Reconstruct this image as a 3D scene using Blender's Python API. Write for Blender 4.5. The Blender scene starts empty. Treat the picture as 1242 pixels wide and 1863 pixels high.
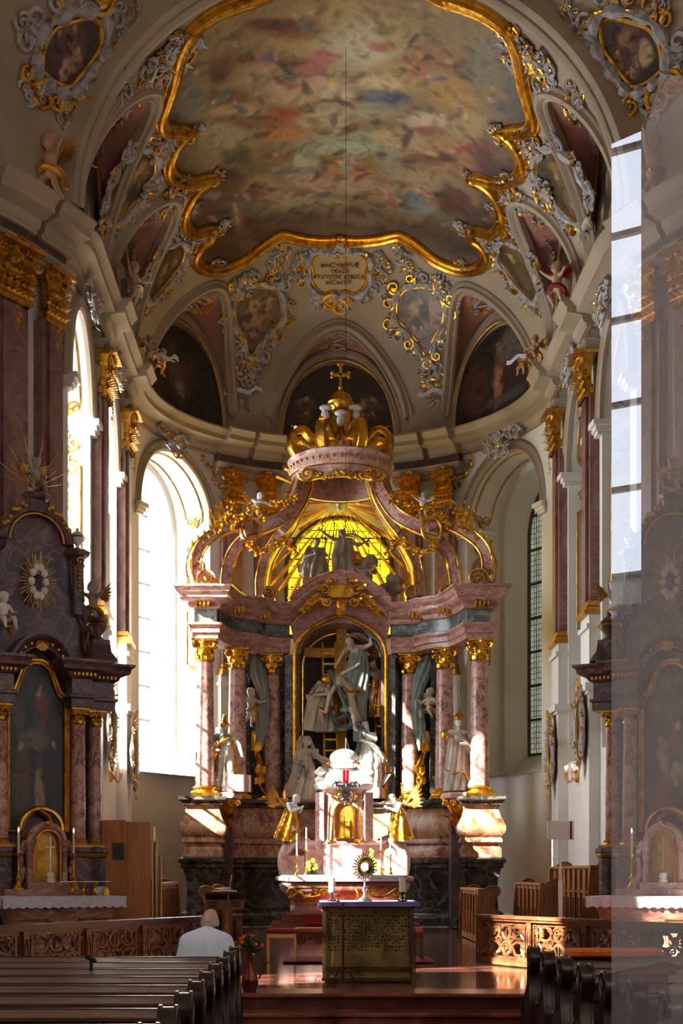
import bpy, bmesh, math, random
from mathutils import Vector, Matrix, Quaternion, noise
PI = math.pi; R = math.radians
V = Vector
random.seed(7)
SC = bpy.context.scene
COL = SC.collection

# ------------------------------------------------------------ camera, light, exposure
CX, CZ, FP, PX0, PY0 = -0.66, 1.68, 2400.0, 573.0, 1590.0
cam_d = bpy.data.cameras.new('camera'); cam = bpy.data.objects.new('camera', cam_d); COL.objects.link(cam)
cam.location = (CX, 0, CZ); cam.rotation_euler = (PI/2, 0, 0)
cam_d.sensor_fit = 'VERTICAL'; cam_d.sensor_height = 36.0; cam_d.sensor_width = 36.0
cam_d.lens = 36.0*FP/1863.0
cam_d.shift_x = (621-PX0)/1863.0; cam_d.shift_y = (PY0-931.5)/1863.0
cam_d.clip_start = 0.1; cam_d.clip_end = 200
SC.camera = cam
SC.view_settings.view_transform = 'Standard'; SC.view_settings.look = 'None'
SC.view_settings.gamma = 1.0; SC.view_settings.use_curve_mapping = False
SC.view_settings.exposure = 0.92
W = bpy.data.worlds.new('world'); SC.world = W; W.use_nodes = True
WN = W.node_tree.nodes; WN['Background'].inputs[0].default_value = (0.75, 0.85, 1.0, 1)
WN['Background'].inputs[1].default_value = 0.30
sun_d = bpy.data.lights.new('sun', 'SUN'); sun = bpy.data.objects.new('sun', sun_d); COL.objects.link(sun)
SUN_DIR = V((10.4, 5.6, -7.4)).normalized()
sun.rotation_euler = SUN_DIR.to_track_quat('-Z', 'Y').to_euler(); sun.location = (-30, 10, 30)
sun_d.energy = 55.0; sun_d.angle = R(0.6); sun_d.color = (1.0, 0.93, 0.82)
WIN_L, WIN_R, WIN_C, WIN_NAVE = 12.5, 0.5, 8.0, 1.9
try:
    SC.cycles.max_bounces = 6; SC.cycles.diffuse_bounces = 4; SC.cycles.glossy_bounces = 3
    SC.cycles.transparent_max_bounces = 12; SC.cycles.caustics_reflective = False; SC.cycles.caustics_refractive = False
    SC.cycles.sample_clamp_indirect = 4.0
except Exception: pass

def at(px, py, y):                      # a pixel seen at distance y -> the point in the church
    return V((CX+(px-PX0)*y/FP, y, CZ+(PY0-py)*y/FP))
def pix(p): return (PX0+FP*(p[0]-CX)/p[1], PY0-FP*(p[2]-CZ)/p[1])

# ------------------------------------------------------------ materials
def lin(c):
    return tuple(((x/255.0)/12.92 if x/255.0 <= .04045 else ((x/255.0+.055)/1.055)**2.4) for x in c[:3])
MATS = {}
def mat(name, cols, scale=2.0, rough=.5, metal=0.0, bump=0.0, bscale=30.0, dist=0.6, detail=5, coat=0.0, stretch=(1,1,1), vein=None, veinscale=1.2, spec=.5, attr=None, emis=None):
    m = bpy.data.materials.new(name); m.use_nodes = True; nt = m.node_tree; N = nt.nodes; L = nt.links
    b = N['Principled BSDF']
    tc = N.new('ShaderNodeTexCoord'); mp = N.new('ShaderNodeMapping'); mp.inputs['Scale'].default_value = stretch
    L.new(tc.outputs['Object'], mp.inputs[0])
    if len(cols) == 1 and not vein and not attr: b.inputs['Base Color'].default_value = (*lin(cols[0]), 1); out = None
    else:
        nz = N.new('ShaderNodeTexNoise'); nz.inputs['Scale'].default_value = scale; nz.inputs['Detail'].default_value = detail
        nz.inputs['Distortion'].default_value = dist; L.new(mp.outputs[0], nz.inputs[0])
        rp = N.new('ShaderNodeValToRGB'); L.new(nz.outputs[0], rp.inputs[0])
        el = rp.color_ramp.elements
        n = len(cols)
        for i, c in enumerate(cols):
            p = .30+.42*i/max(1, n-1)
            e = el[i] if i < 2 else el.new(p)
            e.position = p; e.color = (*lin(c), 1)
        out = rp.outputs[0]
        if vein:
            wv = N.new('ShaderNodeTexNoise'); wv.inputs['Scale'].default_value = veinscale; wv.inputs['Detail'].default_value = 8
            wv.inputs['Distortion'].default_value = 2.2; L.new(mp.outputs[0], wv.inputs[0])
            s = N.new('ShaderNodeMath'); s.operation = 'SUBTRACT'; s.inputs[1].default_value = .5; L.new(wv.outputs[0], s.inputs[0])
            a = N.new('ShaderNodeMath'); a.operation = 'ABSOLUTE'; L.new(s.outputs[0], a.inputs[0])
            r2 = N.new('ShaderNodeMapRange'); r2.inputs[1].default_value = 0.0; r2.inputs[2].default_value = .035; r2.inputs[3].default_value = .75; r2.inputs[4].default_value = 0
            L.new(a.outputs[0], r2.inputs[0])
            mx = N.new('ShaderNodeMix'); mx.data_type = 'RGBA'; L.new(r2.outputs[0], mx.inputs[0]); L.new(out, mx.inputs[6])
            mx.inputs[7].default_value = (*lin(vein), 1); out = mx.outputs[2]
        if attr:
            at_ = N.new('ShaderNodeVertexColor'); at_.layer_name = attr
            mx = N.new('ShaderNodeMix'); mx.data_type = 'RGBA'; mx.blend_type = 'MULTIPLY'; mx.inputs[0].default_value = 1
            L.new(at_.outputs[0], mx.inputs[6]); L.new(out, mx.inputs[7]); out = mx.outputs[2]
        L.new(out, b.inputs['Base Color'])
    b.inputs['Roughness'].default_value = rough; b.inputs['Metallic'].default_value = metal
    b.inputs['Specular IOR Level'].default_value = spec
    if coat: b.inputs['Coat Weight'].default_value = coat; b.inputs['Coat Roughness'].default_value = .12
    if bump:
        bn = N.new('ShaderNodeTexNoise'); bn.inputs['Scale'].default_value = bscale; bn.inputs['Detail'].default_value = 3
        L.new(mp.outputs[0], bn.inputs[0])
        bp = N.new('ShaderNodeBump'); bp.inputs['Strength'].default_value = bump; bp.inputs['Distance'].default_value = .03
        L.new(bn.outputs[0], bp.inputs['Height']); L.new(bp.outputs[0], b.inputs['Normal'])
    if emis:
        b.inputs['Emission Color'].default_value = (*lin(emis[0]), 1); b.inputs['Emission Strength'].default_value = emis[1]
    MATS[name] = m; return m
mat('plaster', [(150,132,108),(168,150,126),(182,164,140)], .5, .8, bump=.05, bscale=6)
mat('plaster_white', [(216,210,200),(228,223,214)], .6, .75)
mat('pink', [(176,118,98),(188,134,114)], 2, .8)
mat('stucco', [(128,122,120),(168,162,158),(196,190,184)], 7, .6, bump=.3, bscale=12)
mat('stucco_cream', [(170,156,136),(200,186,164)], 5, .7, bump=.15)
mat('gold', [(170,112,24),(222,164,52),(236,190,84)], 5, .3, 1.0, bump=.25, bscale=14)
mat('gold_dark', [(136,88,24),(196,142,48),(214,164,66)], 6, .36, .9, bump=.35, bscale=16)
mat('gilt', [(168,116,36),(214,166,74)], 6, .42, .75, bump=.3, bscale=18)
mat('marble_red', [(92,50,46),(132,84,76),(164,118,108),(118,70,66)], 2.2, .28, dist=1.6, detail=9, vein=(188,160,150), veinscale=1.6, coat=.2)
mat('marble_pilaster', [(92,56,52),(122,82,74),(140,104,94),(104,62,60)], .9, .4, dist=1.5, detail=8, vein=(150,120,110), veinscale=.8)
mat('marble_column', [(104,58,52),(150,98,88),(190,146,132),(118,70,64)], 5, .25, dist=.8, detail=12, coat=.2, vein=(206,176,164), veinscale=5)
mat('marble_cornice', [(120,72,62),(160,110,96),(186,140,124)], 2.0, .3, dist=2, detail=8, stretch=(1,1,3), vein=(200,170,156), veinscale=1.4)
mat('marble_green', [(48,50,48),(82,88,86),(118,124,122)], 1.6, .25, dist=1.8, detail=9, vein=(150,152,146), veinscale=1.3)
mat('marble_dark', [(22,22,20),(46,46,42),(74,72,64)], 1.8, .25, dist=2, detail=9, vein=(110,106,96), veinscale=1.0)
mat('marble_orange', [(104,58,42),(150,98,70),(176,138,104),(122,76,60)], 1.1, .28, dist=2.5, detail=9, vein=(206,176,150), veinscale=1.2)
mat('marble_rose', [(160,108,98),(196,150,138),(214,184,172)], 3, .3, dist=1.4, detail=8, vein=(228,206,196), veinscale=3)
mat('marble_purple', [(58,38,40),(86,62,62),(110,84,80)], 1.6, .35, dist=1.6, detail=9, vein=(138,112,104), veinscale=1.6)
mat('marble_floor', [(70,36,28),(104,60,48),(128,84,70)], .9, .10, dist=1.2, detail=8, stretch=(.5,2.5,1), vein=(150,108,92), veinscale=.8, coat=.5)
mat('marble_step', [(84,38,28),(124,62,48),(140,82,66)], 1.2, .22, dist=1.5, detail=8)
mat('niche', [(34,26,22),(54,44,38)], 1.5, .5, vein=(74,62,54))
mat('statue', [(176,162,142),(206,194,174)], 5, .45, bump=.25, bscale=9, stretch=(1.6,1.6,.5))
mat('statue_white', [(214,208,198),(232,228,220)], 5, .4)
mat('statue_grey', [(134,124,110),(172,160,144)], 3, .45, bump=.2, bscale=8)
mat('statue_teal', [(96,110,104),(136,150,142)], 4, .45, bump=.35, bscale=10, stretch=(2.2,2.2,.5))
mat('flesh', [(176,134,104),(204,164,132)], 6, .55)
mat('skin', [(186,140,120),(204,160,140)], 12, .5)
mat('shirt', [(222,230,242),(236,242,250)], 3, .85, bump=.4, bscale=5, stretch=(3,1,.6))
mat('wood_dark', [(24,12,9),(42,24,18),(60,36,28)], 3, .32, bump=.06, stretch=(1,6,6), coat=.3)
mat('wood_pew', [(84,58,46),(120,88,72)], 3, .35, stretch=(.5,5,5), coat=.25)
mat('wood_rail', [(66,36,20),(100,60,34),(126,82,50)], 4, .32, bump=.15, bscale=25, stretch=(1,1,3))
mat('wood_stall', [(112,62,30),(150,92,50),(170,112,66)], 3, .4, stretch=(3,3,.6))
mat('wood_cupboard', [(150,88,40),(184,118,60)], 3, .45, stretch=(3,3,.5))
mat('wood_light', [(214,158,92),(236,186,120)], 4, .4)
mat('leather', [(150,52,24),(184,76,36)], 6, .5)
mat('cushion', [(196,84,16),(226,110,28)], 9, .8, bump=.5, bscale=8)
mat('cloth', [(206,200,216),(226,222,234)], 20, .9, bump=.3, bscale=40)
mat('cloth_violet', [(96,84,160),(130,118,184)], 5, .8)
mat('carpet', [(120,26,24),(150,40,34)], 20, .95)
mat('bronze', [(58,44,24),(84,66,38),(104,84,52)], 4, .4, .7, bump=.2, bscale=30)
mat('iron', [(20,16,14)], rough=.5, metal=.5)
mat('copper', [(96,42,28),(130,66,44)], 5, .25, .8)
mat('wax', [(226,214,186)], rough=.5)
mat('silver', [(170,170,172),(214,212,208)], 8, .3, .9, bump=.3)
mat('green', [(36,56,20),(64,84,34)], 8, .6)
mat('petal_orange', [(214,96,10),(240,134,24)], 20, .6)
mat('petal_yellow', [(232,176,20),(246,206,50)], 20, .6)
mat('white_paint', [(222,220,214)], rough=.4)
mat('paper', [(226,214,180)], rough=.7)
mat('flame', [(255,190,90)], rough=.5, emis=((255,176,80), 14))
mat('bulb', [(255,220,170)], rough=.5, emis=((255,214,150), 30))
mat('redglass', [(190,10,20)], rough=.15, emis=((220,10,24), 1.2))
mat('panel_tan', [(176,150,104),(198,172,126)], 2, .8)
mat('lettering', [(40,28,24)], rough=.7); mat('lettering_red', [(150,52,30)], rough=.7)
mat('window_frame', [(70,66,60)], rough=.6)
mat('dark_marble_panel', [(70,48,44),(98,74,68)], 1.2, .4, vein=(120,96,88))
mat('painting', [(150,146,140),(238,234,226),(196,192,186)], 2.4, .6, dist=.3, detail=12, attr='Col')
mat('painting_dark', [(110,110,110),(255,255,255),(170,170,170)], 2.4, .38, dist=1.8, detail=10, attr='Col')

def pane_mat(name, col, strength, lines=None, transp=.35, dark=(20,24,20)):
    m = bpy.data.materials.new(name); m.use_nodes = True; nt = m.node_tree; N = nt.nodes; L = nt.links
    N.remove(N['Principled BSDF']); out = N['Material Output']
    e = N.new('ShaderNodeEmission'); e.inputs[0].default_value = (*lin(col), 1); e.inputs[1].default_value = strength
    t = N.new('ShaderNodeBsdfTransparent'); t.inputs[0].default_value = (*[min(1, c*1.6) for c in lin(col)], 1)
    mx = N.new('ShaderNodeMixShader'); mx.inputs[0].default_value = transp
    L.new(e.outputs[0], mx.inputs[1]); L.new(t.outputs[0], mx.inputs[2]); last = mx
    if lines:
        tc = N.new('ShaderNodeTexCoord'); vo = N.new('ShaderNodeTexVoronoi'); vo.feature = 'DISTANCE_TO_EDGE'
        vo.inputs['Scale'].default_value = lines; vo.inputs['Randomness'].default_value = .12
        L.new(tc.outputs['Object'], vo.inputs[0])
        g = N.new('ShaderNodeMath'); g.operation = 'LESS_THAN'; g.inputs[1].default_value = .05; L.new(vo.outputs[0], g.inputs[0])
        d = N.new('ShaderNodeBsdfDiffuse'); d.inputs[0].default_value = (*lin(dark), 1)
        m2 = N.new('ShaderNodeMixShader'); L.new(g.outputs[0], m2.inputs[0]); L.new(mx.outputs[0], m2.inputs[1]); L.new(d.outputs[0], m2.inputs[2]); last = m2
        v2 = N.new('ShaderNodeTexNoise'); v2.inputs['Scale'].default_value = lines*.6; L.new(tc.outputs['Object'], v2.inputs[0])
        mr = N.new('ShaderNodeMapRange'); mr.inputs[3].default_value = strength*.5; mr.inputs[4].default_value = strength*1.5
        L.new(v2.outputs[0], mr.inputs[0]); L.new(mr.outputs[0], e.inputs[1])
    L.new(last.outputs[0], out.inputs[0]); MATS[name] = m; return m
pane_mat('pane_bright', (235,244,255), WIN_L*1.5, transp=.6)
pane_mat('pane_nave', (225,236,255), WIN_NAVE, transp=.0)
pane_mat('pane_clear', (225,236,255), WIN_NAVE*2.0, transp=.6)
pane_mat('pane_dark', (158,160,138), WIN_R*.8, lines=6.5, transp=.1)
pane_mat('pane_yellow', (255,214,10), WIN_C, lines=3.0, transp=.0, dark=(60,44,0))

# ------------------------------------------------------------ mesh builder
def frame_of(d, up=V((0,0,1))):
    d = V(d).normalized(); 
    if abs(d.dot(up)) > .98: up = V((0,1,0))
    x = d.cross(up).normalized(); y = x.cross(d).normalized(); return x, y, d
class MB:
    def __init__(s): s.v = []; s.f = []; s.xf = None
    def add(s, vs, fs):
        k = len(s.v)
        if s.xf is not None: vs = [s.xf @ V(p) for p in vs]
        s.v.extend([(p[0], p[1], p[2]) for p in vs]); s.f.extend([tuple(i+k for i in f) for f in fs]); return s
    def box(s, c, d, rz=0.0, M=None):
        hx, hy, hz = d[0]/2, d[1]/2, d[2]/2
        vs = [V((x*hx, y*hy, z*hz)) for x in (-1,1) for y in (-1,1) for z in (-1,1)]
        m = M if M is not None else Matrix.Rotation(rz, 3, 'Z')
        vs = [m @ p + V(c) for p in vs]
        return s.add(vs, [(0,1,3,2),(4,6,7,5),(0,4,5,1),(2,3,7,6),(0,2,6,4),(1,5,7,3)])
    def bar(s, a, b, w, h=None):
        a, b = V(a), V(b); h = h or w; x, y, d = frame_of(b-a)
        vs = []
        for p in (a, b):
            for i, j in ((-1,-1),(1,-1),(1,1),(-1,1)): vs.append(p+x*i*w/2+y*j*h/2)
        return s.add(vs, [(3,2,1,0),(4,5,6,7),(0,1,5,4),(1,2,6,5),(2,3,7,6),(3,0,4,7)])
    def lathe(s, prof, c=(0,0,0), seg=20, fold=0, amp=0.0, sx=1.0, sy=1.0, a0=0, a1=2*PI, twist=0, cap=True):
        c = V(c); full = abs(a1-a0-2*PI) < 1e-6; n = seg if full else seg+1; vs = []
        for i, (r, z) in enumerate(prof):
            for k in range(n):
                t = a0+(a1-a0)*k/seg; rr = r*(1+amp*math.sin(fold*t+twist*z)) if fold else r
                vs.append(c+V((rr*math.cos(t)*sx, rr*math.sin(t)*sy, z)))
        fs = []
        for i in range(len(prof)-1):
            for k in range(seg):
                a = i*n+k; b = i*n+(k+1) % n if full else i*n+k+1
                fs.append((a, b, b+n, a+n))
        if cap and full and prof[0][0] > 1e-4: fs.append(tuple(range(n))[::-1])
        if cap and full and prof[-1][0] > 1e-4: fs.append(tuple((len(prof)-1)*n+k for k in range(n)))
        return s.add(vs, fs)
    def tube(s, pts, r, seg=8, closed=False, flat=1.0, up=V((0,0,1)), fold=0, amp=0):
        pts = [V(p) for p in pts]; n = len(pts)
        if not hasattr(r, '__len__'): r = [r]*n
        vs = []; px = None
        for i, p in enumerate(pts):
            a = pts[(i-1) % n] if (closed or i > 0) else p; b = pts[(i+1) % n] if (closed or i < n-1) else p
            d = b-a
            if d.length < 1e-7: d = V((0,0,1))
            x, y, d = frame_of(d, up)
            if px is not None and x.dot(px) < 0 and not fold: x, y = -x, -y
            px = x
            for k in range(seg):
                t = 2*PI*k/seg; rr = r[i]*(1+(amp*math.sin(fold*t+i*.35) if fold else 0))
                vs.append(p+x*math.cos(t)*rr+y*math.sin(t)*rr*flat)
        fs = []
        for i in range(n if closed else n-1):
            j = (i+1) % n
            for k in range(seg):
                k2 = (k+1) % seg; fs.append((i*seg+k, i*seg+k2, j*seg+k2, j*seg+k))
        if not closed: fs.append(tuple(range(seg))[::-1]); fs.append(tuple((n-1)*seg+k for k in range(seg)))
        return s.add(vs, fs)
    def ell(s, c, r, seg=12, ring=8, M=None):
        if not hasattr(r, '__len__'): r = (r, r, r)
        vs = []; c = V(c)
        for i in range(ring+1):
            ph = PI*i/ring
            for k in range(seg):
                t = 2*PI*k/seg; p = V((r[0]*math.sin(ph)*math.cos(t), r[1]*math.sin(ph)*math.sin(t), r[2]*math.cos(ph)))
                vs.append((M @ p if M is not None else p)+c)
        fs = [(i*seg+k, (i+1)*seg+k, (i+1)*seg+(k+1) % seg, i*seg+(k+1) % seg) for i in range(ring) for k in range(seg)]
        return s.add(vs, fs)
    def cap(s, a, b, ra, rb, seg=10):
        a, b = V(a), V(b); d = (b-a); L = d.length
        if L < 1e-5: return s.ell(a, ra, seg)
        d = d/L; pts = []; rs = []
        for t in (-.98, -.8, -.45, 0): pts.append(a+d*ra*t); rs.append(ra*math.sqrt(1-t*t))
        for t in (0, .45, .8, .98): pts.append(b+d*rb*t); rs.append(rb*math.sqrt(1-t*t))
        return s.tube(pts, rs, seg)
    def grid(s, fn, nu, nv, closed=False):
        vs = [fn(i/nu, j/nv) for i in range(nu+1) for j in range(nv+1)]; m = nv+1
        return s.add(vs, [(i*m+j, (i+1)*m+j, (i+1)*m+j+1, i*m+j+1) for i in range(nu) for j in range(nv)])
    def slab(s, pts, d):                 # closed outline (3D, planar) pushed along d
        n = len(pts); pts = [V(p) for p in pts]; d = V(d)
        vs = pts+[p+d for p in pts]
        return s.add(vs, [tuple(range(n)), tuple(range(2*n-1, n-1, -1))]+[(i, i+n, (i+1) % n+n, (i+1) % n) for i in range(n)])
    def sweep(s, path, prof, nrm, closed=False, caps=True):  # prof = [(out, up)], nrm[i] = (out vector, up vector)
        m = len(prof); vs = []
        for p, (o, u) in zip(path, nrm):
            for a, b in prof: vs.append(V(p)+V(o)*a+V(u)*b)
        n = len(path); fs = []
        for i in range(n if closed else n-1):
            j = (i+1) % n
            for k in range(m-1): fs.append((i*m+k, i*m+k+1, j*m+k+1, j*m+k))
        if caps and not closed: fs.append(tuple(range(m))[::-1]); fs.append(tuple((n-1)*m+k for k in range(m)))
        return s.add(vs, fs)
    def scroll(s, c, x, y, r, turns=1.25, th=.2, sgn=1, seg=6, n=18, tail=0.0):  # spiral in the plane x,y
        c, x, y = V(c), V(x).normalized(), V(y).normalized(); pts = []; rs = []
        for i in range(n+1):
            t = i/n; a = 2*PI*turns*t*sgn; rr = r*(1-.86*t)
            pts.append(c+x*math.cos(a)*rr+y*math.sin(a)*rr); rs.append(th*r*(1-.55*t))
        if tail:
            q = pts[0]; pts = [q-y*sgn*tail+x*r*.15, q-y*sgn*tail*.5+x*r*.05]+pts; rs = [th*r*.3, th*r*.8]+rs
        s.tube(pts, rs, seg, up=x.cross(y)); s.ell(pts[-1], th*r*.8, 6, 4); return s
    def leaf(s, b, d, up, L, w, curl=.35):     # lobed acanthus leaf, tip curling outwards
        b, d, up = V(b), V(d).normalized(), V(up).normalized(); sd = d.cross(up)
        if sd.length < 1e-3: sd = d.cross(V((1, .3, 0)))
        sd.normalize(); up = sd.cross(d).normalized(); vs = []; n = 9
        for i in range(n+1):
            t = i/n; env = math.sin(PI*min(1, t*.8+.2))*(1-.35*t); wd = w*env*(.62+.55*abs(math.sin(t*PI*3.0+.4)))+.001
            a = curl*2.4*max(0, t-.45); c = b+d*(L*t*(1-.35*a*t))+up*(L*.55*a*t)
            e = up*(w*.22*math.sin(t*9)+w*.12); vs += [c-sd*wd+e, c+up*w*.05, c+sd*wd+e, c-up*(w*.14*(1-t)+.003)]
        fs = []
        for i in range(n):
            a = i*4
            for k in range(4): fs.append((a+k, a+(k+1) % 4, a+4+(k+1) % 4, a+4+k))
        fs.append((0,3,2,1)); fs.append(tuple(n*4+k for k in range(4)))
        return s.add(vs, fs)
    def build(s, name, m, parent=None, smooth=True, loc=None, label=None):
        me = bpy.data.meshes.new(name); me.from_pydata(s.v, [], s.f)
        me.materials.append(MATS[m] if isinstance(m, str) else m)
        bm = bmesh.new(); bm.from_mesh(me); bmesh.ops.recalc_face_normals(bm, faces=bm.faces); bm.to_mesh(me); bm.free()
        if smooth:
            me.shade_smooth()
            try: me.set_sharp_from_angle(angle=R(38))
            except Exception: pass
        o = bpy.data.objects.new(name, me); COL.objects.link(o)
        if parent: o.parent = parent
        if loc is not None: o.location = loc
        if label: o['label'] = label
        return o
def tag(o, label, cat, group=None):
    o['label'] = label; o['category'] = cat; o['kind'] = 'thing'
    if group: o['group'] = group
    return o
def thing(name, label, cat, loc=(0,0,0), rz=0.0, group=None, scale=None):
    o = bpy.data.objects.new(name, None); COL.objects.link(o); o.location = loc; o.rotation_euler = (0, 0, rz)
    if scale: o.scale = (scale,)*3
    o.empty_display_size = .1
    return tag(o, label, cat, group)
def struct(o): o['kind'] = 'structure'; return o
def dup(o, loc=None, rz=None, label=None, group=None, scale=None, parent=None, mirror=False, top=True):
    c = o.copy(); COL.objects.link(c)
    if parent is not None: c.parent = parent
    if loc is not None: c.location = loc
    if rz is not None: c.rotation_euler = (0, 0, rz)
    if label: c['label'] = label
    if group: c['group'] = group
    if scale is not None: c.scale = scale if hasattr(scale, '__len__') else (scale,)*3
    for ch in CH.get(o.name, []) if False else [x for x in COL.objects if x.parent == o]: dup(ch, parent=c, top=False)
    return c
def bake(mb, voxel, smooth=6, m='statue'):   # closed pieces fused into one continuous skin
    o = mb.build('tmp', m); r = o.modifiers.new('r', 'REMESH'); r.mode = 'VOXEL'; r.voxel_size = voxel
    sm = o.modifiers.new('s', 'SMOOTH'); sm.iterations = smooth; sm.factor = .5
    dg = bpy.context.evaluated_depsgraph_get(); me = bpy.data.meshes.new_from_object(o.evaluated_get(dg))
    me.shade_smooth(); bpy.data.objects.remove(o)
    if not me.materials: me.materials.append(MATS[m])
    return me
def mesh_obj(name, me, parent=None, m=None):
    o = bpy.data.objects.new(name, me); COL.objects.link(o)
    if parent: o.parent = parent
    if m: me.materials[0] = MATS[m]
    return o
def paint(o, fn):
    me = o.data; a = me.color_attributes.new('Col', 'FLOAT_COLOR', 'POINT'); 
    for i, v in enumerate(me.vertices):
        c = fn(v.co); a.data[i].color = (*lin(c), 1)
def smooth_pts(pts, n=6, closed=False):
    out = []; P = [V(p) for p in pts]; m = len(P)
    for i in range(m if closed else m-1):
        p0, p1, p2, p3 = (P[(i-1) % m] if closed or i > 0 else P[0]), P[i], P[(i+1) % m], (P[(i+2) % m] if closed or i+2 < m else P[-1])
        for k in range(n):
            t = k/n; out.append(.5*((2*p1)+(p2-p0)*t+(2*p0-5*p1+4*p2-p3)*t*t+(-p0+3*p1-3*p2+p3)*t**3))
    if not closed: out.append(P[-1])
    return out
SIDE = {-1: 'white-window side', 1: 'leaded-window side'}
# ------------------------------------------------------------ plan of the church (right half, mirrored by sg)
AX, AY, YC = 5.45, 5.1, 33.0
_pts = []
for i in range(61):
    a = PI/2*(1-i/60); _pts.append((AX*math.cos(a), YC+AY*math.sin(a)))
_pts += [(AX, YC-.25*i) for i in range(1, 30)] + [(5.45, 25.5), (5.62, 25.15), (5.85, 24.7), (6.1, 24.2), (6.38, 23.75), (6.75, 23.3), (7.2, 22.85), (7.7, 22.4), (8.2, 21.9), (8.55, 21.2), (8.7, 20.4)] + [(8.7, 20-.5*i) for i in range(0, 64)]
_len = [0.0]
for a, b in zip(_pts, _pts[1:]): _len.append(_len[-1]+math.dist(a, b))
S_STR = _len[60]; S_END = _len[-1]
def plan(s):
    s = max(0, min(S_END-1e-4, s)); lo, hi = 0, len(_len)-1
    while hi-lo > 1:
        m = (lo+hi)//2
        if _len[m] <= s: lo = m
        else: hi = m
    t = (s-_len[lo])/(_len[hi]-_len[lo]); a, b = _pts[lo], _pts[hi]
    def nrm(i):
        i0, i1 = max(0, i-1), min(len(_pts)-1, i+1); dx, dy = _pts[i1][0]-_pts[i0][0], _pts[i1][1]-_pts[i0][1]
        if i == 0: return (0.0, -1.0)
        l = math.hypot(dx, dy); return (dy/l, -dx/l)
    n0, n1 = nrm(lo), nrm(hi); nx, ny = n0[0]*(1-t)+n1[0]*t, n0[1]*(1-t)+n1[1]*t; l = math.hypot(nx, ny)
    return a[0]*(1-t)+b[0]*t, a[1]*(1-t)+b[1]*t, nx/l, ny/l     # n points into the church
def wp(s, z, o=0.0, sg=1):
    x, y, nx, ny = plan(s); return V((sg*(x+nx*o), y+ny*o, z))
def wn(s, sg=1):
    _, _, nx, ny = plan(s); return V((sg*nx, ny, 0))
def s_of_y(y): return S_STR+(YC-y)
def s_nave(y):
    lo, hi = S_STR+7, S_END
    for _ in range(40):
        m = (lo+hi)/2
        if plan(m)[1] > y: lo = m
        else: hi = m
    return lo
SA, SB, = s_of_y(26.85), s_of_y(30.5)
def s_of_x(x):
    lo, hi = 0, S_STR
    for _ in range(40):
        m = (lo+hi)/2
        if plan(m)[0] < x: lo = m
        else: hi = m
    return lo
SCw = s_of_x(4.6)
# window niches: centre, half width
ZS, ZSP, ZAP, ZTOP = 4.36, 11.27, 13.1, 14.0
NICHES = [(SCw, 1.50), (SB, 1.32), (SA, 1.25)]
ZC = 14.0                                   # top of the main cornice
WX, WY, HV = 5.2, 4.85, 4.75
# lunette vaults: s centre, half width, height, rise
LUN = [(0.0, 2.15, 2.75), (SCw-.1, 2.0, 2.95), (s_of_y(30.5), 1.75, 2.9), (s_of_y(26.35), 1.45, 2.95)]
KR = .18
def half_w(y):
    if y >= 24.5: return WX
    return WX+min(1, (24.5-y)/3.0)*3.1
def cell(x, y):                             # (x, y) -> s, t, W, H
    ax = abs(x)
    if y > YC:
        th = math.atan2((y-YC)/WY, ax/WX); rho = math.hypot(ax/WX, (y-YC)/WY)
        s = _len[min(60, max(0, 60-int(th/(PI/2)*60)))] if False else S_STR*(1-th/(PI/2)) 
        # arc length along the wall ellipse for this angle
        f = (1-th/(PI/2))*60; i = max(0, min(59, int(f))); s = _len[i]+(f-i)*(_len[i+1]-_len[i])
        return s, 1-rho, WY+(WX-WY)*(s/S_STR), HV
    w = half_w(y); h = HV if y > 24.5 else HV+min(1, (24.5-y)/3.0)*1.2
    return s_of_y(y), 1-ax/w, w, h
def zvault(t, h): t = max(0, min(1, t)); return h*math.sqrt(max(0, 1-(1-t)**2))
def zceil(x, y):
    s, t, w, h = cell(x, y)
    z = zvault(t, h); o = t*w
    if y > 24.4:
        for sc, hw, hh in LUN:
            q = (s-sc)/hw
            if abs(q) < 1 and t < .5: z = max(z, hh*math.sqrt(1-q*q)+KR*o)
    return ZC+z
def in_lun(x, y):
    s, t, w, h = cell(x, y)
    if y > 24.4:
        for sc, hw, hh in LUN:
            q = (s-sc)/hw
            if abs(q) < 1 and hh*math.sqrt(1-q*q)+KR*t*w > zvault(t, h): return True
    return False
def base_z(x, y):
    s, t, w, h = cell(x, y); return ZC+zvault(t, h)
def chit(px, py, fn=base_z):                # a direction from the nave -> the point where it meets the vault
    dx, dz = (px-PX0)/FP, (PY0-py)/FP; y = 20.0
    lo = None
    while y < 39:
        p = V((CX+dx*y, y, CZ+dz*y)); s, t, w, h = cell(p.x, p.y)
        if p.z > fn(p.x, p.y) or (t <= 0 and p.z > ZC): break
        y += .1
    y0 = y-.1
    for _ in range(14):
        m = (y0+y)/2; p = V((CX+dx*m, m, CZ+dz*m)); s, t, w, h = cell(p.x, p.y)
        if p.z > fn(p.x, p.y) or (t <= 0 and p.z > ZC): y = m
        else: y0 = m
    return V((CX+dx*y0, y0, CZ+dz*y0))
def cnorm(p, fn=base_z):
    e = .06; zx = fn(p.x+e, p.y)-fn(p.x-e, p.y); zy = fn(p.x, p.y+e)-fn(p.x, p.y-e)
    n = V((zx/(2*e), zy/(2*e), -1)); 
    for i in (0, 1): n[i] = max(-3, min(3, n[i]))
    return n.normalized()

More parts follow.
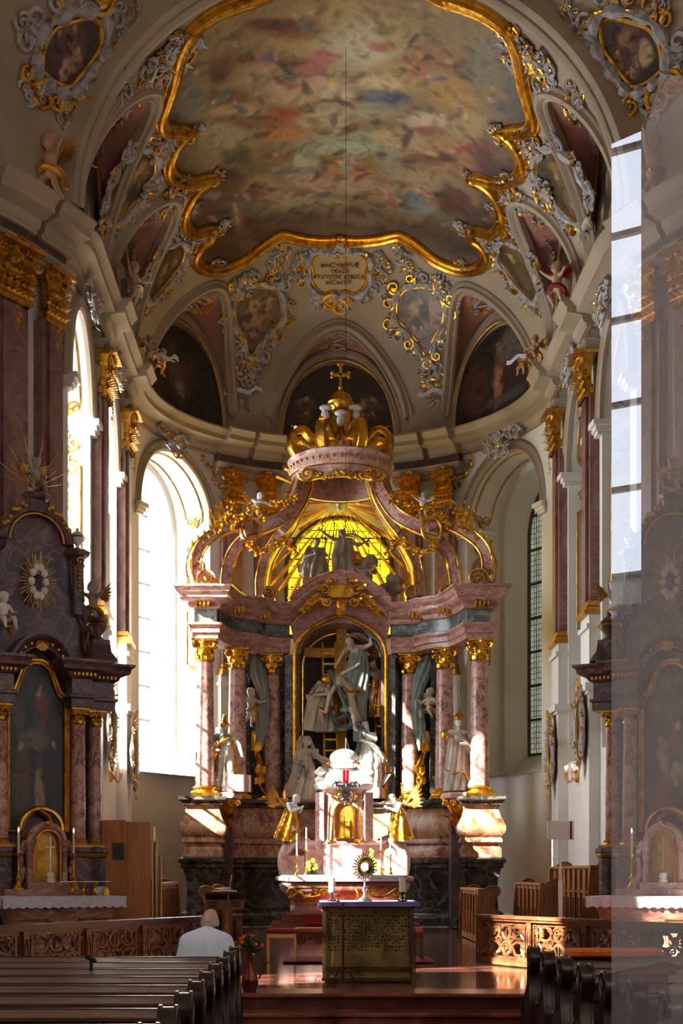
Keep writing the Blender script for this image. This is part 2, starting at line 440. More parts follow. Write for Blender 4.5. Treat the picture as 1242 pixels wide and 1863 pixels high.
# ------------------------------------------------------------ walls with window niches
def niche_pts(sg, sc, hw, f, d, inset=0.0, zs=ZS, n=20):
    # outline (jamb, arch, jamb) at depth d behind the wall, narrowed by f
    c = wp(sc, 0, 0, sg); nn = wn(sc, sg); tg = V((-nn.y, nn.x, 0))*sg
    out = []
    w = hw*f-inset; za = ZAP-(1-f)*hw*1.1-inset
    ls = [(-w, zs), (-w, ZSP)]+[(-w*math.cos(PI*i/n), ZSP+(za-ZSP)*math.sin(PI*i/n)) for i in range(1, n)]+[(w, ZSP), (w, zs)]
    for l, z in ls:
        if d == 0: out.append(wp(sc+l, z, 0, sg) if True else None)
        else: out.append(c+tg*l*.97-nn*d+V((0,0,z)))
    return out
def side_wall(sg):
    mb = MB(); z0 = 0.0; holes = sorted(NICHES+[(s_nave(12.2), 1.5), (s_nave(8.2), 1.5), (s_nave(1), 1.5), (s_nave(-6.5), 1.5)])
    cuts = []
    s = 0
    for sc, hw in holes: cuts.append((sc-hw, sc+hw, sc, hw))
    s = 0.0
    def strip(a, b):
        n = max(1, int((b-a)/.3))
        mb.grid(lambda u, v: wp(a+(b-a)*u, z0+(ZC+.1-z0)*v, 0, sg), n, 1)
    for a, b, sc, hw in cuts:
        if a > s: strip(s, a)
        n = 20
        ss = [sc-hw*math.cos(PI*i/n) for i in range(n+1)]
        za = lambda x: ZSP+(ZAP-ZSP)*math.sqrt(max(0, 1-((x-sc)/hw)**2))
        for x0, x1 in zip(ss, ss[1:]):
            mb.add([wp(x0, z0, 0, sg), wp(x1, z0, 0, sg), wp(x1, ZS, 0, sg), wp(x0, ZS, 0, sg)], [(0,1,2,3)])
            mb.add([wp(x0, za(x0), 0, sg), wp(x1, za(x1), 0, sg), wp(x1, ZC+.1, 0, sg), wp(x0, ZC+.1, 0, sg)], [(0,1,2,3)])
        s = b
        # reveals: first step, shoulder, second reveal
        L0 = niche_pts(sg, sc, hw, 1, 0); L1 = niche_pts(sg, sc, hw, 1, 1.0)
        L2 = niche_pts(sg, sc, hw, .88, 1.0); L3 = niche_pts(sg, sc, hw, .85, 1.95, zs=5.1)
        L2b = list(L2); L2b[0] = L2[0]; 
        m = len(L0)
        for A, B in ((L0, L1), (L1, L2), (L2, L3)):
            mb.add(A+B, [(i, i+1, m+i+1, m+i) for i in range(m-1)])
        mb.add([L0[0], L0[-1], L2[-1], L2[0]], [(0,1,2,3)]); mb.add([L2[0], L2[-1], L3[-1], L3[0]], [(0,1,2,3)])
    strip(s, S_END)
    o = mb.build('wall_left' if sg < 0 else 'wall_right', 'plaster_white'); return struct(o)
for sg in (-1, 1): side_wall(sg)
# end of the nave behind the camera
mb = MB(); mb.box((0, -11.6, 7.0), (18, .3, 14.2)); struct(mb.build('wall_back', 'plaster', smooth=False))

# windows
wi = 0
def window(sg, sc, hw, m, nbars=8, d=1.9):
    global wi; wi += 1
    L = niche_pts(sg, sc, hw, .85, d, zs=5.1, n=16); cen = sum(L, V())/len(L); nn = wn(sc, sg)
    root = bpy.data.objects.new('window_%d' % wi, None); COL.objects.link(root); struct(root); root.location = cen
    Q = [p-cen for p in L]
    mb = MB(); mb.add(Q, [tuple(range(len(Q)))]); mb.build('pane', m, root, smooth=False)
    mb = MB(); mb.tube(Q, .07, 6, closed=True, up=nn); mb.build('window_frame', 'plaster_white' if m != 'pane_dark' else 'window_frame', root)
    mb = MB(); tg = V((-nn.y, nn.x, 0))
    za = max(q.z for q in Q); zb = min(q.z for q in Q); w = hw*.85*.97
    for k in range(1, nbars):
        z = zb+(za-zb)*k/nbars; zl = z+cen.z
        ww = w if zl < ZSP else w*math.sqrt(max(0, 1-((zl-ZSP)/(za+cen.z-ZSP))**2))
        mb.bar(V((0,0,z))-tg*ww+nn*.03, V((0,0,z))+tg*ww+nn*.05, .075, .06)
    mb.bar(V((0,0,zb))+nn*.05, V((0,0,za))+nn*.05, .05)
    if m == 'pane_dark':
        for q in (-.5, .5): mb.bar(V((0,0,zb))+tg*w*q+nn*.03, V((0,0,za-.5))+tg*w*q+nn*.03, .03)
    mb.build('glazing_bar', 'window_frame', root)
for sc, hw in NICHES: window(-1, sc, hw, 'pane_bright')
for sc, hw in NICHES: window(1, sc, hw, 'pane_dark')
for y in (12.2, 8.2, 1, -6.5):
    for sg in (-1, 1): window(sg, s_nave(y), 1.5, 'pane_clear' if (y > 12 and sg < 0) else 'pane_nave')
# the yellow window in the end wall stands behind the rays of the high altar
root = bpy.data.objects.new('window_15', None); COL.objects.link(root); struct(root); root.location = (0.03, 37.85, 9.0)
mb = MB(); Q = [(-1.5, 0, -.5), (1.5, 0, -.5)]+[(1.5*math.cos(PI*i/16), 0, 1.4+1.5*math.sin(PI*i/16)) for i in range(17)]  # glowing pane widened to stand in for amber light on its reveal
mb.add(Q, [tuple(range(len(Q)))]); mb.build('pane', 'pane_yellow', root, smooth=False)
mb = MB(); mb.tube([V(q) for q in Q], .08, 6, closed=True, up=V((0,1,0)))
for x in (-.4, .4): mb.bar((x, -.03, -.5), (x, -.03, 2.6), .05)
for z in (.1, .9, 1.7, 2.3): mb.bar((-1.4, -.03, z), (1.4, -.03, z), .05)
mb.build('glazing_bar', 'window_frame', root)

# ------------------------------------------------------------ vault
ni = 0
def ceiling():
    mb = MB()
    # apse fan + chancel + nave, one heightfield over the plan
    def P(u, v):
        th = PI*u; r = 1-v; x = WX*math.cos(th)*r; y = YC+WY*math.sin(th)*r
        if v <= 0: return V((x, y, ZC+ (zceil(x*.9999, YC+(y-YC)*.9999)-ZC)))
        return V((x, y, zceil(x, y)))
    mb.grid(P, 260, 60)
    def P2(u, v):
        y = YC-u*8.6; x = WX*(1-2*v) ; return V((x, y, zceil(x*.9999, y)))
    mb.grid(P2, 150, 150)
    def P3(u, v):
        y = 24.4-u*36.4; w = half_w(y); a = PI*v; x = w*math.cos(a); return V((x, y, base_z(x*.9999, y)))
    mb.grid(P3, 90, 70)
    struct(mb.build('ceiling', 'plaster'))
    # vertical lunette walls down to the cornice
    for sg in (-1, 1):
        mb = MB()
        def Q(u, v):
            s = s_of_y(24.4)*u; x, y, nx, ny = plan(s)
            if y > YC: x, y = x*WX/AX, YC+(y-YC)*WY/AY
            else: x = WX
            z = zceil(x*.9995, YC+(y-YC)*.9995 if y > YC else y)
            return V((sg*x, y, ZC-.3+(z-ZC+.3)*v))
        mb.grid(Q, 300, 4); struct(mb.build('wall_upper', 'plaster'))
    # chancel arch
    for y0, y1, r in ((24.2, 24.75, .0), (24.36, 24.6, .10)):
        mb = MB(); vs = []
        for i in range(61):
            a = PI*i/60; c, q = math.cos(a), math.sin(a)
            for rr, y in ((.35-r*0, y0), (-.10-r, y0), (-.16-r, y0+.08), (-.16-r, y1-.08), (-.10-r, y1), (.35, y1)): vs.append(((WX+rr)*c, y, ZC+(HV+rr)*q))
        mb.add(vs, [(i*6+k, i*6+k+1, i*6+k+7, i*6+k+6) for i in range(60) for k in range(5)]); struct(mb.build('ceiling_arch', 'plaster'))
ceiling()
# pink linings of the lunette vaults, each between its painting and the groin
def groin_t(sc, hw, hh, q, W, H):
    lo, hi = 0.0, .8
    f = lambda t: zvault(t, H)-(hh*math.sqrt(max(0, 1-q*q))+KR*t*W)
    for _ in range(30):
        m = (lo+hi)/2
        if f(m) < 0: lo = m
        else: hi = m
    return lo
def vpt(s, t, sg, dz=0.0, fn=zceil):
    x, y, nx, ny = plan(s) if s >= 0 else plan(-s)
    if s < 0: sg = -sg
    if y > YC: X, Y = x*WX/AX*(1-t), YC+(y-YC)*WY/AY*(1-t)
    else: X, Y = WX*(1-t), y
    return V((sg*X, Y, fn(X, Y)+dz))
tn = 3
for sg in (-1, 1):
    for li, (sc, hw, hh) in enumerate(LUN):
        if li == 0 and sg > 0: continue
        def Wof(s): return WY+(WX-WY)*min(1, abs(s)/S_STR)
        mb = MB()
        def F(u, v):
            q = -math.cos(PI*(.06+.88*u))*.985; s = sc+q*hw; g = groin_t(sc, hw, hh, q, Wof(s), HV); t = g*(.10+.84*v)
            p = vpt(s, t, sg, -.03, lambda x, y: ZC+hh*math.sqrt(max(0, 1-q*q))+KR*t*Wof(s)); return p
        mb.grid(F, 40, 8); struct(mb.build('ceiling_lining', 'pink'))
        # groin mouldings: a broad white band with two beads
        path = []; nr = []
        for i in range(61):
            q = -math.cos(PI*(i/60))*.999; s = sc+q*hw; g = groin_t(sc, hw, hh, q, Wof(s), HV)
            p = vpt(s, max(g, .004)+.004, sg, 0, base_z); path.append(p)
        for i, p in enumerate(path):
            d = (path[min(60, i+1)]-path[max(0, i-1)]).normalized(); n = cnorm(p); sd = d.cross(n).normalized(); nr.append((sd, n))
        mb = MB(); pf = [(-.17,-.12),(-.17,.05),(-.13,.09),(-.09,.05),(-.06,.05),(-.04,.13),(.05,.15),(.10,.10),(.13,.05),(.18,.05),(.22,.0),(.22,-.12)]
        mb.sweep(path, pf, nr); o = mb.build('trim_%d' % tn, 'plaster'); tn += 1; struct(o)
# ------------------------------------------------------------ cornice, frieze, dado
def s_px(px, z, lo, hi):
    for _ in range(40):
        m = (lo+hi)/2
        if pix(wp(m, z, .15, -1))[0] > px: lo = m
        else: hi = m
    return lo
S4, S5 = s_px(92, 12.5, S_STR+6.5, S_STR+13), s_px(16, 12.5, S_STR+6.5, S_STR+14)
PIL = [(s_of_x(2.12), .62), (s_of_x(3.08), .62), (s_of_y(32.3), .7), (s_of_y(28.72), .72), (S4, .62), (S5, .85)]
PNAME = ['inner red marble pilaster of the pair beside the crowned altar', 'outer red marble pilaster of the pair beside the crowned altar',
         'red marble pilaster between the apse window and the middle bay', 'red marble pilaster between the two chancel bays',
         'red marble pilaster at the chancel mouth', 'broad red marble pilaster above the side altar']
def res(s):
    for sc, w in PIL:
        if abs(s-sc) < w/2+.14: return .20
    return 0.0
def svals(a, b, step=.18):
    out = [a+(b-a)*i/int((b-a)/step) for i in range(int((b-a)/step)+1)]
    for sc, w in PIL:
        for e in (-1, 1):
            q = sc+e*(w/2+.14)
            if a < q < b: out += [q-.004, q+.004]
    return sorted(out)
for sg in (-1, 1):
    ss = svals(0, S_END-.01)
    path = [wp(s, 0, res(s), sg) for s in ss]; nr = [(wn(s, sg), V((0,0,1))) for s in ss]
    pf = [(0,13.40),(.10,13.40),(.10,13.47),(.16,13.50),(.20,13.58),(.20,13.64),(.34,13.68),(.52,13.70),(.52,13.82),(.56,13.84),(.62,13.93),(.66,13.95),(.66,14.0),(.60,14.02),(-.2,14.06)]
    mb = MB(); mb.sweep(path, pf, nr); struct(mb.build('trim_1' if sg < 0 else 'trim_2', 'plaster_white' if False else 'plaster'))
    for a, b in ((PIL[0][0]-.55, PIL[1][0]+.55), (S4-.5, S5+3.5)):      # architrave and frieze over the paired pilasters
        s2 = [a+(b-a)*i/40 for i in range(41)]; n2 = [(wn(q, sg), V((0,0,1))) for q in s2]
        mb = MB(); mb.sweep([wp(q, 0, 0, sg) for q in s2], [(0,12.85),(.22,12.85),(.22,12.93),(.26,12.95),(.26,13.03),(.30,13.06),(.36,13.12),(.36,13.16),(0,13.2)], n2); struct(mb.build('trim_architrave', 'plaster'))
        mb = MB(); mb.sweep([wp(q, 0, 0, sg) for q in s2[1:-1]], [(0,13.15),(.22,13.15),(.22,13.43),(0,13.43)], n2[1:-1]); struct(mb.build('trim_frieze', 'dark_marble_panel'))
    # skirting at the foot of the wall
    mb = MB(); mb.sweep([wp(s, 0, 0, sg) for s in ss], [(0,.0),(.08,.0),(.08,.55),(.04,.6),(0,.62)], nr); struct(mb.build('baseboard_left' if sg < 0 else 'baseboard_right', 'plaster_white'))

def capital(mb, c, x, n, w, h):
    # gilded composite capital: bell, two rows of leaves, corner volutes, shell; c = foot centre, x along the wall, n outwards
    up = V((0,0,1)); d = w*.32
    prof = [(.42,0),(.40,.05),(.38,.3),(.42,.7),(.52,.92)]
    pts = []
    for r, z in prof: pts.append((r, z))
    m = Matrix((x, n, up)).transposed()
    for i in range(len(prof)-1):
        r0, z0 = prof[i]; r1, z1 = prof[i+1]
        a = [c+x*(sx*r0*w)+n*(sy*r0*w*.55)+up*z0*h for sx, sy in ((-1,0),(-1,1),(1,1),(1,0))]
        b = [c+x*(sx*r1*w)+n*(sy*r1*w*.55)+up*z1*h for sx, sy in ((-1,0),(-1,1),(1,1),(1,0))]
        mb.add(a+b, [(0,1,5,4),(1,2,6,5),(2,3,7,6)])
    mb.box(c+up*h*.96+n*w*.18, (1,1,1), M=Matrix((x*w*1.16, n*w*.72, up*h*.07)).transposed())
    for row, (zz, L, k) in enumerate(((.02,.28,6), (.20,.28,5), (.40,.26,6))):
        for i in range(k):
            q = (i-(k-1)/2)/(k-1)*.80
            mb.leaf(c+x*q*w+n*w*(.22+.03*row)+up*zz*h, up, n, L*h, w*.10, .9)
    for e in (-1, 1):
        for j in range(3): mb.leaf(c+x*e*w*.42+n*w*(.02+.1*j)+up*h*(.1+.16*j), up+x*e*.2, x*e, h*.26, w*.08, .9)
        mb.scroll(c+x*e*w*.48+n*w*.34+up*h*.80, x*e, up, w*.17, 1.6, .24, -1, n=22)
        mb.scroll(c+x*e*w*.17+n*w*.36+up*h*.66, -x*e, up, w*.12, 1.4, .26, 1)
        mb.scroll(c+x*e*w*.34+n*w*.36+up*h*.50, x*e, up, w*.09, 1.4, .26, 1)
        mb.leaf(c+x*e*w*.5+n*w*.34+up*h*.90, up+x*e*.6, n, h*.2, w*.07, .5)
        for j in range(4): mb.ell(c+x*e*w*(.1+.09*j)+n*w*.37+up*h*(.90-.01*j), w*.035, 6, 4)
    mb.tube([c+n*w*.40+x*math.cos(t)*w*.15+up*(h*.95+math.sin(t)*w*.19) for t in [2*PI*i/14 for i in range(14)]], w*.035, 6, closed=True, up=n)
    for i in range(5): mb.leaf(c+n*w*.38+up*h*.98, up+x*(i-2)*.5, n, h*.2, w*.05, .3)
    for i in range(4): mb.leaf(c+n*w*.32+up*(h*.04-i*h*.12), -up+x*.5*(-1)**i, n, h*.17, w*.08*(1-.12*i), .3)
    mb.leaf(c+n*w*.28-up*h*.3, -up, n, h*.22, w*.05, .2)
for sg in (-1, 1):
    for k, (sc, w) in enumerate(PIL):
        p0 = wp(sc, 0, 0, sg); n = wn(sc, sg); x = V((-n.y, n.x, 0)); rz = math.atan2(x.y, x.x)
        t = thing('pilaster', '%s, %s' % (PNAME[k], 'white-window side' if sg < 0 else 'leaded-window side'), 'pilaster', p0, 0, 'marble pilasters of the chancel walls')
        up = V((0,0,1)); O = V((0,0,0)); dp = .20
        def bx(mb, w_, d_, z0, z1): mb.add([x*a+n*b+up*c for a in (-w_/2, w_/2) for b in (-.06, d_) for c in (z0, z1)], [(0,1,3,2),(4,6,7,5),(0,4,5,1),(2,3,7,6),(0,2,6,4),(1,5,7,3)])
        mb = MB(); bx(mb, w, dp, 7.55, 12.0); bx(mb, w*.55, dp+.07, 7.55, 12.0); mb.build('shaft', 'marble_pilaster', t, smooth=False)
        mb = MB(); capital(mb, O+n*(dp-.05)+up*11.95, x, n, w, 1.0); mb.build('capital', 'gold_dark' if True else 'gold', t)
        mb = MB()
        for z0, z1, e in ((7.25,7.34,.14),(7.34,7.42,.10),(7.45,7.55,.06)): bx(mb, w+e*1.4, dp+e, z0, z1)
        mb.build('base', 'gilt', t, smooth=False)
        mb = MB(); bx(mb, w+.18, .24, 0, 7.25); bx(mb, w+.26, .28, 5.55, 5.62); bx(mb, w+.34, .34, 5.62, 5.78); bx(mb, w+.26, .30, 6.95, 7.05); bx(mb, w+.26, .32, 0, .7)
        mb.build('pedestal', 'plaster_white', t, smooth=False)
        mb = MB()
        for z0, z1, e in ((12.95,13.0,.02),(13.0,13.04,.05),(13.04,13.08,.09),(13.08,13.12,.13),(13.12,13.16,.16)): bx(mb, w+e*1.6, dp+e, z0, z1)
        bx(mb, w+.02, dp, 12.9, 13.45); mb.build('impost_block', 'plaster', t, smooth=False)
        mb = MB(); bx(mb, w-.04, dp+.02, 13.16, 13.42); mb.build('frieze_panel', 'dark_marble_panel', t, smooth=False)

# arch mouldings round the niches, imposts and gilded soffit panels
for sg in (-1, 1):
    for k, (sc, hw) in enumerate(NICHES):
        nn = wn(sc, sg); L = niche_pts(sg, sc, hw, 1, 0, n=28)[1:-1]
        cen = wp(sc, ZSP, 0, sg); nr = []
        for i, p in enumerate(L):
            a = L[max(0, i-1)]; b = L[min(len(L)-1, i+1)]; d = (b-a).normalized(); o = d.cross(nn); 
            if o.dot(p-cen) < 0: o = -o
            nr.append((o.normalized(), nn))
        mb = MB(); mb.sweep(L, [(-.02,-.03),(-.02,.06),(.04,.10),(.10,.06),(.16,.06),(.20,.12),(.26,.10),(.30,.03),(.30,-.03)], nr)
        struct(mb.build('trim_%d' % tn, 'plaster')); tn += 1
        # imposts
        mb = MB(); tg = V((-nn.y, nn.x, 0))
        for e in (-1, 1):
            J0 = wp(sc+e*hw, ZSP, .06, sg); c0 = wp(sc, ZSP, 0, sg); inn = (c0-J0); inn.z = 0; inn.normalize()
            for z0, z1, q in ((-.24,-.16,.05),(-.16,-.06,.10),(-.06,.06,.16)):
                a = J0+nn*q-inn*.3; b = J0-nn*1.0-inn*.02
                mb.add([V((p.x, p.y, ZSP+z)) for z in (z0, z1) for p in (a, J0+nn*q+inn*q, b+inn*q, b-inn*.1)], [(0,1,2,3),(7,6,5,4),(0,1,5,4),(1,2,6,5),(2,3,7,6),(3,0,4,7)])
        struct(mb.build('trim_%d' % tn, 'plaster_white', smooth=False)); tn += 1
        # gilded fillets: panel on the soffit and panels on the jambs
        A = niche_pts(sg, sc, hw, 1, 0, n=28, inset=.03); c = wp(sc, 0, 0, sg)
        t = thing('gilded_reveal_frame', 'thin gilded panel lines inside the arch of the %s, %s' % (['apse window', 'middle bay', 'bay nearest the side altar'][k], 'white-window side' if sg < 0 else 'leaded-window side'), 'gilding', (0,0,0), 0, 'gilded reveal frames')
        def sof(i, d):   # point on the first reveal
            P0 = A[i]; return P0-nn*d
        mb = MB(); rng = range(3, len(A)-3)
        l1 = [sof(i, .2) for i in rng]; l2 = [sof(i, .8) for i in rng]
        mb.tube(l1+[l1[-1]+(l2[-1]-l1[-1])*.5-V((0,0,.12))]+l2[::-1]+[l2[0]+(l1[0]-l2[0])*.5-V((0,0,.12))], .022, 5, closed=True)
        mb.build('gilded_line', 'gilt', t)
        for e, (ii, jj) in enumerate(((0, 1), (len(A)-1, len(A)-2))):
            mb = MB()
            lo, hi = A[ii], A[jj]; zt, zb = ZSP-.9, 5.6 if False else 5.2+2.4
            def J(d, z): q = V((lo.x, lo.y, z)); return q-nn*d
            mb.tube([J(.2, zb), J(.2, zt), J(.35, zt+.12), J(.5, zt+.2), J(.65, zt+.12), J(.8, zt), J(.8, zb), J(.5, zb-.15)], .022, 5, closed=True)
            inn = V((c.x-lo.x, c.y-lo.y, 0)).normalized()
            for z, r in ((zt+.45, .17), (zt-.05, .14), (zb-.1, .12)):
                for f in (-1, 1): mb.scroll(J(.5, z)-nn*f*r*.9+inn*.02, nn*f, V((0,0,1)), r, 1.3, .16, -1); 
                mb.leaf(J(.5, z+.1)+inn*.02, V((0,0,1)), inn, .35, .07, .1)
            for f in range(6): 
                zz = zt-.35-f*.17; mb.leaf(J(.5+.06*math.sin(f*2), zz)+inn*.02, V((0,0,-1))+nn*.5*math.cos(f*2.2), inn, .15, .06, .1)
            for f in (-1, 1): mb.scroll(J(.5, ZSP+.32)-nn*f*.17+inn*.02, nn*f, V((0,0,1)), .16, 1.2, .16, 1); mb.leaf(J(.5, ZSP+.15)+inn*.03, V((0,0,1))-nn*f, inn, .2, .07, .1)
            mb.build('rocaille', 'gilt', t)

# ------------------------------------------------------------ floors and steps
ZN = .35                                    # sanctuary level
mb = MB(); mb.box((0, 1.5, -.15), (19, 27, .3)); struct(mb.build('floor', 'marble_step', smooth=False))
mb = MB()
EDGE = [(-8.7, 14.4), (-3.5, 14.55), (0, 14.7), (3.5, 14.55), (8.7, 14.4)]
edge = smooth_pts([(x, y, 0) for x, y in EDGE], 8)
mb.slab([V((p.x, p.y, 0)) for p in edge]+[V((8.7,40,0)), V((-8.7,40,0))], (0,0,ZN-.02)); o = mb.build('floor_sanctuary', 'marble_floor', smooth=False); struct(o)
for k, (off, zt) in enumerate(((.0, ZN), (-.42, ZN*.5))):
    mb = MB(); path = [V((p.x, p.y+off, zt)) for p in edge]
    mb.sweep(path, [(-.6,0.002),(.03,0.002),(.05,-.015),(.05,-.035),(.03,-.05),(0,-.055),(0,-.175)], [(V((0,-1,0)), V((0,0,1)))]*len(path)); struct(mb.build('trim_%d' % tn, 'marble_step')); tn += 1
# ------------------------------------------------------------ painting helper
def blobs(bg, bl, grad=None):
    def f(u, v):
        c = list(bg)
        if grad: c = [c[i]*(1-v)+grad[i]*v for i in range(3)]
        du = .05*noise.noise(V((u*9, v*9, 3))); dv = .05*noise.noise(V((u*9, v*9, 8)))
        for bu, bv, ru, rv, col in bl:
            d = ((u+du-bu)/ru)**2+((v+dv-bv)/rv)**2
            if d < 4:
                w = 1/(1+math.exp(6*(d-1)))
                for i in range(3): c[i] = c[i]*(1-w)+col[i]*w
        return [min(255, max(0, x)) for x in c]
    return f
def figs(seed, n, u0, v0, u1, v1, size, cols):     # a crowd of small painted figures
    r = random.Random(seed); out = []
    for _ in range(n):
        u, v = r.uniform(u0, u1), r.uniform(v0, v1); s = size*r.uniform(.6, 1.5); c = r.choice(cols)
        out += [(u, v, s, s*1.3, c), (u+s*.3*r.uniform(-1, 1), v+s*1.2, s*.35, s*.4, (186,150,118)), (u+s*r.uniform(-1,1), v-s*.4, s*.8, s*.35, tuple(x*.6 for x in c))]
    return out
# ------------------------------------------------------------ vault fresco, traced where it lies on the plaster
LO = [(621,-45),(570,-40),(520,-25),(472,0),(430,14),(388,32),(354,58),(336,88),(327,118),(318,152),(306,186),(298,212),(306,226),(330,228),(350,234),(352,246),(334,254),(318,276),(312,298),(322,314),(350,322),(384,314),(396,316),(392,330),(364,344),(346,368),(340,396),(352,414),(378,410),(392,412),(384,436),(366,450),(362,466),(376,480),(404,482),(440,468),(466,448),(488,432),(516,420),(548,427),(584,431),(621,430)]
LP = [chit(a, b) for a, b in LO]
LP[0].x = 0; LP[-1].x = 0
loop = smooth_pts(LP+[V((-p.x, p.y, p.z)) for p in LP[-2:0:-1]], 5, closed=True)
loop = [V((p.x, p.y, base_z(p.x, p.y))) for p in loop]
FB = [(620,60,130,60,(168,142,92)),(650,85,70,50,(170,160,128)),(655,90,45,32,(186,176,146)),(520,50,70,22,(120,72,50)),(430,125,60,22,(84,56,38)),(470,110,60,14,(128,84,58)),(398,178,50,18,(104,72,46)),
 (350,195,30,40,(122,124,112)),(500,45,50,12,(86,58,40)),(566,130,36,20,(160,96,88)),(600,150,46,20,(186,156,130)),(612,172,30,10,(200,184,156)),(590,108,26,12,(168,104,100)),
 (480,140,60,26,(160,138,104)),(540,170,50,18,(176,150,110)),(702,180,46,16,(96,104,122)),(694,192,22,9,(64,74,92)),(770,222,44,16,(188,164,138)),(772,236,26,9,(126,64,48)),(830,170,46,34,(162,124,62)),
 (740,135,70,30,(170,140,92)),(790,110,60,22,(140,104,66)),(890,110,44,40,(116,110,90)),(926,200,26,60,(104,104,88)),(520,205,30,12,(150,64,44)),(492,222,40,12,(150,88,50)),(450,220,54,14,(112,78,48)),
 (535,246,60,12,(168,104,54)),(430,200,50,12,(164,136,90)),(400,250,44,26,(146,134,100)),(690,150,40,14,(190,170,130)),(640,262,110,22,(146,148,120)),(628,300,86,26,(126,100,44)),(628,272,70,12,(160,160,132)),
 (560,290,24,44,(132,130,104)),(710,290,26,44,(138,130,104)),(630,312,60,10,(160,112,84)),(650,303,18,9,(160,80,84)),(590,330,16,8,(120,46,34)),(690,330,18,8,(140,60,44)),(625,335,60,16,(160,134,106)),
 (455,300,50,26,(92,84,58)),(446,282,24,16,(74,70,50)),(486,280,26,20,(120,92,60)),(400,330,36,22,(60,38,32)),(384,360,34,30,(74,48,40)),(430,352,36,24,(92,66,44)),(478,345,34,16,(150,122,92)),
 (560,372,70,13,(164,146,118)),(520,396,60,12,(104,88,66)),(600,395,60,18,(140,122,94)),(625,385,20,14,(168,150,120)),(660,400,30,12,(170,148,116)),(420,405,52,30,(66,36,30)),(400,455,34,22,(58,30,28)),(440,380,40,14,(96,92,74)),
 (744,370,30,20,(96,110,128)),(770,385,40,12,(120,124,122)),(724,356,20,12,(176,170,150)),(800,345,18,16,(36,28,28)),(826,372,30,22,(84,38,32)),(812,398,36,16,(92,84,60)),(700,350,28,12,(158,120,88)),
 (860,300,40,34,(96,56,52)),(900,330,30,40,(74,46,44)),(830,300,34,26,(150,116,80)),(800,270,60,20,(158,120,78)),(860,232,44,24,(160,134,92)),(780,290,50,10,(110,72,56)),(730,250,50,16,(170,146,106)),
 (840,440,56,26,(70,52,42)),(870,450,26,20,(60,36,34)),(760,420,60,14,(82,66,48)),(880,400,36,24,(66,40,38)),(500,425,44,14,(84,62,48)),(700,420,40,10,(110,88,66)),(640,200,70,16,(158,146,112)),
 (590,220,50,16,(176,156,118)),(560,330,30,12,(170,140,108)),(760,330,50,16,(156,130,100)),(880,270,26,16,(118,72,52))]
r_ = random.Random(3)
for _ in range(80):                        # small cloud-borne figures in loose bands
    x = r_.uniform(335, 925); y = r_.choice((r_.gauss(150, 50), r_.gauss(320, 40), r_.gauss(385, 25), r_.uniform(10, 230))); s = r_.uniform(6, 15); a = r_.uniform(-1.2, 1.2); ca, sa = math.cos(a), math.sin(a)
    rob = r_.choice([(150,100,74),(168,140,100),(110,76,56),(124,112,90),(156,112,84),(188,164,128),(96,84,70),(142,78,62),(100,102,102),(88,62,46)])
    for k in range(3): q = r_.uniform(.6, 1.2); c_ = tuple(v*r_.uniform(.7, 1.15) for v in rob); FB.append((x+ca*s*k*.8, y+sa*s*k*.5, s*q*1.1, s*q*.5, c_, a+r_.uniform(-.6,.6)))
    FB += [(x-ca*s*.9, y-sa*s*.5-s*.3, s*.5, s*.3, (184,150,118), a), (x-ca*s*1.3, y-sa*s*.8-s*.55, s*.24, s*.22, (194,158,128), 0)]
def rim(p):                                # 0 in the middle, 1 at the painted cloud rim under the frame
    return max(abs(p.x)/3.75, (p.y-29.5)/4.5 if p.y > 29.5 else 0)
def fresco_col(p):
    x, y = pix(p); x += 14*noise.noise(V((p.x*1.3, p.y*1.3, 0))); y += 10*noise.noise(V((p.x*1.3, p.y*1.3, 5)))
    c = [134, 112, 76]; 
    for e in FB:
        bx, by, rx, ry, col = e[:5]; ux, uy = x-bx, y-by
        if abs(ux) > 1.7*max(rx, ry) or abs(uy) > 1.7*max(rx, ry): continue
        if len(e) > 5: ux, uy = ux*math.cos(e[5])+uy*math.sin(e[5]), -ux*math.sin(e[5])+uy*math.cos(e[5])
        d = (ux/rx)**2+(uy/ry)**2
        if d < 2.6:
            w = (.9 if rx > 18 else .6)/(1+math.exp(4*(d-1)))
            for i in range(3): c[i] = c[i]*(1-w)+col[i]*w
    e = max(0, min(1, (rim(p)-.72)/.26)); e = e*e*.55
    if y > 60: c = [q*(1-e)+k*e for q, k in zip(c, (58, 36, 26))]
    return [min(255, q*1.14+6) for q in c]
cx_, cy_ = 0, 29.5; N_ = len(loop); K_ = 110
vs = [(0, cy_, base_z(0, cy_)-.03)]
for k in range(1, K_+1):
    t = k/K_
    for p in loop:
        x, y = cx_+(p.x-cx_)*t, cy_+(p.y-cy_)*t; vs.append((x, y, base_z(x, y)-.035))
mb = MB(); mb.add(vs, [(0, 1+i, 1+(i+1) % N_) for i in range(N_)]+[(1+(k-1)*N_+i, 1+(k-1)*N_+(i+1) % N_, 1+k*N_+(i+1) % N_, 1+k*N_+i) for k in range(1, K_) for i in range(N_)])
o = mb.build('ceiling_fresco', 'painting'); tag(o, 'large scalloped fresco of clouds and crowded figures covering the chancel vault', 'fresco'); paint(o, fresco_col)
nr = []
for i, p in enumerate(loop):
    d = (loop[(i+1) % N_]-loop[i-1]).normalized(); n = cnorm(p); o_ = d.cross(n).normalized()
    c2 = V((p.x-cx_, p.y-cy_, 0))
    if V((o_.x, o_.y, 0)).cross(V((d.x, d.y, 0))).z * 1 == 0: pass
    nr.append((o_, n))
if sum(1 for (o_, n), p in zip(nr, loop) if V((o_.x, o_.y)).dot(V((p.x, p.y-cy_))) < 0) > N_/2: nr = [(-a, b) for a, b in nr]
